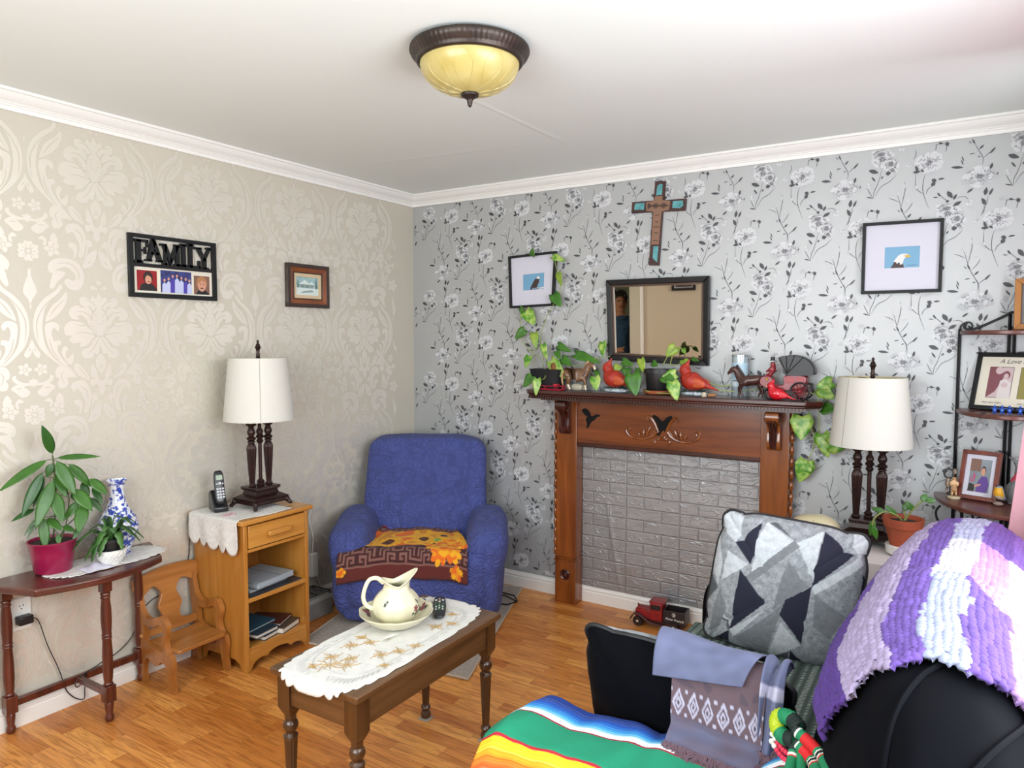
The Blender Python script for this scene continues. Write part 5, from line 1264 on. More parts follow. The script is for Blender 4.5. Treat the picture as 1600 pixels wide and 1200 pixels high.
# silver brick panel closing the hearth
def silver_brick():
    m = bpy.data.materials.new('silver_brick'); m.use_nodes = True
    nt = m.node_tree; nd = nt.nodes; lk = nt.links; b = nd['Principled BSDF']
    b.inputs['Base Color'].default_value = (*lin('#a6a8ab'), 1); b.inputs['Metallic'].default_value = .6; b.inputs['Roughness'].default_value = .42
    tc = nd.new('ShaderNodeTexCoord'); mp = nd.new('ShaderNodeMapping'); mp.inputs['Rotation'].default_value = (PI / 2, 0, 0)
    lk.new(tc.outputs['Object'], mp.inputs['Vector'])
    sp = nd.new('ShaderNodeSeparateXYZ'); lk.new(tc.outputs['Object'], sp.inputs['Vector'])
    def mt(op, a, b_=None, c=None):
        k = nd.new('ShaderNodeMath'); k.operation = op
        for i, q in enumerate((a, b_, c)):
            if q is None: continue
            if isinstance(q, (int, float)): k.inputs[i].default_value = q
            else: lk.new(q, k.inputs[i])
        return k.outputs[0]
    HR_ = .0630
    zr = mt('DIVIDE', mt('ADD', sp.outputs['Z'], 5.0), HR_); row = mt('FLOOR', zr); fz = mt('FRACT', zr)
    par = mt('MODULO', row, 2.0)
    u = mt('FRACT', mt('DIVIDE', mt('ADD', sp.outputs['X'], 5.0 + .03), .30))
    cut = mt('MULTIPLY_ADD', par, -.3333, .6667)
    dx = mt('MULTIPLY', mt('MINIMUM', mt('MINIMUM', u, mt('SUBTRACT', 1.0, u)), mt('ABSOLUTE', mt('SUBTRACT', u, cut))), .30)
    dz_ = mt('MULTIPLY', mt('MINIMUM', fz, mt('SUBTRACT', 1.0, fz)), HR_)
    dd = mt('MINIMUM', dx, dz_)
    mr = nd.new('ShaderNodeMapRange'); mr.interpolation_type = 'SMOOTHSTEP'; mr.inputs['From Min'].default_value = .0012; mr.inputs['From Max'].default_value = .0052
    lk.new(dd, mr.inputs['Value'])
    mp.inputs['Rotation'].default_value = (0, .35, 0); mp.inputs['Scale'].default_value = (11, 11, 34)
    n = nd.new('ShaderNodeTexNoise'); n.inputs['Scale'].default_value = 1; n.inputs['Detail'].default_value = 1.2; n.inputs['Distortion'].default_value = .8
    sh = nd.new('ShaderNodeCombineXYZ'); lk.new(mt('MULTIPLY', row, 3.7), sh.inputs['X'])
    va_ = nd.new('ShaderNodeVectorMath'); lk.new(mp.outputs['Vector'], va_.inputs[0]); lk.new(sh.outputs[0], va_.inputs[1]); lk.new(va_.outputs[0], n.inputs['Vector'])
    rid = mt('ABSOLUTE', mt('SUBTRACT', mt('FRACT', mt('MULTIPLY', n.outputs['Fac'], 5.0)), .5))
    m2 = nd.new('ShaderNodeMapRange'); m2.interpolation_type = 'SMOOTHSTEP'; m2.inputs['From Min'].default_value = .0; m2.inputs['From Max'].default_value = .16; m2.inputs['To Min'].default_value = 1; m2.inputs['To Max'].default_value = 0
    lk.new(rid, m2.inputs['Value'])
    ad = nd.new('ShaderNodeMath'); ad.operation = 'MULTIPLY_ADD'; ad.inputs[1].default_value = .5
    lk.new(mt('MULTIPLY', m2.outputs[0], mr.outputs[0]), ad.inputs[0]); lk.new(mr.outputs[0], ad.inputs[2])
    bp = nd.new('ShaderNodeBump'); bp.inputs['Strength'].default_value = .8; bp.inputs['Distance'].default_value = .004
    lk.new(ad.outputs[0], bp.inputs['Height']); lk.new(bp.outputs['Normal'], b.inputs['Normal'])
    return m
b = MB()
def pan(u, v):
    x = 1.2365 + .984 * u; z = .0925 + .804 * v
    d = .007 * math.exp(-((u - .25) ** 2 / .012 + (v - .27) ** 2 / .03)) + .0025 * noise.noise((u * 5, v * 5, 0))
    e = u - (.155 + .13 * (v < .6) * (.6 - v) * 1.1); 
    if .03 < v < .62: d += .0035 * math.exp(-(e / .010) ** 2)
    return (x, -.0125 - max(0, d), z)
b.grid(120, 100, pan); b.box(1.2365, 2.2205, -.0115, -.0028, .0925, .8965)
tag(b.build('brick_panel', silver_brick(), None, True, loc=(1.73, -.01, .09), ang=60), 'creased silver faux-brick panel closing the hearth opening', 'panel')

# ---------------------------------------------------------------- pictures, cross and mirror on the floral wall
def on_wall(pts, y=0):
    return [(p[0], y, p[1]) for p in pts]
def frame_xz(mb, c4, w_, y0, y1, mat=0, y1i=None):
    """frame along a quadrilateral [(x,z)*4] anticlockwise"""
    cx = sum(p[0] for p in c4) / 4; cz = sum(p[1] for p in c4) / 4
    def inn(p): 
        dx, dz = cx - p[0], cz - p[1]
        return (p[0] + math.copysign(w_, dx), p[1] + math.copysign(w_, dz))
    for i in range(4):
        a, c = c4[i], c4[(i + 1) % 4]; ai, ci = inn(a), inn(c)
        v = [(p[0], y0, p[1]) for p in (a, c, ci, ai)] + [(a[0], y1, a[1]), (c[0], y1, c[1]), (ci[0], y1i or y1, ci[1]), (ai[0], y1i or y1, ai[1])]
        mb.add(v, [(0, 1, 2, 3), (7, 6, 5, 4), (0, 4, 5, 1), (1, 5, 6, 2), (2, 6, 7, 3), (3, 7, 4, 0)], mat)
    return [inn(p) for p in c4]
def quadmap(c4):
    (a, b_, c, d) = c4
    return lambda u, v: ((1 - u) * (1 - v) * a[0] + u * (1 - v) * b_[0] + u * v * c[0] + (1 - u) * v * d[0], (1 - u) * (1 - v) * a[1] + u * (1 - v) * b_[1] + u * v * c[1] + (1 - u) * v * d[1])
SKY = M('print_blue', '#6d9fbf', .45); EB = M('print_brown', '#3a2a26', .5); EW = M('print_white', '#d9d8d4', .5); EY = M('print_yellow', '#c9a23c', .5); MATW = M('white_mat', '#cbcad6', .6); GLZ = None
def eagle(label, c4, pic, shapes):
    cx = sum(p[0] for p in c4) / 4; cz = sum(p[1] for p in c4) / 4
    t = thing('eagle_picture', label, 'picture', (cx, -.0012, cz))
    b = MB(); ins = frame_xz(b, c4, .013, -.0012, -.024); b.build('frame', BLK, t, True, bevel=.001)
    b = MB(); q = [(p[0], -.010, p[1]) for p in ins]; b.add(q + [(p[0], -.0015, p[1]) for p in ins], [(0, 1, 2, 3), (7, 6, 5, 4)]); b.build('mat_board', MATW, t, True)
    m = quadmap(ins); u0, u1, v0, v1 = pic
    b = MB()
    Fm = lambda p, k: (lambda w: (w[0], -.0104 - .0001 * k, w[1]))(m(u0 + (u1 - u0) * p[0], v0 + (v1 - v0) * p[1]))
    b.flat([(0, 0), (1, 0), (1, 1), (0, 1)], lambda p: Fm(p, 0), 0)
    for i, (s, k) in enumerate(shapes): b.flat(s, lambda p: Fm(p, i + 1), k)
    b.build('eagle_print', [SKY, EB, EW, EY], t, True)
perch = [(cr([(.36, .12), (.42, .30), (.50, .50), (.58, .66), (.68, .74), (.76, .66), (.76, .45), (.70, .25), (.66, .10), (.5, .12)], 3, True), 1), (cr([(.64, .70), (.68, .80), (.76, .80), (.80, .74), (.77, .66), (.68, .66)], 3, True), 2), ([(.78, .76), (.84, .73), (.78, .71)], 3), ([(.34, .08), (.48, .14), (.44, .02), (.35, -.0)], 1), ([(.52, .02), (1.0, .05), (1.0, .13), (.62, .10)], 2), ([(.50, .0), (.7, .04), (.9, .10), (.7, .09), (.52, .05)], 1)]
eagle('small black-framed print of a perched eagle above the left end of the mantel', [(.752, 1.668), (1.036, 1.676), (1.066, 1.982), (.742, 1.972)][0:1] + [(1.045, 1.676), (1.062, 1.984), (.742, 1.972)], (.28, .78, .31, .64), perch)
head = [(cr([(.18, 0), (.25, .18), (.30, .32), (.48, .30), (.54, .15), (.57, 0)], 3) , 1), (cr([(.27, .30), (.36, .52), (.46, .64), (.58, .66), (.68, .62), (.69, .53), (.60, .47), (.55, .38), (.53, .22), (.46, .14), (.43, .26), (.36, .20), (.33, .28)], 3, True), 2), (cr([(.62, .60), (.70, .59), (.75, .50), (.68, .48), (.58, .50)], 3, True), 3), ([(.54, .58), (.60, .60), (.60, .57)], 1), ([(.64, .10), (.92, .10), (.92, .115), (.64, .115)], 1)]
eagle('large black-framed print of an eagle head above the sofa lamp', [(2.628, 1.690), (2.940, 1.690), (2.940, 2.002), (2.628, 2.006)], (.27, .745, .34, .66), head)

# cross
cx = thing('wall_cross', 'carved wooden cross with turquoise panels and script, hanging above the mirror', 'cross', (1.655, -.0012, 2.10))
CW = M('cross_wood', '#4a241e', .5, bump=(160, .6, .003), var=(60, '#2f1c1a', .4)); CT = M('cross_turquoise', '#3c7d84', .5, var=(40, '#66a9ad', .5)); CL = M('cross_parchment', '#866450', .6); CK = M('cross_edge', '#231a1b', .6)
b = MB()
T = Matrix.Translation((1.655, 0, 2.09)) @ Matrix.Rotation(.062, 4, 'Y')
def crx(pts, y0, y1, mat): b.prism(pts, y0, y1, 'xz', mat, T)
out = [(-.028, -.218), (.028, -.218), (.028, .058), (.148, .060), (.148, .120), (.030, .116), (.030, .214), (-.026, .214), (-.026, .116), (-.146, .112), (-.146, .054), (-.028, .058)]
crx(out, -.016, -.0012, 0)
b.build('cross_body', [CW], cx, True, bevel=.002)
b = MB()
for q in ([(-.014, .142), (.018, .142), (.018, .196), (.004, .200), (-.010, .190)], [(-.130, .072), (-.076, .070), (-.074, .106), (-.128, .104)], [(.078, .074), (.120, .072), (.136, .084), (.132, .110), (.080, .108)], [(-.008, -.180), (.014, -.200), (.018, -.200), (.020, -.120), (-.008, -.120)]): crx(q, -.0185, -.016, 0)
b.build('turquoise_inlay', [CT], cx, True)
b = MB(); crx([(-.022, -.110), (.020, -.110), (.022, .058), (.062, .066), (.066, .110), (.022, .116), (.020, .138), (-.018, .138), (-.022, .116), (-.066, .108), (-.062, .064), (-.022, .058)], -.018, -.016, 0); b.build('parchment_inlay', [CL], cx, True)
b = MB()
def scribble(x0, x1, z, h, w_=.0022, seed=0, y=-.0186, TT=None, mat=0):
    n = int((x1 - x0) / .004) + 2; q = []
    for i in range(n * 3):
        t = i / (n * 3 - 1); q.append((x0 + (x1 - x0) * t + .002 * sin(t * n * 6.3), z + h * .5 * (sin(t * n * 3.1 + seed) * (.6 + .4 * sin(t * 17 + seed)))))
    b.stroke(q, w_, lambda p: tuple((TT or T) @ Vector((p[0], y, p[1]))), mat, False)
scribble(-.056, .056, .088, .034, .003, 1)
for z, a in ((.040, .012), (.005, .008), (-.02, .016), (-.05, .010), (-.09, .014)): scribble(-a, a, z, .008, .0018, z * 90)
b.build('script', [CK], cx, True)

# mirror
mi = thing('wall_mirror', 'dark-framed rectangular mirror above the mantel shelf', 'mirror', (1.662, -.0012, 1.353)); mi.rotation_euler[0] = .030
C4 = [(1.392, 1.374), (1.942, 1.352), (1.942, 1.804), (1.380, 1.806)]
MBK = M('mirror_frame', '#121011', .4, coat=.1, spec=.3); MBE = M('mirror_bead', '#5d4a3e', .35, .4)
b = MB(); i1 = frame_xz(b, C4, .030, -.0012, -.030, 0, -.026); b.build('frame', MBK, mi, True, bevel=.004, seg=3)
b = MB(); i2 = frame_xz(b, i1, .010, -.0012, -.023, 0)
for i in range(4):
    a, c = i1[i], i1[(i + 1) % 4]
    L_ = math.hypot(c[0] - a[0], c[1] - a[1]); n = int(L_ / .0075)
    for k in range(n):
        t = (k + .5) / n; X_ = a[0] + (c[0] - a[0]) * t; Z_ = a[1] + (c[1] - a[1]) * t
        dx = .004 * (1 if i == 3 else -1 if i == 1 else 0); dz_ = .004 * (1 if i == 0 else -1 if i == 2 else 0)
        b.ell((X_ + dx, -.0235, Z_ + dz_), (.003, .003, .003), 6, 4)
b.build('beaded_slip', MBE, mi, True)
b = MB(); b.add([(p[0], -.012, p[1]) for p in i2] + [(p[0], -.004, p[1]) for p in i2], [(0, 1, 2, 3), (7, 6, 5, 4), (0, 4, 5, 1), (1, 5, 6, 2), (2, 6, 7, 3), (3, 7, 4, 0)]); b.build('mirror_glass', M('mirror_silver', '#e4dfd6', .015, 1), mi, True)

# ---------------------------------------------------------------- things on the mantel shelf
ZM = 1.2065
GP = M('pothos_green', '#437a20', .36, var=(26, '#2f5f18', .45)); GV = M('pothos_variegated', '#4c8a22', .36, var=(34, '#a5bf60', .22)); GY = M('pothos_yellow', '#97a83a', .4, var=(30, '#5f8c2a', .4)); PST = M('pothos_stem', '#8a9a4c', .5)
PL= [(0.919,-0.045,1.963,0.935,-0.065,2.003,0.036,0),(1.058,-0.05,1.95,1.139,-0.07,1.924,0.036,1),(1.093,-0.05,1.856,1.118,-0.07,1.784,0.036,2),(1.063,-0.05,1.737,1.118,-0.07,1.669,0.055,0),(0.88,-0.05,1.648,0.952,-0.07,1.57,0.068,1),(0.836,-0.04,1.669,0.882,-0.06,1.639,0.029,0),(0.877,-0.06,1.54,0.825,-0.08,1.488,0.049,0),(0.942,-0.06,1.519,0.967,-0.08,1.436,0.044,2),(1.019,-0.09,1.456,1.048,-0.11,1.375,0.036,1),(1.106,-0.07,1.452,1.19,-0.09,1.418,0.039,0),(1.098,-0.08,1.417,1.135,-0.1,1.376,0.032,0),(0.933,-0.1,1.389,0.922,-0.12,1.322,0.051,1),(0.993,-0.17,1.279,0.948,-0.19,1.216,0.049,0),(1.049,-0.205,1.266,1.05,-0.225,1.177,0.04,1),(1.089,-0.12,1.364,1.183,-0.14,1.271,0.062,1),(1.225,-0.09,1.403,1.377,-0.11,1.368,0.049,0),(1.143,-0.09,1.379,1.21,-0.11,1.343,0.045,0),(1.373,-0.06,1.468,1.383,-0.08,1.394,0.045,1),(1.377,-0.16,1.285,1.395,-0.18,1.215,0.051,1),(1.356,-0.1,1.315,1.382,-0.12,1.272,0.026,0),(1.509,-0.1,1.37,1.572,-0.12,1.35,0.039,0),(1.485,-0.1,1.347,1.47,-0.12,1.311,0.039,2),(1.524,-0.08,1.333,1.525,-0.1,1.29,0.045,0),(1.622,-0.13,1.383,1.646,-0.15,1.316,0.039,2),(1.602,-0.19,1.306,1.63,-0.21,1.199,0.075,0),(1.818,-0.16,1.314,1.75,-0.18,1.292,0.049,1),(1.757,-0.17,1.302,1.833,-0.19,1.268,0.052,0),(1.82,-0.205,1.275,1.849,-0.225,1.188,0.057,1),(1.795,-0.1,1.448,1.755,-0.12,1.399,0.052,2),(1.835,-0.1,1.438,1.854,-0.12,1.414,0.021,1),(1.832,-0.08,1.381,1.854,-0.1,1.347,0.039,2),(1.872,-0.07,1.389,1.914,-0.09,1.379,0.019,0),(1.674,-0.1,1.365,1.708,-0.12,1.352,0.032,0),(1.587,-0.08,1.334,1.603,-0.1,1.292,0.032,0),(2.527,-0.08,1.292,2.463,-0.1,1.268,0.054,1),(2.474,-0.08,1.261,2.542,-0.1,1.218,0.06,1),(2.492,-0.08,1.173,2.546,-0.1,1.166,0.054,0),(2.405,-0.1,1.129,2.409,-0.12,1.021,0.087,1),(2.494,-0.09,1.051,2.521,-0.11,0.949,0.066,1),(2.524,-0.1,1.007,2.613,-0.12,1.022,0.072,1),(2.426,-0.08,0.919,2.404,-0.1,0.82,0.075,1),(2.407,-0.08,0.911,2.453,-0.1,0.876,0.042,1)]
PS= [[(1.006,-0.06,1.322),(0.988,-0.06,1.377),(0.91,-0.06,1.424),(0.858,-0.06,1.488),(0.849,-0.06,1.56),(0.853,-0.06,1.624),(0.863,-0.06,1.656)],[(0.998,-0.045,1.369),(0.979,-0.045,1.479),(1.006,-0.045,1.59),(1.056,-0.045,1.675),(1.095,-0.045,1.736),(1.104,-0.045,1.798),(1.086,-0.045,1.856),(1.068,-0.045,1.923),(1.059,-0.045,1.955)],[(0.916,-0.07,1.424),(0.975,-0.07,1.428),(0.998,-0.07,1.48)],[(1.095,-0.09,1.356),(1.234,-0.09,1.339),(1.351,-0.09,1.382),(1.432,-0.09,1.394)],[(1.066,-0.15,1.326),(1.066,-0.15,1.272),(1.022,-0.15,1.259),(0.986,-0.15,1.274)],[(1.061,-0.14,1.271),(1.096,-0.14,1.303),(1.092,-0.14,1.357)],[(1.734,-0.11,1.352),(1.756,-0.11,1.395),(1.799,-0.11,1.444),(1.827,-0.11,1.441),(1.845,-0.11,1.427)],[(1.771,-0.11,1.353),(1.785,-0.11,1.409)],[(1.714,-0.17,1.228),(1.743,-0.17,1.278),(1.771,-0.17,1.32)],[(1.67,-0.19,1.227),(1.729,-0.19,1.219),(1.808,-0.19,1.215)],[(1.819,-0.1,1.362),(1.786,-0.1,1.355),(1.752,-0.1,1.361)],[(1.96,-0.13,1.277),(2.029,-0.13,1.261),(2.091,-0.13,1.263)],[(1.967,-0.15,1.254),(2.06,-0.15,1.238),(2.109,-0.15,1.237)],[(2.093,-0.09,1.233),(2.249,-0.09,1.248),(2.448,-0.09,1.237),(2.472,-0.09,1.185),(2.479,-0.09,1.103),(2.475,-0.09,1.031),(2.454,-0.09,0.976)],[(2.43,-0.07,1.158),(2.449,-0.07,1.063),(2.454,-0.07,0.98),(2.43,-0.07,0.924)],[(2.455,-0.08,1.005),(2.496,-0.08,1.026),(2.521,-0.08,1.01)]]

def pothos_part(idx, sidx, parent):
    b = MB()
    for i in idx:
        bx, by, bz, tx, ty, tz, w_, k = PL[i]
        p = Vector((bx, by, bz)); d = Vector((tx, ty, tz)) - p
        up = Vector((.15 + .3 * sin(i * 2.1), -1, .25 + .3 * cos(i * 1.7)))
        b.leaf(p, d, up, d.length, w_ * 1.28, 'heart', k, curl=.10 + .08 * sin(i), fold=.22, n=10)
    b.build('foliage', [GP, GV, GY], parent, True, solid=.0007)
    b = MB()
    for i in sidx: b.tube(cr(PS[i], 5), .0022, 6)
    b.build('vine', PST, parent, True)
pA = thing('pothos_plant', 'trailing pothos in a black planter climbing over the eagle print', 'plant', (1.06, -.09, ZM))
b = MB()
v = []
for z, ex, ey in ((0, .078, .052), (.105, .102, .068), (.112, .106, .072), (.112, .098, .064), (.095, .096, .062)):
    for i in range(32):
        a = 2 * PI * i / 32; v.append((1.055 + ex * math.copysign(abs(cos(a)) ** .5, cos(a)), -.088 + ey * math.copysign(abs(sin(a)) ** .5, sin(a)), ZM + .0005 + z))
b.add(v, [(j * 32 + i, j * 32 + (i + 1) % 32, j * 32 + 32 + (i + 1) % 32, j * 32 + 32 + i) for j in range(4) for i in range(32)] + [tuple(range(31, -1, -1)), tuple(range(128, 160))]); b.build('planter', M('planter_black', '#1d1f22', .5, bump=(30, .3, .003)), pA, True)
pothos_part(range(0, 20), (0, 1, 2, 3, 4, 5), pA)
pB = thing('pothos_plant', 'trailing pothos in a black pot with terracotta saucer before the mirror', 'plant', (1.717, -.115, ZM))
b = MB(); b.lathe([(.0, .014), (.058, .014), (.063, .02), (.070, .105), (.078, .106), (.079, .128), (.074, .128), (.073, .11), (0, .11)], 36, c=(1.717, -.115, ZM), cap=False); b.build('pot', MATS['black_plastic'], pB, True)
b = MB(); b.lathe([(0, .0005), (.066, .0005), (.077, .006), (.081, .020), (.078, .021), (.072, .008), (0, .008)], 36, c=(1.717, -.115, ZM), cap=False); b.build('saucer', M('terracotta', '#a0562f', .7, var=(20, '#8a4826', .4)), pB, True)
pothos_part(range(20, len(PL)), range(6, len(PS)), pB)

# pine cone tucked in the planter
b = MB(); b.ell((1.105, -.120, ZM + .118), (.019, .015, .032), 16, 12)
for j in range(8):
    for i in range(9):
        a = 2 * PI * (i + .5 * (j % 2)) / 9; z = -.026 + j * .0072; r = .019 * math.sqrt(max(.05, 1 - (z / .034) ** 2))
        b.leaf((1.105 + r * cos(a) * .8, -.120 + r * sin(a) * .8, ZM + .118 + z), (cos(a), sin(a), .6), (0, 0, 1), .010, .010, 'lance', 0, n=4)
tag(b.build('pine_cone', M('pine_cone', '#a06a38', .7, var=(50, '#6b3f1f', .4)), None, True, loc=(1.105, -.12, ZM + .09)), 'brown pine cone tucked into the black planter', 'pine cone')
# red sleigh
sl = thing('toy_sleigh', 'small red metal sleigh on the left end of the mantel', 'sleigh', (1.125, -.175, ZM))
SR = M('sleigh_red', '#a3122e', .35, coat=.3)
for y in (-.160, -.190):
    b = MB(); b.tube(cr([(1.055, y, ZM + .006), (1.12, y, ZM + .004), (1.18, y, ZM + .004), (1.20, y, ZM + .012), (1.195, y, ZM + .024), (1.18, y, ZM + .024)], 5), .003, 6)
    for x in (1.085, 1.15): b.tube([(x, y, ZM + .004), (x + .004, y, ZM + .022)], .0025, 6)
    b.build('runner', SR, sl, True)
b = MB(); b.box(1.062, 1.165, -.192, -.158, ZM + .021, ZM + .025); b.box(1.14, 1.165, -.192, -.158, ZM + .025, ZM + .036); b.build('sleigh_seat', SR, sl, True, bevel=.002)

# animals
def horse(name, parent, loc, rz, s, mat, mane_mat, coat2=None, fat=1):
    """continuous horse body facing +x; s = height at the withers in metres"""
    k = s / 1.0
    N = {'hip': ((-.42, 0, .84), (.24, .27)), 'rump': ((-.60, 0, .80), (.19, .22)), 'loin': ((-.15, 0, .82), (.24, .26)), 'rib': ((.12, 0, .79), (.25, .29)), 'sho': ((.36, 0, .83), (.22, .29)), 'chest': ((.50, 0, .84), (.17, .21)), 'neck1': ((.58, 0, 1.04), (.13, .20)), 'neck2': ((.68, 0, 1.24), (.11, .16)), 'poll': ((.76, 0, 1.38), (.10, .115)), 'cheek': ((.88, 0, 1.30), (.10, .115)), 'nose': ((1.02, 0, 1.13), (.07, .075)), 'muz': ((1.08, 0, 1.06), (.065, .065))}
    E = [('hip', 'rump'), ('hip', 'loin'), ('loin', 'rib'), ('rib', 'sho'), ('sho', 'chest'), ('chest', 'neck1'), ('neck1', 'neck2'), ('neck2', 'poll'), ('poll', 'cheek'), ('cheek', 'nose'), ('nose', 'muz')]
    def leg(pre, start, pts):
        last = start
        for i, (p, r) in enumerate(pts):
            N[pre + str(i)] = (p, r); E.append((last, pre + str(i))); last = pre + str(i)
    leg('bl', 'hip', [((-.46, .11, .66), .15), ((-.44, .11, .50), .11), ((-.56, .11, .34), .065), ((-.52, .11, .12), .05), ((-.50, .11, .03), .065)])
    leg('br', 'hip', [((-.40, -.11, .66), .15), ((-.34, -.11, .50), .11), ((-.42, -.11, .33), .065), ((-.32, -.11, .12), .05), ((-.29, -.11, .03), .065)])
    leg('fl', 'sho', [((.40, .10, .60), .12), ((.46, .10, .40), .07), ((.40, .10, .20), .05), ((.34, .10, .10), .05), ((.36, .10, .03), .065)])
    leg('fr', 'sho', [((.46, -.10, .60), .12), ((.58, -.10, .42), .07), ((.56, -.10, .20), .05), ((.58, -.10, .10), .05), ((.61, -.10, .03), .065)])
    N['earl'] = ((.78, .04, 1.43), .018); N['earr'] = ((.78, -.04, 1.43), .018); E += [('poll', 'earl'), ('poll', 'earr')]
    sc_ = lambda p: tuple(q * k for q in p)
    NN = {a: (sc_(p), (tuple(q * k * fat for q in r) if isinstance(r, tuple) else r * k * fat)) for a, (p, r) in N.items()}
    o = skin(name, NN, E, mat, parent, loc, (0, 0, rz), 2, 'loin')
    if coat2: bake(o, [mat, coat2], lambda c: 1 if c.z < .30 * k or c.x > 1.0 * k else 0)
    m = MB()
    m.tube(cr([sc_(p) for p in ((-.62, 0, .86), (-.74, 0, .84), (-.80, 0, .66), (-.78, 0, .40), (-.74, 0, .22))], 4), [.03 * k, .04 * k, .05 * k, .055 * k, .06 * k, .062 * k, .064 * k, .064 * k, .062 * k, .06 * k, .058 * k, .055 * k, .05 * k, .045 * k, .035 * k, .02 * k, .01 * k], 8)
    m2 = MB()
    for i in range(9):
        t = i / 8; p = Vector((.48 + .30 * t, 0, .98 + .42 * t)) * k
        m2.ell(tuple(p + Vector((-.13 * k, 0, .04 * k))), (.06 * k, .05 * k, .08 * k), 8, 6)
    return o, m, m2
bh = thing('horse_figurine', 'brown and white pottery horse standing near the left end of the mantel', 'figurine', (1.258, -.130, ZM), 0)
o, m, m2 = horse('body', bh, (-.008, 0, .0005), 0, .108, M('horse_tan', '#7d5a3c', .4, coat=.3, var=(40, '#5a3b26', .5)), None, M('horse_sock', '#cdbfa8', .4, coat=.3), fat=1.18)
m.build('tail', M('horse_mane', '#b89066', .5), bh, loc=(-.008, 0, 0)); m2.build('mane', MATS['horse_mane'], bh, loc=(-.008, 0, 0))
b = MB()
K_ = .108
for pts in ([(.50, -.24, .74), (.60, -.15, .98), (.66, 0, 1.12)], [(.36, -.17, .62), (.42, -.21, .80), (.40, 0, 1.04)], [(.88, -.075, 1.32), (.93, -.08, 1.18), (1.0, -.055, 1.16)]):
    b.tube(cr([(x * K_ - .008, y * K_, z * K_) for x, y, z in pts], 5), .0016, 5)
b.build('harness', M('harness_brown', '#2c1713', .5), bh)
b = MB(); b.ell((0, 0, .020), (.034, .022, .020), 16, 10, e=.7); b.build('support', M('horse_support', '#a6a491', .5), bh)

def cardinal(name, label, loc, rz, s, mat, tagp=True, group=None, dark=None, cat='figurine'):
    t = thing(name, label, cat, loc, rz, group)
    sp_ = cr([(1.10, .23, .02), (.78, .34, .07), (.48, .45, .19), (.16, .52, .34), (-.08, .60, .37), (-.20, .76, .28), (-.25, .87, .205), (-.285, .98, .225), (-.27, 1.09, .20), (-.22, 1.20, .11), (-.15, 1.32, .05), (-.10, 1.41, .008)], 5)
    b = MB(); b.tube([(q[0] * s, 0, q[1] * s) for q in sp_], [max(.004, q[2]) * s for q in sp_], 20); b.build('body', mat, t, ang=80)
    for sy in (-1, 1):
        b = MB(); b.ell((.24 * s, sy * .26 * s, .52 * s), (.42 * s, .06 * s, .19 * s), 16, 8, fn=lambda x, y, z: (x, y, z - .35 * x))
        b.build('wing', M(name + '_wing', '#a63a1e' if s > .08 else '#c01626', .45, bump=(240, .6, .002), var=(90, '#c45a2c' if s > .08 else '#d8323c', .5)), t)
    b = MB(); b.lathe([(.10 * s, 0), (.07 * s, .08 * s), (0, .19 * s)], 10, T=Matrix.Translation((-.42 * s, 0, .98 * s)) @ Matrix.Rotation(-PI / 2 - .1, 4, 'Y')); b.build('beak', M('beak_yellow', '#d9b08a', .4), t)
    b = MB()
    for sy in (-1, 1): b.ell((-.36 * s, sy * .15 * s, 1.06 * s), (.035 * s, .03 * s, .035 * s), 8, 6)
    b.build('eye', M('bead_black', '#0d0c0c', .15), t)
    return t
CRD = M('cardinal_orange_red', '#b03420', .45, bump=(260, .6, .002), var=(70, '#8f1f17', .5))
PINE = M('pine_needles', '#243a34', .7); SNOW = M('snow_white', '#b9c4cc', .7, bump=(90, .8, .004))
def perch_base(t, s):
    b = MB()
    for i in range(120):
        a = RND.uniform(0, 2 * PI); r = RND.uniform(.1, .75) * s * .6
        p = Vector((.14 * s + r * cos(a), r * .42 * sin(a), .15 * s + RND.uniform(-.06, .08) * s)); d = Vector((cos(a) * 1.2, sin(a) * .4, RND.uniform(-.35, .5))).normalized() * .22 * s
        b.tube([tuple(p), tuple(p + d)], [.011 * s, .004 * s], 4)
    b.build('pine_sprig', PINE, t)
    b = MB(); b.ell((.14 * s, 0, .085 * s), (.52 * s, .22 * s, .085 * s), 28, 10, e=.8, fn=lambda x, y, z: (x * (1 + .1 * sin(9 * y)), y * (1 + .15 * sin(8 * x)), z)); b.build('snow_base', SNOW, t)
for lb, x, s in (('orange-red cardinal on a snowy pine sprig beside the pottery horse', 1.474, .128), ('orange-red cardinal on a snowy pine sprig right of the pothos pot', 1.895, .128)):
    t = cardinal('cardinal_figurine', lb, (x, -.135, ZM + .0005), -.12, s, CRD, group='cardinals on snowy bases')
    perch_base(t, s)
cardinal('red_bird_figurine', 'small glossy bright red bird figurine standing before the carriage', (2.305, -.178, ZM - .014), .1, .079, M('bright_red_glaze', '#c20f22', .22, coat=.5))
# wooden bits on the shelf beside the right cardinal
b = MB(); b.tube([(1.985, -.16, ZM + .008), (2.02, -.155, ZM + .010)], .008, 10); tag(b.build('wood_peg', M('peg_wood', '#9a6a3c', .6), None, True, loc=(2.0, -.157, ZM)), 'short brown wooden peg lying beside the right-hand cardinal', 'peg')
b = MB(); b.lathe([(0, .0005), (.012, .0005), (.014, .012), (.010, .022), (0, .024)], 16, c=(1.965, -.165, ZM)); tag(b.build('shell', M('pale_shell', '#b8ad98', .5), None, True, loc=(1.965, -.165, ZM)), 'pale grey shell at the foot of the right-hand cardinal', 'shell')
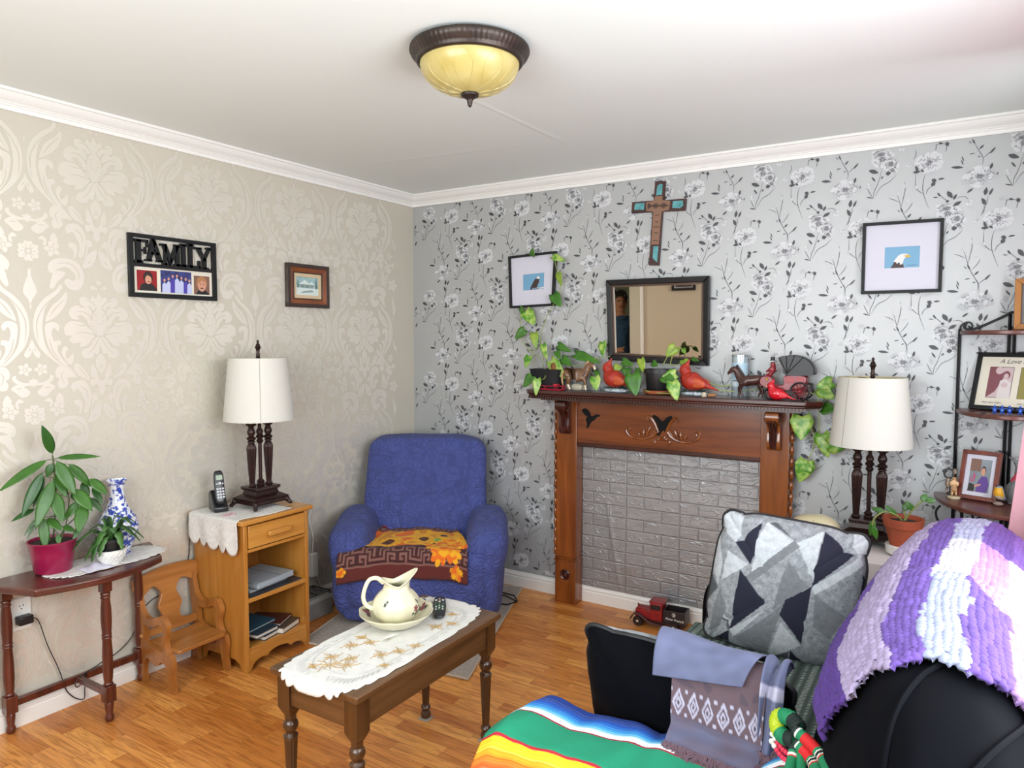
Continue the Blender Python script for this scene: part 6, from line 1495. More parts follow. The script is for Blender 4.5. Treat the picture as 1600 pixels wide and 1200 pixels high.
# candle can
cn = thing('jar_candle', 'tall pale blue and silver candle jar behind the horse and carriage', 'candle', (2.108, -.062, ZM))
b = MB(); b.lathe([(0, .0005), (.036, .0005), (.038, .004), (.038, .196), (.036, .198), (.035, .19), (0, .188)], 36, cap=False); b.build('jar', M('jar_silver', '#a9b8c0', .2, .3), cn)
b = MB(); b.lathe([(.0384, .05), (.0384, .165)], 36, cap=False); b.build('paper_label', M('label_blue', '#8db9d0', .5, var=(30, '#c9d6da', .3)), cn)
b = MB(); b.lathe([(.036, .198), (.0395, .198), (.0395, .204), (.036, .206), (0, .206)], 36, cap=False); b.build('rim', M('rim_silver', '#b9babb', .25, .8), cn)

# horse drawn carriage
cg = thing('horse_carriage', 'model dark horse drawing a red carriage with black folding hood and driver', 'model carriage', (2.285, -.105, ZM))
DH = M('cast_brown', '#37201d', .3, .25, coat=.3, var=(30, '#53322a', .4)); CRM = M('carriage_red', '#84252b', .35, coat=.2); CBK = M('carriage_black', '#17171a', .4)
o, m, m2 = horse('horse', cg, (-.108, -.010, .0005), PI, .104, DH, None)
for mm_, nm_ in ((m, 'tail'), (m2, 'mane')):
    mm_.v = [(-q[0], -q[1], q[2]) for q in mm_.v]; mm_.build(nm_, M('cast_black', '#1c1415', .4), cg, loc=(-.108, -.010, 0))
b = MB()
prof = cr([(-.062, .070), (-.058, .100), (-.030, .108), (-.010, .100), (.000, .072), (.030, .066), (.045, .075), (.046, .110), (.135, .112), (.140, .080), (.120, .055), (.07, .045), (.01, .036), (-.03, .050)], 3, True)
b.prism(prof, -.036, .036, 'xz'); b.build('carriage_body', CRM, cg, bevel=.003)
b = MB(); b.box(.052, .092, -.0368, .0368, .078, .106); b.build('door_panel', M('carriage_panel', '#9c343a', .35), cg, bevel=.002); b = MB(); b.box(.098, .132, -.0368, .0368, .078, .106); b.build('door_panel', M('carriage_panel', '#9c343a', .35), cg, bevel=.002)
b = MB()
def hood(u, v):
    a = -.25 + u * (PI * .62); r = .082 - .006 * abs(sin(u * 5 * PI)) 
    return (.078 + r * 1.10 * math.cos(PI - .85 - a * .95), -.040 + .080 * v, .115 + r * max(0, math.sin(PI - .85 - a * .95)))
hp = cr([(.020, .195), (.070, .205), (.110, .200), (.150, .180), (.170, .150), (.172, .125), (.160, .116), (.052, .116), (.040, .150)], 3, True)
for y0, y1 in ((-.041, -.038), (.038, .041)): b.prism(hp, y0, y1, 'xz')
top_ = cr([(.018, .194), (.070, .205), (.110, .200), (.150, .180), (.170, .150), (.174, .120)], 4)
b.grid(len(top_), 2, lambda u, v: (top_[int(round(u * (len(top_) - 1)))][0], -.041 + .082 * v, top_[int(round(u * (len(top_) - 1)))][1] + .001))
for q in ((.025, .193), (.055, .203), (.090, .203), (.125, .194)): b.tube([(.058, -.0418, .120), (q[0], -.0418, q[1])], .0018, 5)
b.build('hood', CBK, cg, solid=.0012)
def wheel(x, y, r, ns=12):
    w_ = MB(); w_.tube([(x + r * cos(a), y, r + .0012 + r * sin(a)) for a in [2 * PI * i / 32 for i in range(32)]], .0045, 8, closed=True); wo = w_.build('wheel', CBK, cg)
    q = MB()
    for i in range(ns):
        a = 2 * PI * i / ns; q.tube([(x + .006 * cos(a), y, r + .0012 + .006 * sin(a)), (x + (r - .003) * cos(a), y, r + .0012 + (r - .003) * sin(a))], .0019, 5)
    q.ell((x, y, r + .0012), (.007, .008, .007), 10, 6); q.build('spokes', CRM, wo)
wheel(.118, -.050, .040); wheel(.118, .050, .040); wheel(-.010, -.044, .026, 10); wheel(-.010, .044, .026, 10)
b = MB(); b.tube([(.118, -.05, .0412), (.118, .05, .0412)], .003, 6); b.tube([(-.010, -.044, .0272), (-.010, .044, .0272)], .003, 6); b.box(-.03, .14, -.03, .03, .038, .046)
b.tube([(-.05, -.02, .075), (-.10, -.024, .085), (-.19, -.026, .080)], .0022, 6); b.tube([(-.05, .016, .075), (-.10, .012, .085), (-.19, .010, .080)], .0022, 6); b.build('undercarriage', CBK, cg)
dvr = skin('driver', {'h': ((-.012, 0, .112), .017), 'b': ((-.010, 0, .145), .019), 'n': ((-.012, 0, .163), .010), 'hd': ((-.014, 0, .174), .014), 'a1': ((-.022, .015, .140), .006), 'a2': ((-.042, .010, .126), .004), 'b1': ((-.022, -.015, .140), .006), 'b2': ((-.042, -.010, .126), .004), 'k': ((-.040, -.006, .112), .007), 'k2': ((-.046, -.006, .09), .005)}, [('h', 'b'), ('b', 'n'), ('n', 'hd'), ('b', 'a1'), ('a1', 'a2'), ('b', 'b1'), ('b1', 'b2'), ('h', 'k'), ('k', 'k2')], CRM, cg)
b = MB(); b.lathe([(.016, .180), (.016, .182), (.010, .183), (.010, .197), (0, .198)], 14, c=(-.014, 0, 0)); b.build('hat', CBK, cg)
b = MB(); b.lathe([(0, 0), (.005, .003), (.005, .012), (.002, .016)], 10, c=(-.030, -.040, .085)); b.build('carriage_lamp', M('lamp_brass', '#b08f3a', .3, .7), cg)

# ---------------------------------------------------------------- toy truck on the floor
tk = thing('toy_truck', 'red and black wooden toy truck on the floor by the hearth', 'toy truck', (1.745, -.125, 0), .055)
TRD = M('toy_red', '#9c1a1c', .35, coat=.2, var=(30, '#7d1216', .4)); TBK = M('toy_black', '#1d1314', .4); TBR = M('toy_maroon', '#4a2423', .45)
b = MB(); b.box(-.125, -.035, -.030, .030, .038, .082); b.prism([(-.125, .082), (-.035, .082), (-.035, .090), (-.120, .088)], -.026, .026, 'xz'); b.lathe([(.004, 0), (.006, .006), (.003, .014), (0, .016)], 10, c=(-.118, 0, .088)); b.build('hood', TRD, tk, bevel=.005)
b = MB(); b.box(-.045, .022, -.040, .040, .036, .128); b.box(-.050, .028, -.044, .044, .128, .138); cb = b.build('cab', TRD, tk, bevel=.005)
b = MB(); b.box(-.038, .012, -.0412, -.0395, .094, .120); b.box(-.0465, -.0445, -.034, .034, .094, .120); b.build('window', TBK, cb)
b = MB()
for y in (-1, 1): b.box(.026, .140, y * .042 - .003, y * .042 + .003, .040, .106)
b.box(.026, .032, -.042, .042, .040, .106); b.box(.134, .140, -.042, .042, .040, .106); b.box(.026, .140, -.042, .042, .036, .044); bd = b.build('bed', TBK, tk, bevel=.0015)
vv, ff_ = text('Anne French', .018, .35, 0, .0002)
b = MB(); b.add([(x * 1.02, -.0456, y) for x, y, _ in vv], ff_, 0, Matrix.Translation((.038, 0, .060)) @ Matrix.Rotation(.05, 4, 'Y'))
T = Matrix.Identity(4)
for rr in (.0085,): b.stroke([(.083 + rr * cos(a), .088 + rr * 1.1 * sin(a)) for a in [i * PI / 8 for i in range(17)]], .0018, lambda p: (p[0], -.0456, p[1]), 0, False)
b.flat([(.081, .080), (.087, .080), (.086, .086), (.088, .092), (.084, .095), (.080, .091), (.082, .086)], lambda p: (p[0], -.0457, p[1]), 0)
b.build('lettering', M('toy_white', '#d9d6d0', .5), bd)
for y in (-1, 1):
    b = MB(); pth = cr([(-.145, .030), (-.130, .056), (-.105, .062), (-.080, .050), (-.045, .030), (.0, .024), (.030, .024)], 4)
    b.grid(len(pth), 2, lambda u, v: (pth[int(round(u * (len(pth) - 1)))][0], y * (.032 + .026 * v), pth[int(round(u * (len(pth) - 1)))][1])); b.build('fender', TBR, tk, solid=.005)
    for x in (-.105, .085):
        b = MB(); b.lathe([(.010, -.006), (.024, -.006), (.026, -.003), (.026, .003), (.024, .006), (.010, .006), (.009, .0075), (0, .0075)], 24, T=Matrix.Translation((x, y * .050, .0265)) @ Matrix.Rotation(PI / 2 * (1 if y < 0 else -1), 4, 'X')); wl_ = b.build('wheel', TBK, tk)
        b = MB(); b.ell((x, y * .058, .0265), (.007, .003, .007), 10, 6); b.build('hubcap', M('toy_cream', '#c9b79c', .4), wl_)
b = MB(); b.box(-.12, .135, -.025, .025, .024, .036); b.tube([(-.105, -.05, .0265), (-.105, .05, .0265)], .004, 6); b.tube([(.085, -.05, .0265), (.085, .05, .0265)], .004, 6); b.build('chassis', TBR, tk)
b = MB()
for y in (-1, 1): b.ell((-.128, y * .034, .068), (.007, .008, .008), 10, 6)
b.build('headlight', MATS['toy_cream'], tk)
# ---------------------------------------------------------------- end table with white cloth
et = thing('end_table', 'small end table under a white cloth beside the fireplace', 'table', (2.70, -.275, 0))
WT = M('painted_wood', '#cfcac2', .5)
b = MB(); b.box(2.43, 2.97, -.53, -.03, .585, .608); b.build('tabletop', WT, et, True, bevel=.004)
for x in (2.455, 2.945):
    for y in (-.505, -.055):
        b = MB(); b.lathe([(.014, .0005), (.020, .10), (.022, .585)], 12, c=(x, y, 0)); b.build('leg', WT, et, True)
TC = M('white_tablecloth', '#d6d1d0', .85, bump=(120, .15, .002))
b = MB()
def cloth(u, v):
    """square ring path: top centre outwards then hanging"""
    a = u * 2 * PI; ca, sa = cos(a), sin(a); k = 1 / max(abs(ca), abs(sa))
    ex, ey = ca * k, sa * k
    if v <= .5: return (2.70 + ex * .278 * v * 2, -.28 + ey * .255 * v * 2, .6115)
    d = (v - .5) * 2
    f = .012 * d * sin(26 * a)
    return (2.70 + ex * (.280 + .004 * d) + ca * f, min(-.02, -.28 + ey * (.257 + .004 * d) + sa * f), .6115 - .30 * d)
b.grid(220, 21, cloth, cu=True)
tag(b.build('tablecloth', TC, None, True, loc=(2.7, -.28, .61), solid=.0015, off=1), 'white cloth covering the end table under the right-hand lamp', 'tablecloth')
ZE = .6135
# painted ceramic ornament
co_ = thing('ceramic_ornament', 'cream ceramic ornament painted with leaves and orange petals on the white cloth', 'ornament', (2.505, -.30, ZE)); co_.scale = (1, 1, 1.2)
CRM_ = M('cream_ceramic', '#cfc5a0', .3, coat=.3)
b = MB(); b.ell((0, 0, .045), (.105, .060, .047), 32, 16, e=.85, fn=lambda x, y, z: (x, y, z * (1 - .25 * x * x) + .22 * max(0, x) * (1 - x) * 2)); b.ell((-.085, .0, .02), (.05, .04, .02), 16, 8); b.build('body', CRM_, co_)
b = MB()
def on_orn(x, zz): 
    z = zz; return (x, -.060 * math.sqrt(max(0.02, 1 - (x / .108) ** 2 - ((z - .045) / .052) ** 2)) - .001, z)
for cx_, cz_, w_, h_, k, an in ((-.01, .050, .016, .006, 0, .25), (-.03, .068, .016, .004, 0, .1), (.012, .078, .012, .005, 0, .2), (.035, .035, .028, .011, 1, .35), (.052, .040, .020, .012, 2, .5), (.030, .022, .026, .010, 3, .4), (.045, .024, .016, .010, 2, .5), (.068, .052, .012, .006, 0, -.9), (.072, .040, .004, .016, 0, -.3)):
    q = [rot2((w_ * cos(t), h_ * sin(t)), an) for t in [i * PI / 8 for i in range(16)]]
    b.flat([(cx_ + p[0], cz_ + p[1]) for p in q], lambda p: on_orn(p[0], p[1]), k)
b.build('painted_leaves', [M('paint_olive', '#55553a', .4), M('paint_ochre', '#a78f4a', .4), M('paint_red_orange', '#c4502c', .4), M('paint_yellow', '#c9a93a', .4)], co_)
# terracotta pot
tp = thing('potted_plant', 'nearly bare small plant in a terracotta pot beside the right-hand lamp', 'plant', (2.845, -.34, ZE)); tp.scale = (1.16, 1.16, 1.16)
b = MB(); b.lathe([(0, .001), (.042, .001), (.052, .006), (.055, .034), (.052, .036), (0, .03)], 32, cap=False); b.build('saucer', M('white_ceramic', '#e9e8e4', .3, coat=.3), tp)
b = MB(); b.lathe([(0, .031), (.040, .031), (.056, .098), (.062, .100), (.066, .130), (.060, .130), (.056, .112), (0, .112)], 36, cap=False); b.build('pot', M('terracotta_orange', '#ad5233', .75, var=(18, '#94452a', .4)), tp)
b = MB(); b.ell((0, 0, .113), (.056, .056, .008), 20, 6); b.build('soil', SOIL, tp)
b = MB(); f = MB()
for pts in ([(0, 0, .115), (.02, 0, .15), (.045, 0, .185), (.062, .01, .20)], [(0, 0, .115), (-.02, -.02, .14), (-.055, -.03, .150), (-.085, -.04, .128), (-.092, -.045, .10)], [(.01, .01, .115), (.0, .02, .15)]):
    b.tube(cr(pts, 5), .0032, 6)
b.build('stems', M('bare_stem', '#7d8446', .6), tp)
for p, d, l, k in (((.055, .0, .195), (.4, 0, 1), .03, 1), ((.062, .01, .2), (1, 0, .0), .035, 1), ((-.02, -.02, .14), (-.6, -.3, .6), .05, 0), ((-.055, -.03, .15), (-1, 0, .2), .045, 0), ((-.088, -.04, .12), (-.2, -.2, -1), .06, 1), ((-.090, -.045, .10), (.3, -.2, -1), .05, 1), ((.0, .02, .15), (.3, 0, 1), .035, 0), ((.03, 0, .16), (-.5, -.3, .7), .04, 0)):
    f.leaf(p, d, (0, -1, .4), l, .022, 'lance', k)
f.build('foliage', [GR2, GP], tp, solid=.0006)

# ---------------------------------------------------------------- half-round shelf
WSH = wood('shelf_wood', '#6d3d33', '#4b2622', 'x', .35, 1, .2, .3); IRN = M('black_iron', '#17161a', .4, .5)
sx = 3.195
sh_ = thing('half_round_shelf', 'black iron half-round shelf with three dark wood tiers near the pink curtain', 'shelf', (sx, -.1, 0))
for z, a, d in ((1.505, .182, .20), (1.176, .184, .27), (.808, .255, .375)):
    b = MB(); b.prism([(sx + a * cos(t), -.020 - d * sin(t)) for t in [PI * i / 40 for i in range(41)]], z, z + .018); b.build('shelf_board', WSH, sh_, True, bevel=.004)
for x in (sx - .182, sx + .182):
    b = MB(); b.tube([(x, -.016, .0005), (x, -.016, 1.53)], .0065, 8); b.build('post', IRN, sh_, True)
for x in (sx - .009, sx + .009):
    b = MB(); b.tube([(x, -.013, .0005), (x, -.013, 1.60)], .006, 8); b.build('post', IRN, sh_, True)
b = MB()
for s in (-1, 1):
    b.tube([(sx + s * q, -.018, z) for q, z in cr([(.182, 1.525), (.178, 1.545), (.160, 1.558), (.145, 1.556), (.138, 1.542), (.146, 1.535), (.152, 1.544)], 5)], .0035, 6)
    b.tube([(sx + s * q, -.018, z) for q, z in cr([(.160, 1.558), (.166, 1.536), (.150, 1.528), (.120, 1.535), (.06, 1.565), (.0, 1.60)], 5)], .005, 6)
    b.tube([(sx + s * q, -.22, z) for q, z in cr([(.225, .807), (.240, .78), (.232, .745), (.205, .735), (.18, .75)], 5)], .0045, 6)
    b.tube([(sx + s * q, -.22, z) for q, z in cr([(.10, .807), (.115, .785), (.105, .765), (.09, .775), (.06, .80)], 5)], .004, 6)
b.tube([(sx - .182, -.016, 1.185), (sx + .182, -.016, 1.185)], .005, 6); b.tube([(sx - .182, -.016, .815), (sx + .182, -.016, .815)], .005, 6)
for x in (sx - .15, sx + .15): b.tube([(x, -.20, .0005), (x, -.20, .806)], .006, 8)
b.build('scrollwork', IRN, sh_, True)
def standing(name, label, C, w_, h_, fw, mats, lean, rz, paint, depth=.016, mat_w=.02, cat='picture frame'):
    t = thing(name, label, cat, C, rz); R_ = Matrix.Rotation(-lean, 4, 'X')
    c4 = [(-w_ / 2, 0), (w_ / 2, 0), (w_ / 2, h_), (-w_ / 2, h_)]
    b = MB(); ins = frame_xz(b, c4, fw, 0, -depth); b.v = [tuple(R_ @ Vector(p)) for p in b.v]; b.build('frame', mats[0], t, bevel=.0015)
    b = MB(); b.add([(p[0], -depth * .5, p[1]) for p in ins] + [(p[0], -.001, p[1]) for p in ins], [(0, 1, 2, 3), (7, 6, 5, 4)]); b.v = [tuple(R_ @ Vector(p)) for p in b.v]; b.build('mat_board', mats[1], t)
    m = quadmap(ins)
    for (u0, u1, v0, v1, ms, shapes, nm) in paint:
        b = MB()
        F_ = lambda p, k: (lambda w: (w[0], -depth * .5 - .0003 - .00015 * k, w[1]))(m(u0 + (u1 - u0) * p[0], v0 + (v1 - v0) * p[1]))
        b.flat([(0, 0), (1, 0), (1, 1), (0, 1)], lambda p: F_(p, 0), 0)
        for i, (s, k) in enumerate(shapes): b.flat([(min(1, max(0, p[0])), min(1, max(0, p[1]))) for p in s], lambda p: F_(p, i + 1), k)
        b.v = [tuple(R_ @ Vector(p)) for p in b.v]; b.build(nm, ms, t)
    tl = math.tan(lean); zt = h_ * .62; b = MB()
    b.add([(x, y, z) for x in (-.02, .02) for y, z in ((zt * tl + .004, zt), (zt * tl + .007, zt), (zt * tl + .020, .001), (zt * tl + .016, .001))], [(0, 1, 2, 3), (7, 6, 5, 4), (0, 4, 5, 1), (1, 5, 6, 2), (2, 6, 7, 3), (3, 7, 4, 0)])
    b.build('easel_back', mats[0], t)
    return t, R_, ins
PK = M('photo_pinkwhite', '#c9b2b4', .5); PR = M('photo_mauve', '#7d4a52', .5); PW = M('photo_white', '#d4cccb', .5)
wed = [([(0, 0), (0, 1), (.55, 1), (.60, .6), (.35, .2)], 1), (ellp(.42, .88, .16, .12), 2), (ellp(.72, .74, .16, .13), 1), (ellp(.72, .70, .10, .09), 2), ([(.45, 0), (.5, .55), (.7, .62), (.95, .5), (1, 0)], 3), (ellp(.7, .42, .14, .08), 2)]
wed2 = [([(0, 0), (.1, .5), (.3, .7), (.5, .4), (.5, 0)], 1), (ellp(.3, .78, .12, .12), 2), ([(.4, 0), (.5, .6), (.9, .55), (1, 0)], 3)]
INK = M('script_ink', '#3a3336', .6)
t, R_, ins = standing('wedding_photo_frame', 'black double photo frame with script captions on the middle shelf', (3.198, -.118, 1.1945), .305, .245, .018, [BLK, M('cream_mat', '#dcd6c6', .7)], .30, -.42,
    [(.13, .46, .17, .80, [INK, PR, PK, PW], [([(.02, .015), (.98, .015), (.98, .985), (.02, .985)], 2)] + [(q, k) for q, k in wed], 'photo'), (.55, .88, .17, .80, [INK, M('photo_olive', '#8d8448', .5), M('photo_dusk', '#4d4a66', .5), PK], [([(.02, .015), (.98, .015), (.98, .985), (.02, .985)], 1)] + wed2, 'photo')])
vv, ff_ = text('A Love Story', .026, .35); b = MB(); b.add([tuple(R_ @ Vector((x - .068, -.0086, y + .2005))) for x, y, _ in vv], ff_); b.build('title_script', INK, t)
vv, ff_ = text('that was then...', .0125, .4); b = MB(); b.add([tuple(R_ @ Vector((x - .110, -.0086, y + .030))) for x, y, _ in vv], ff_)
b.build('caption', INK, t)
vv, ff_ = text('this is now...', .0125, .4); b = MB(); b.add([tuple(R_ @ Vector((x + .018, -.0086, y + .030))) for x, y, _ in vv], ff_)
b.build('caption', INK, t)
PURP = M('photo_purple', '#5a3a8a', .5)
standing('family_photo_frame', 'red-brown wooden photo frame with a person in purple on the lowest tier', (3.095, -.135, .8265), .142, .205, .017, [wood('redwood', '#7d3420', '#5a2114', 'z', .3, 1, .3, .3), MATW], .30, -.32,
    [(.16, .86, .10, .90, [M('photo_greyblue', '#8d979e', .5, var=(9, '#6f777d', .4)), M('photo_brown', '#7c5a4c', .4), M('photo_petal', '#b0557a', .5), PURP, SK, M('photo_dark', '#1d1a1c', .5)], [([(0, .62), (.5, .62), (.5, 1), (0, 1)], 1)] + [(blob(.20 + .12 * cos(i * 2.4) * (i % 4) / 2.5, .45 + .16 * sin(i * 2.4) * (i % 5) / 3, .075), 2 if i % 3 else 0) for i in range(14)] + [([(.0, .0), (.3, .0), (.34, .2), (.05, .25)], 5), ([(.40, 0), (.45, .30), (.60, .48), (.85, .48), (.98, .25), (.9, 0)], 3), (ellp(.66, .66, .11, .13), 5), (ellp(.65, .62, .10, .12), 4), ([(.3, .12), (.6, .2), (.6, .26), (.32, .2)], 4)], 'photo')])
standing('gold_photo_frame', 'golden wooden photo frame on the top tier of the half-round shelf', (3.285, -.10, 1.5245), .18, .205, .022, [M('gold_wood', '#b3752a', .35, coat=.2, var=(8, '#8f5a1e', .4)), M('dark_photo', '#55504f', .5)], .12, 0,
    [(.04, .96, .04, .96, [M('photo_grey', '#7d7475', .5, var=(20, '#57504f', .4)), PR], [(ellp(.5, .5, .25, .3), 1)], 'photo')])
# four small blue glass figures, kept plain
BG = M('blue_glass', '#1c4fae', .15, spec=.6, coat=.4)
proto = None
for i, (x, y) in enumerate(((3.140, -.222), (3.164, -.228), (3.188, -.232), (3.222, -.232))):
    lb = ['tiny blue glass figure at the left end of the row before the double frame', 'tiny blue glass figure second in the row before the double frame', 'tiny blue glass figure third in the row before the double frame', 'tiny blue glass figure nearest the curtain before the double frame'][i]
    if proto is None:
        proto = thing('glass_figure', lb, 'figurine', (x, y, 1.1945), 0, 'blue glass figures')
        b = MB(); b.ell((0, 0, .014), (.007, .006, .010), 10, 8); b.ell((0, 0, .029), (.005, .005, .006), 10, 8)
        for s in (-1, 1): b.tube([(s * .003, 0, .008), (s * .006, -.002, .0015)], .0025, 6); b.tube([(s * .005, 0, .018), (s * .011, -.003, .024)], .002, 6)
        b.build('body', BG, proto)
    else: copy_tree(proto, (x, y, 1.1945), lb)
b = MB(); b.box(3.095, 3.112, -.222, -.212, 1.1945, 1.1995); tag(b.build('button_box', MATS['black_plastic'], None, True, loc=(3.10, -.217, 1.1945), bevel=.001), 'tiny black box at the left of the blue glass figures', 'box')
# small figurine, bird, glass decanter
fg = thing('figurine', 'small golden child figurine on a cream base at the left of the lowest tier', 'figurine', (3.015, -.135, .8265))
b = MB(); b.lathe([(0, .0005), (.024, .0005), (.024, .007), (.021, .009), (0, .009)], 20, cap=False); b.build('base', M('cream_base', '#c9b99a', .5), fg)
skin('body', {'h': ((0, 0, .042), .012), 'b': ((0, 0, .062), .012), 'n': ((0, 0, .076), .006), 'hd': ((-.001, 0, .090), .0125), 'l1': ((-.006, 0, .024), .0055), 'l2': ((-.007, -.002, .0115), .005), 'r1': ((.007, 0, .024), .0055), 'r2': ((.008, -.003, .0115), .005), 'a1': ((-.014, -.004, .064), .005), 'a2': ((-.010, -.012, .052), .004), 'c1': ((.014, -.004, .064), .005), 'c2': ((.010, -.012, .052), .004)}, [('h', 'b'), ('b', 'n'), ('n', 'hd'), ('h', 'l1'), ('l1', 'l2'), ('h', 'r1'), ('r1', 'r2'), ('b', 'a1'), ('a1', 'a2'), ('b', 'c1'), ('c1', 'c2')], M('figurine_gold', '#a06a3c', .35, .2, var=(90, '#d8b48a', .3)), fg)
b = MB(); b.ell((0, 0, .112), (.007, .007, .012), 8, 6); b.ell((-.022, .01, .06), (.012, .012, .02), 10, 8); b.tube([(-.022, .01, .06), (-.028, .01, .02)], .004, 6); b.build('ornament', M('figurine_dark', '#4a3a33', .5, var=(80, '#b9a58c', .3)), fg)
b = MB(); b.tube([(2.995 + .018 * cos(a), -.085, .92 + .020 * sin(a)) for a in [2 * PI * i / 16 for i in range(16)]], .004, 6, closed=True); b.tube([(2.995, -.085, .90), (3.0, -.085, .845)], .003, 5); b.ell((3.0, -.085, .836), (.014, .012, .009), 10, 6)
tag(b.build('metal_ornament', M('pewter', '#4f4a49', .35, .5), None, True, loc=(2.997, -.085, .8265)), 'dark pewter ring ornament behind the golden figurine', 'ornament')
bd_ = thing('songbird_figurine', 'yellow-breasted grey songbird figurine before the red-brown photo frame', 'figurine', (3.168, -.195, .8265), -2.2)
skin('body', {'t': ((-.034, 0, .020), (.010, .005)), 'r': ((-.018, 0, .030), .014), 'b': ((0, 0, .040), .022), 'br': ((.004, 0, .055), .021), 'n': ((.002, 0, .070), .014), 'h': ((.004, 0, .080), .0145)}, [('t', 'r'), ('r', 'b'), ('b', 'br'), ('br', 'n'), ('n', 'h')], M('songbird_grey', '#8d99a5', .4), bd_, sub=2)
bo = bd_.children[0]; bake(bo, [MATS['songbird_grey'], M('songbird_yellow', '#d9a01c', .45), M('songbird_cream', '#c9b7a4', .5)], lambda c: (1 if .040 < c.z < .074 and c.x > .001 else (2 if c.z <= .040 and c.x > -.006 else 0)))
b = MB(); b.ell((.004, 0, .008), (.018, .018, .009), 14, 8); b.build('perch', M('songbird_perch', '#8c7a72', .6, bump=(120, .8, .003)), bd_)
b = MB(); b.lathe([(.003, 0), (0, .009)], 8, T=Matrix.Translation((.017, 0, .080)) @ Matrix.Rotation(PI / 2, 4, 'Y')); b.build('beak', STK, bd_)
b = MB()
for s in (-1, 1): b.ell((.011, s * .0118, .084), (.002, .002, .002), 6, 4)
b.build('eye', STK, bd_)
gl = thing('glass_decanter', 'clear cut-glass decanter with a red ribbon beside the songbird', 'decanter', (3.232, -.125, .8265))
GLS = M('clear_glass', '#e6e9ea', .03, spec=.5, trans=.85)
b = MB(); b.lathe([(0, .0005), (.032, .0005), (.042, .012), (.046, .04), (.040, .07), (.022, .095), (.013, .115), (.012, .15), (.018, .165), (.020, .17), (.018, .17), (.010, .15), (.010, .115), (.018, .095), (.036, .07), (.042, .04), (.036, .012), (0, .008)], 24, cap=False); b.build('body', GLS, gl)
b = MB(); b.lathe([(0, .170), (.022, .172), (.034, .185), (.034, .190), (0, .192)], 20); b.build('stopper', GLS, gl)
b = MB(); b.tube(cr([(-.020, -.010, .09), (-.004, -.014, .118), (.012, -.012, .128), (.014, .01, .126), (-.012, .008, .120)], 5), .004, 6, flat=2); b.build('ribbon', M('red_ribbon', '#a3122e', .4), gl)

# ---------------------------------------------------------------- curtain
def sheer(name, col):
    m = bpy.data.materials.new(name); m.use_nodes = True; nt = m.node_tree; nd = nt.nodes; lk = nt.links
    b_ = nd['Principled BSDF']; b_.inputs['Base Color'].default_value = (*lin(col), 1); b_.inputs['Roughness'].default_value = .9
    tr = nd.new('ShaderNodeBsdfTranslucent'); tr.inputs['Color'].default_value = (*lin(col), 1)
    mx = nd.new('ShaderNodeMixShader'); mx.inputs[0].default_value = .22
    lk.new(b_.outputs[0], mx.inputs[1]); lk.new(tr.outputs[0], mx.inputs[2]); lk.new(mx.outputs[0], nd['Material Output'].inputs['Surface'])
    n = nd.new('ShaderNodeTexNoise'); n.inputs['Scale'].default_value = 90; bp = nd.new('ShaderNodeBump'); bp.inputs['Strength'].default_value = .3; bp.inputs['Distance'].default_value = .004
    lk.new(n.outputs['Fac'], bp.inputs['Height']); lk.new(bp.outputs['Normal'], b_.inputs['Normal'])
    return m
cu = thing('curtain', 'pink curtain hanging at the side window beside the half-round shelf', 'curtain', (3.36, -1.0, 2.2))
b = MB()
def cur(u, v):
    z = 2.20 - 1.62 * v
    xe = min(3.098 + .0855 * z, 3.30); 
    if u < .35:
        k = u / .35; x = xe + (3.415 - xe) * k + .008 * sin(u * 40) * (1 - .3 * v); y = -.80 + .012 * cos(u * 40)
    else:
        k = (u - .35) / .65; x = 3.415 + .010 * sin(u * 40); y = -.80 - .75 * k
    return (min(x, 3.452), y, z)
b.grid(110, 40, cur); b.build('panel', sheer('pink_curtain', '#e6b4c0'), cu, True)
b = MB(); b.tube([(3.375, -.50, 2.215), (3.375, -3.2, 2.215)], .011, 10); b.ell((3.375, -.49, 2.215), (.02, .02, .02), 12, 8); b.build('curtain_rod', IRN, cu, True)

# ---------------------------------------------------------------- sofa
VEL = M('navy_velvet', '#04050a', .85, spec=.08, sheen=.012, bump=(30, .12, .004))
so_ = thing('sofa', 'navy velvet loveseat with padded back under the purple knitted blanket', 'sofa', (2.72, -1.65, 0))
b = MB(); b.box(2.215, 3.10, -2.42, -.80, .06, .30); b.build('base', VEL, so_, True, bevel=.02)
for y0, y1 in ((-2.095, -1.545), (-1.540, -.990)):
    b = MB(); b.ell((2.50, (y0 + y1) / 2, .330), (.315, (y1 - y0) / 2, .085), 48, 20, e=.22, e2=.4); b.build('seat_cushion', VEL, so_, True)
b = MB(); b.ell((2.58, -.885, .335), (.365, .098, .275), 48, 30, e=.22, e2=.35); b.build('arm', VEL, so_, True)
b = MB(); b.ell((2.58, -2.262, .320), (.385, .165, .265), 48, 30, e=.22, e2=.45); b.build('arm', VEL, so_, True)
for x in (2.25, 3.05):
    for y in (-2.38, -.84):
        b = MB(); b.lathe([(.016, .0005), (.022, .06)], 12, c=(x, y, 0)); b.build('foot', CBK, so_, True)
PRO = cr([(2.800, .42), (2.795, .56), (2.800, .68), (2.825, .775), (2.866, .855), (2.920, .915), (2.995, .938), (3.070, .928), (3.140, .870), (3.190, .785), (3.225, .68), (3.245, .55), (3.245, .42)], 8)
AL = [0]
for i in range(1, len(PRO)): AL.append(AL[-1] + math.hypot(PRO[i][0] - PRO[i - 1][0], PRO[i][1] - PRO[i - 1][1]))
def pro(s):
    s = max(0, min(AL[-1], s))
    for i in range(1, len(AL)):
        if AL[i] >= s:
            t = (s - AL[i - 1]) / (AL[i] - AL[i - 1]); return (PRO[i - 1][0] * (1 - t) + PRO[i][0] * t, PRO[i - 1][1] * (1 - t) + PRO[i][1] * t)
    return PRO[-1]
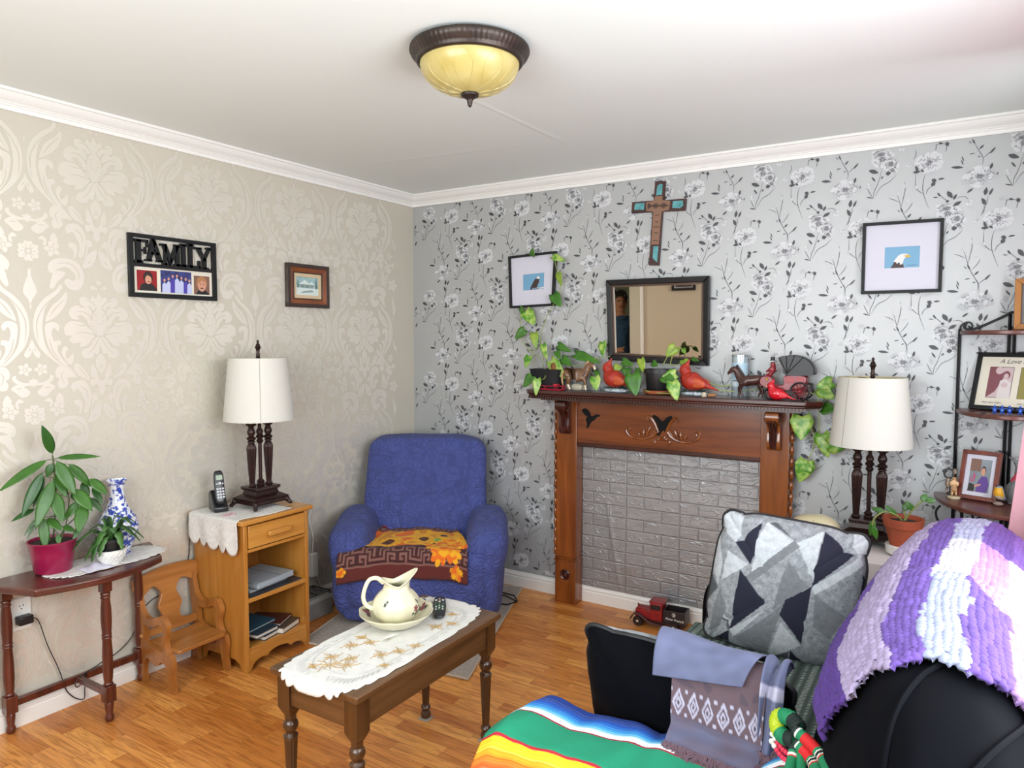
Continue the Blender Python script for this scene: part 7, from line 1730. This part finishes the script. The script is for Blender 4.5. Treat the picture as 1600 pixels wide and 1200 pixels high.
def fy(y):
    if y < -1.7: t = min(1, (-1.7 - y) / .90); return (1 - t ** 6) ** .42
    t = min(1, (y + 1.7) / .84); return (1 - t ** 9) ** .35
def back_surf(s, y, o=0):
    x, z = pro(s); xa, za = pro(s - .01); xb, zb = pro(s + .01); nx, nz = -(zb - za), (xb - xa); l = math.hypot(nx, nz) or 1
    x += nx / l * o; z += nz / l * o; f = fy(y); x += .22 * max(0, -2.10 - y) * max(0, min(1, (2.99 - x) / .12)); x += .065 * max(0, (y + 1.75) / .65) ** 1.3; z -= .022 * math.exp(-((y + 1.66) / .07) ** 2) * (z > .5)
    return (2.99 + (x - 2.99) * (.25 + .75 * f), y, .30 + (z - .30) * max(.02, f))
b = MB(); ST_ = AL[-1]
def bk(u, v):
    y = -1.7 + (v * 2 - 1) * (.8999 if v < .5 else .8399)
    k = (.010 * noise.noise((u * 6, y * 5, 0)) + .004 * noise.noise((u * 18, y * 14, 3)))
    return back_surf(u * ST_, y, k)
b.grid(90, 90, lambda u, v: bk(u, .5 + .5 * math.copysign(abs(2 * v - 1) ** .6, 2 * v - 1)), flip=True); b.build('back_cushion', VEL, so_, True)
b = MB()
for s0, s1 in ((.66, .36), (.80, .62)):
    b.tube([back_surf((s0 + (s1 - s0) * (i / 24) ** 1.3) * ST_ * .78, -2.18 - .36 * i / 24, .006) for i in range(25)], .0050, 7)
b.build('seam_piping', M('velvet_piping', '#08090f', .8, spec=.1), so_, True)

# purple knitted blanket
PC = {k: lin(v) for k, v in {'p': '#5f4590', 'l': '#978aa9', 'w': '#bab8c2', 'b': '#959bb6', 'k': '#a27ab8', 'v': '#765cab', 'd': '#4a2d78'}.items()}
NB0, NB1 = -2.235, -1.03
S0, S1 = .345, 1.10
BANDS = [  # arc fraction limits, colour near edge, middle, far edge
    (.00, .13, 'd', 'p', 'p'), (.13, .27, 'l', 'l', 'l'), (.27, .35, 'p', 'p', 'p'), (.35, .43, 'b', 'w', 'b'), (.43, .51, 'p', 'k', 'p'), (.51, .59, 'k', 'w', 'v'), (.59, .72, 'l', 'w', 'l'), (.72, 1.01, 'b', 'w', 'w')]
def bl_col(u, v):
    s = u + .02 * noise.noise((u * 4, v * 5, 7)) + .018 * math.floor(2 + 3 * noise.noise((v * 6, 1, 0))) * .3
    q = v + .10 * noise.noise((u * 9, v * 3, 2))
    for a, c, n_, m_, f_ in BANDS:
        if a <= s < c or (s < 0 and a == 0):
            k = n_ if q < .36 else (m_ if q < .68 else f_)
            base = PC[k]; j = 1 + .22 * noise.noise((u * 60, v * 60, 1)); return tuple(x * j for x in base)
    return PC['l']
NU, NV = 400, 500
def bl_pos(u, v):
    y = NB0 + (NB1 - NB0) * v
    s = S0 + (S1 - S0) * u
    y += .012 * sin(u * 40) * (1 if v < .02 or v > .98 else 0)
    dr = .05 * noise.noise((v * 3, 0, 4))
    s += dr * (1 - u) * .5
    w1 = noise.noise((u * 14, v * 14, 2)); w2 = noise.noise((u * 16, v * 16, 9))
    col = (u * (S1 - S0)) / .0118 + .30 * w1; row = (v * (NB1 - NB0)) / .0150 + .5 * (math.floor(col) % 2) + .45 * w2
    fx = col - math.floor(col); fr = row - math.floor(row)
    h = (sin(PI * fx)) ** .6 * (.45 + .55 * sin(PI * fr) ** .6)
    skew = .007 * (fx - .5) * (1 if math.floor(col) % 2 else -1)
    return back_surf(s, y + skew, .010 + (.010 + .005 * noise.noise((u * 40, v * 40, 5))) * h + .008 * noise.noise((u * 5, v * 5, 0)))
b = MB(); b.grid(NU, NV, bl_pos, 0, bl_col, flip=True)
tag(b.build('knitted_blanket', M('chenille_yarn', '#ffffff', .95, sheen=.03, attr='Col', bump=(420, .5, .002)), None, True, loc=(3.0, -1.65, .8), solid=.010, off=-1, ang=70), 'chunky purple, lilac and white knitted blanket over the sofa back', 'blanket')

# patterned seat throw
b = MB()
GT = [lin(c) for c in ('#44544f', '#66736e', '#8d9691', '#313c37')]
def gt_col(u, v):
    k = int(u * 60) ; 
    if k % 9 in (0, 4): return GT[2] if int(v * 110) % 2 else GT[0]
    if k % 9 == 2: return GT[3]
    if k % 9 in (6, 7): return GT[1] if int(v * 90 + k) % 2 else GT[2]
    return GT[0]
b.grid(140, 130, lambda u, v: (2.172 + .56 * u, -2.02 + 1.02 * v, .421 + .004 * noise.noise((u * 6, v * 6, 0)) - (0.0 if u > .06 else (.06 - u) * 1.2)), 0, gt_col)
tag(b.build('seat_throw', M('woven_throw', '#ffffff', .9, attr='Col', bump=(200, .4, .002)), None, True, loc=(2.45, -1.5, .45), solid=.006, off=-1), 'grey-green patterned throw spread over the sofa seat', 'throw')

# ---------------------------------------------------------------- pillows
def inpoly(x, y, P_):
    r = False; j = len(P_) - 1
    for i in range(len(P_)):
        if (P_[i][1] > y) != (P_[j][1] > y) and x < (P_[j][0] - P_[i][0]) * (y - P_[i][1]) / (P_[j][1] - P_[i][1]) + P_[i][0]: r = not r
        j = i
    return r
NAVY = [[(318, 136), (215, 215), (283, 300), (303, 200)], [(555, 170), (672, 255), (520, 372), (538, 270)], [(245, 320), (350, 440), (207, 555), (228, 420)], [(520, 372), (490, 585), (405, 480), (425, 425)], [(205, 558), (128, 612), (130, 650), (195, 655)], [(445, 612), (500, 672), (432, 735)], [(740, 400), (700, 330), (690, 460)]]
LIGHT = [[(335, 135), (455, 215), (288, 342), (300, 210)], [(455, 215), (550, 170), (525, 345)], [(185, 248), (275, 298), (163, 368)], [(80, 265), (150, 382), (165, 300), (135, 190)], [(148, 440), (212, 548), (140, 478)], [(410, 508), (487, 590), (345, 668), (380, 590)], [(520, 372), (695, 262), (705, 295), (530, 402)], [(207, 555), (365, 455), (378, 440), (225, 582)], [(120, 70), (240, 105), (215, 215), (160, 175)], [(660, 170), (750, 180), (735, 250), (690, 270)]]
MID = [[(268, 345), (290, 368), (468, 228), (445, 205)], [(430, 283), (507, 376), (380, 462), (400, 365)], [(160, 392), (197, 470), (110, 612), (98, 590)], [(222, 580), (250, 570), (348, 660), (328, 672)], [(250, 570), (385, 470), (425, 425), (350, 655)], [(530, 400), (645, 480), (590, 560), (530, 520)]]
DARK = [[(95, 320), (150, 395), (90, 455)], [(345, 140), (452, 205), (430, 190), (370, 135)], [(150, 440), (140, 478), (200, 560), (212, 548)], [(345, 668), (440, 620), (430, 720)]]
P4 = [lin(c) for c in ('#0c0f28', '#b4babf', '#6f7378', '#4d5156', '#8a8f94')]
def geo_col(u, v):
    a, c = u, 1 - v
    X = 140 + a * 590 - c * 65; Y = 75 + a * 105 + c * 525
    t = noise.noise((u * 26, v * 26, 0)) * .5 + noise.noise((u * 70, v * 70, 2)) * .5
    for P_, k in ((NAVY, 0), (MID, 2), (LIGHT, 1), (DARK, 3)):
        for q in P_:
            if inpoly(X, Y, q):
                j = 1 + (.35 if k != 0 else .1) * t * (1.0 if k else .3); return tuple(x * j for x in P4[k])
    j = 1 + .75 * max(-.6, min(.5, t)); return tuple(x * j for x in P4[4])
def pillow(label, O, A, B, W, Hh, T, mats, cf, group):
    """O centre, A right unit, B up unit"""
    A = Vector(A).normalized(); B = Vector(B).normalized(); N_ = A.cross(B).normalized()
    t = thing('throw_pillow', label, 'pillow', tuple(O), 0, group)
    def P_(u, v, sd, o=0):
        s, q = u * 2 - 1, v * 2 - 1
        mx_ = max(abs(s), abs(q)); rr = (abs(s) ** 9 + abs(q) ** 9) ** (1 / 9) or 1; k0 = mx_ / rr if mx_ > 0 else 1
        ear = lambda t: .045 * math.exp(-((abs(t) - .70) / .14) ** 2) + .02 * (abs(t) < .70)
        x = W * s * k0 * (1 - ear(q) * abs(s) ** 6); y = Hh * q * k0 * (1 - ear(s) * abs(q) ** 6)
        h = T * (max(0, 1 - s ** 4) ** .62) * (max(0, 1 - q ** 4) ** .62) * (.82 + .18 * (1 - s * s) * (1 - q * q)) + .004 * noise.noise((s * 3, q * 3, sd))
        e = (1 - s * s) * (1 - q * q)
        return A * x + B * y + N_ * (sd * (max(0, h) + o))
    n = 170 if cf else 60
    b = MB(); b.grid(n, n, lambda u, v: tuple(P_(u, v, 1)), 0, cf); b.build('front_panel', mats[0], t)
    b = MB(); b.grid(60, 60, lambda u, v: tuple(P_(u, v, -1)), flip=True); b.build('back_panel', mats[1], t)
    b = MB(); ring = [(i / 30, 0) for i in range(30)] + [(1, i / 30) for i in range(30)] + [(1 - i / 30, 1) for i in range(30)] + [(0, 1 - i / 30) for i in range(30)]
    b.tube([tuple(P_(u, v, 1)) for u, v in ring], .006, 7, closed=True); b.build('piping', mats[2], t)
    return t, P_
GEO = M('geometric_velvet', '#ffffff', .8, attr='Col', bump=(240, .3, .002)); PIP = M('black_piping', '#0d0d12', .6)
p1_, P1f = pillow('grey and navy geometric pillow leaning upright on the far sofa arm', (2.535, -1.085, .640), (1, .05, -.075), (.10, .20, .97), .245, .235, .092, [GEO, VEL, PIP], geo_col, 'geometric pillows')
p2_, P2f = pillow('geometric pillow turned to show its plain navy back, under the fringed scarf', (2.495, -1.985, .595), (1, -.07, -.035), (.03, -.30, .93), .262, .190, .085, [VEL, GEO, PIP], None, 'geometric pillows')
# its patterned side faces away from the camera
bp_ = [c for c in p2_.children if c.name.startswith('back_panel')][0]
me = bp_.data; at = me.color_attributes.new('Col', 'FLOAT_COLOR', 'POINT')
for i in range(60 * 60):
    c = geo_col((i % 60) / 59, (i // 60) / 59); at.data[i].color = (*c, 1)

# ---------------------------------------------------------------- scarf on the pillow
O2 = Vector((2.495, -1.985, .595))
def ps2(s, q, o):
    """point above the camera-side face; s from left(-1) to right(1) as seen, q up"""
    if q <= .97: return O2 + P2f((1 + s) / 2, (q + 1) / 2, 1, o)
    k = q - .97
    a = O2 + P2f((1 + s) / 2, .985, 1, o); 
    return a + Vector((0, .30, .02 - k * .25)) * k * .8 + Vector((0, 0, .012 * sin(min(1, k * 8) * PI)))
SCC = {k: lin(v) for k, v in {'a': '#4d4a70', 'm': '#5a4850', 'w': '#a3a0b4', 'd': '#4b3f4a', 'b': '#575c78'}.items()}
sf = thing('scarf', 'purple-blue fringed scarf with a diamond border folded over the pillow', 'scarf', (2.57, -2.05, .7))
def sc_col(u, v):
    # v: 0 top .. 1 hem
    if v < .30:
        k = noise.noise((u * 7, v * 9, 3)); return SCC['d'] if k > .22 and v > .12 else SCC['m']
    if v < .52:
        m_ = (v - .30) / .22; x = (u * 6) % 1 - .5; y = (m_ - .5)
        r = abs(x) + abs(y) * .95
        if m_ < .08 or m_ > .92: return SCC['m']
        if r < .10: return SCC['d']
        if r < .20: return SCC['w']
        if r < .28: return SCC['m']
        if r < .42: return SCC['w']
        return SCC['m'] if abs(x) < .40 or abs(y) < .3 else SCC['w']
    t = noise.noise((u * 4, v * 5, 8)); return tuple(a * (.55 + .45 * t) + b_ * (.45 - .45 * t) for a, b_ in zip(SCC['b'], SCC['m']))
PATH = cr([(-1.955, .725), (-1.99, .768), (-2.035, .790), (-2.070, .772), (-2.090, .72), (-2.104, .665), (-2.114, .635), (-2.150, .625), (-2.175, .617)], 8)
def pth(t, o=0):
    f = max(0, min(1, t)) * (len(PATH) - 1); i = min(len(PATH) - 2, int(f)); k = f - i
    y = PATH[i][0] * (1 - k) + PATH[i + 1][0] * k; z = PATH[i][1] * (1 - k) + PATH[i + 1][1] * k
    dy, dz = PATH[i + 1][0] - PATH[i][0], PATH[i + 1][1] - PATH[i][1]; l = math.hypot(dy, dz) or 1
    return y + dz / l * o, z - dy / l * o
def strip(x, t, o):
    y, z = pth(t, o); k = (x - 2.50)
    return (x, y - .04 * k, z - .05 * k)
SCM = M('scarf_cloth', '#ffffff', .85, sheen=.05, attr='Col', bump=(300, .25, .001))
b = MB(); b.grid(110, 130, lambda u, v: strip(2.487 + .025 * v + (.212 - .02 * v) * u, v, .004 + .004 * sin(u * 12 + v * 3) + .004 * noise.noise((u * 4, v * 4, 0))), 0, lambda u, v: sc_col(u, max(0, (v - .30) / .70)))
b.grid(60, 60, lambda u, v: strip(2.445 + .012 * v + (.258 - .060 * v) * u, .10 + (.40 - .07 * u) * v, .016 + .003 * sin(u * 7 + 2 * v)), 0, lambda u, v: tuple(a * (1 + .3 * noise.noise((u * 6, v * 6, 4))) for a in SCC['b']))
b.grid(34, 60, lambda u, v: strip(2.692 + (.042 + .004 * v) * u, .08 + .62 * v, .012 + .012 * sin(u * 8 + v * 4)), 0, lambda u, v: SCC['w'] if .50 < v < .58 else tuple(a * (1 + .3 * noise.noise((u * 6, v * 3, 9))) for a in SCC['b']))
b.build('cloth', SCM, sf, True, solid=.003)
b = MB()
for i in range(90):
    u = i / 89; st = Vector(strip(2.512 + .192 * u, 1, .006)); L_ = RND.uniform(.022, .045)
    pts = [st + Vector((.005 * sin(i * 3.1 + k * 1.3) * k * .6 + .003 * k * RND.uniform(-1, 1), -L_ * k / 5, .002 + .004 * RND.random() - .0045 * k)) for k in range(6)]
    b.tube([tuple(p) for p in pts], .0022, 5)
for i in range(40):
    u = i / 39; st = Vector(strip(2.70 + .070 * u, .70 - .12 * u, .012)); L_ = RND.uniform(.05, .10)
    pts = [st + Vector((-.006 * k * u + .005 * sin(i * 2.3 + k * 1.2), -.010 * k * (.6 + .4 * RND.random()), -L_ * k / 6 * (1 if k < 3 else .9))) for k in range(7)]
    pts = [Vector((p.x, p.y, max(p.z, .622))) for p in pts]
    b.tube([tuple(p) for p in pts], .0022, 5)
b.build('fringe', M('scarf_fringe', '#5d4650', .8), sf, True)

# ---------------------------------------------------------------- serape over the near arm
STR = [(0, '#0d2f7a'), (.022, '#1246a0'), (.038, '#1c6cb8'), (.055, '#3b9ad0'), (.066, '#9fcfe6'), (.075, '#e3e6ea'), (.088, '#e3e6ea'), (.0885, '#8f1230'), (.094, '#8f1230'), (.0945, '#0c7a5a'), (.190, '#0c7a5a'), (.1905, '#a3122a'), (.196, '#a3122a'), (.1965, '#e8c21c'), (.215, '#e9a318'), (.235, '#e0641a'), (.258, '#c9261e'), (.285, '#8a1422'), (.31, '#3d0a1c'), (.33, '#1a0a1c'), (.36, '#5a1240'), (.40, '#0d2f7a'), (.6, '#1246a0')]
def str_col(s):
    for i in range(1, len(STR)):
        if s <= STR[i][0]:
            a, c = lin(STR[i - 1][1]), lin(STR[i][1]); t = (s - STR[i - 1][0]) / (STR[i][0] - STR[i - 1][0]); q = tuple(x * (1 - t) + y * t for x, y in zip(a, c)); break
    else: q = lin(STR[-1][1])
    if not .0945 < s < .19:
        k = noise.noise((s * 300, 0, 0)); q = tuple(max(0, min(1, x * (1 + 1.1 * k) + (.25 * max(0, k - .15)))) for x in q)
    return q
def ser(u, v):
    x = 2.135 + .66 * u; s = .46 * v
    y0 = -2.085 - .02 * noise.noise((u * 4, 0, 1)); 
    # path over the arm: up the inside, across, down the outside
    if s < .05: y, z = y0 - .35 * s, .548 + s * .9
    else:
        k = s - .05; R_ = .30
        y = y0 - .0175 - k * .97; z = .593 + .012 * sin(min(PI, k * 11)) - 2.4 * max(0, k - .20) ** 1.5
    z += .010 * noise.noise((u * 5, v * 3, 0)) + .006 * noise.noise((u * 14, v * 5, 2))
    if .52 < u < .66: z += .016 * sin((u - .52) / .14 * PI) * max(0, 1 - v * 1.6)
    if u < .05: z -= (.05 - u) * .5
    z += .052 * max(0, min(1, (u - .84) / .1))
    return (x - .045 * max(0, 1 - s / .1) * -1 * max(0, 1 - u * 6) , y, z)
b = MB(); b.grid(110, 330, ser, 0, lambda u, v: str_col(max(0, .46 * v - .075 + .02 * u)))
tag(b.build('serape_blanket', M('serape_wool', '#ffffff', .9, attr='Col', bump=(260, .3, .002)), None, True, loc=(2.45, -2.25, .6), solid=.005, off=-1, ang=60), 'bright striped serape blanket in blue, green, yellow and red over the near sofa arm', 'blanket')

# ---------------------------------------------------------------- woven cords beside the scarf
wc = thing('woven_cords', 'bundle of red, green and white banded woven cords with a yellow-green coil', 'cord bundle', (2.79, -2.2, .69))
CG = [M('cord_red', '#c4161c', .7), M('cord_green', '#0d7a4f', .7), M('cord_white', '#d6d6ce', .7), M('cord_yellow', '#a9b81c', .6), M('cord_dark', '#0d1f1a', .7), M('cord_pink', '#c92a48', .6)]
b = MB()
def cord(pts, r, bands):
    P_ = cr(pts, 10); n = len(P_) - 1
    for a, c, m_ in bands:
        q = P_[int(a * n):int(c * n) + 1]
        if len(q) > 1: b.tube(q, r, 10, m_)
BA = [(0, .08, 4), (.08, .13, 2), (.13, .17, 1), (.17, .45, 0), (.45, .50, 1), (.50, .55, 2), (.55, .60, 4), (.60, .64, 2), (.64, .68, 0), (.68, 1, 1)]
cord([(2.774, -2.165, .722), (2.812, -2.19, .712), (2.835, -2.22, .708), (2.856, -2.28, .716)], .0115, BA)
cord([(2.778, -2.17, .700), (2.806, -2.19, .690), (2.822, -2.22, .688), (2.840, -2.28, .694)], .0135, BA)
cord([(2.774, -2.175, .692), (2.775, -2.20, .678), (2.777, -2.25, .672)], .010, [(0, .2, 4), (.2, .3, 1), (.3, .4, 2), (.4, .48, 0), (.48, 1, 1)])
cord([(2.784, -2.175, .690), (2.792, -2.20, .680), (2.80, -2.25, .676)], .0095, [(0, .2, 4), (.2, 1, 1)])
b.build('cords', CG, wc, True)
b = MB(); cp = cr([(2.778, -2.155, .724), (2.757, -2.135, .728), (2.734, -2.125, .718), (2.735, -2.135, .700), (2.752, -2.150, .694), (2.776, -2.165, .702)], 6)
for i in range(len(cp) - 1):
    p, q = Vector(cp[i]), Vector(cp[i + 1]); d = (q - p).normalized(); x_ = d.orthogonal().normalized(); y_ = d.cross(x_)
    t = i / (len(cp) - 1); b.tube([tuple(p + x_ * .0125 * cos(a) + y_ * .0125 * sin(a)) for a in [k * PI / 6 for k in range(12)]], .0042, 6, 3 if .3 < t < .7 else (1 if t > .15 and t < .85 else 4), closed=True)
b.tube(cp, .0115, 8, 1); b.build('coil', CG, wc, True)
b = MB()
for r in range(2):
    for i in range(9):
        t = i / 8; b.ell((2.727 + .050 * t, -2.145 - .035 * t - r * .006, .690 - .012 * r - .012 * t - .010 * sin(PI * t)), (.0058, .0058, .0058), 8, 6, 5 if i > 1 else 2)
b.build('bead_strip', CG, wc, True)

# ---------------------------------------------------------------- what the mirror shows of the room behind
b = MB(); b.box(XH, -.12, -5.0, YF - .12, -.06, 0); struct(b.build('floor_hall', M('hall_floor', '#8a6a4a', .5)))
b = MB(); b.box(XH, -.12, -5.0, YF - .12, H, H + .1); struct(b.build('ceiling_hall', CEIL))
def wall_pic(label, x0, x1, z0, z1):
    t = thing('wall_picture', label, 'picture', ((x0 + x1) / 2, YF + .0012, (z0 + z1) / 2))
    b = MB(); frame_xz(b, [(x0, z0), (x1, z0), (x1, z1), (x0, z1)], .020, YF + .0012, YF + .022); b.build('frame', BLK, t, True)
    b = MB(); frame_xz(b, [(x0 + .03, z0 + .03), (x1 - .03, z0 + .03), (x1 - .03, z1 - .03), (x0 + .03, z1 - .03)], .006, YF + .0012, YF + .013); b.build('mat_board', MATW, t, True)
    b = MB(); b.box(x0 + .02, x1 - .02, YF + .0012, YF + .010, z0 + .02, z1 - .02); b.build('print', M('dark_print', '#5a4a44', .5, var=(14, '#2f2a2c', .4)), t, True)
wall_pic('dark framed print on the tan wall, seen whole-width at the top of the mirror', .345, .605, 1.775, 2.0)
wall_pic('narrow dark framed print at the right edge of the mirror', .715, .90, 1.63, 2.02)
PXP, PYP = -.52, -4.52
pe = thing('person', 'person in a blue denim jacket standing in the doorway, seen in the mirror', 'person', (PXP, PYP, 0), .9)
N = {'pel': ((0, 0, .95), (.16, .11)), 'wai': ((0, 0, 1.10), (.15, .105)), 'che': ((0, .0, 1.30), (.18, .12)), 'shc': ((0, 0, 1.44), (.12, .085)), 'nk': ((.01, 0, 1.52), .055), 'hd': ((.02, 0, 1.60), (.074, .085)), 'hd2': ((.022, 0, 1.68), (.076, .088)), 'hd3': ((.015, 0, 1.745), (.05, .06)),
     'ls': ((0, .185, 1.42), .070), 'le': ((.02, .24, 1.14), .056), 'lw': ((.26, .14, 1.10), .038), 'lh': ((.33, .10, 1.11), (.022, .038)),
     'rs': ((0, -.185, 1.42), .070), 're': ((.02, -.24, 1.14), .056), 'rw': ((.26, -.14, 1.10), .038), 'rh': ((.33, -.10, 1.11), (.022, .038)),
     'lt': ((0, .10, .88), .095), 'lk': ((.01, .11, .50), .062), 'la': ((-.01, .11, .10), .042), 'lf': ((.12, .12, .045), .038),
     'rt': ((0, -.10, .88), .095), 'rk': ((.01, -.11, .50), .062), 'ra': ((-.01, -.11, .10), .042), 'rf': ((.12, -.12, .045), .038)}
E = [('pel', 'wai'), ('wai', 'che'), ('che', 'shc'), ('shc', 'nk'), ('nk', 'hd'), ('hd', 'hd2'), ('hd2', 'hd3'), ('shc', 'ls'), ('ls', 'le'), ('le', 'lw'), ('lw', 'lh'), ('shc', 'rs'), ('rs', 're'), ('re', 'rw'), ('rw', 'rh'), ('pel', 'lt'), ('lt', 'lk'), ('lk', 'la'), ('la', 'lf'), ('pel', 'rt'), ('rt', 'rk'), ('rk', 'ra'), ('ra', 'rf')]
for sd, sg in (('l', 1), ('r', -1)):
    for i, (dy, ln) in enumerate(((.026, .062), (.009, .072), (-.008, .066), (-.024, .052))):
        a, c = sd + 'f%da' % i, sd + 'f%db' % i
        N[a] = ((.375, sg * (.095 - .0) + dy * 1.0, 1.115), .0095); N[c] = ((.375 + ln * .6, sg * .085 + dy, 1.095), .0085); E += [(sd + 'h', a), (a, c)]
    N[sd + 'th'] = ((.335, sg * .055, 1.135), .011); N[sd + 'th2'] = ((.365, sg * .04, 1.14), .009); E += [(sd + 'h', sd + 'th'), (sd + 'th', sd + 'th2')]
SKN = M('skin', '#b98468', .55); DEN = M('denim', '#24405f', .8, bump=(200, .4, .002), var=(30, '#34557a', .4)); TRO = M('dark_trousers', '#22242a', .8)
bo = skin('body', N, E, SKN, pe, None, (0, 0, 0), 2, 'pel')
bake(bo, [SKN, DEN, TRO], lambda c: 2 if c.z < .98 else (0 if (c.z > 1.505 and abs(c.y) < .12) or (c.x > .27 and c.z < 1.25) else 1))
b = MB(); b.ell((-.005, 0, 1.70), (.098, .094, .105), 24, 16, fn=lambda x, y, z: (min(x, .45 + .25 * max(0, z)), y, z))
for i in range(70):
    a = RND.uniform(.9, 2 * PI - .9); zz = RND.uniform(1.60, 1.80); rr = .088 * math.sqrt(max(.1, 1 - ((zz - 1.70) / .12) ** 2))
    b.ell((-.005 + rr * cos(a), rr * sin(a), zz), (.022, .022, .022), 6, 5)
b.build('hair', M('dark_hair', '#1c1512', .6), pe)
b = MB(); b.ell((.108, 0, 1.655), (.018, .014, .026), 10, 8); b.build('nose', SKN, pe)
b = MB()
for s in (-1, 1): b.ell((.092, s * .032, 1.685), (.012, .014, .008), 10, 6)
b.build('eye', M('eye_dark', '#2a211d', .3), pe)
b = MB(); b.ell((.094, 0, 1.612), (.010, .026, .008), 10, 6); b.build('mouth', M('lips', '#8e4f48', .5), pe)
b = MB()
for s in (-1, 1): b.ell((.015, s * .082, 1.655), (.018, .010, .030), 10, 6)
b.build('ear', SKN, pe)
b = MB(); b.tube([(.03 + .075 * cos(a), .085 * sin(a), 1.485 + .02 * cos(a) * -1) for a in [2 * PI * i / 24 for i in range(24)]], .018, 8, closed=True); b.build('jacket_collar', DEN, pe)
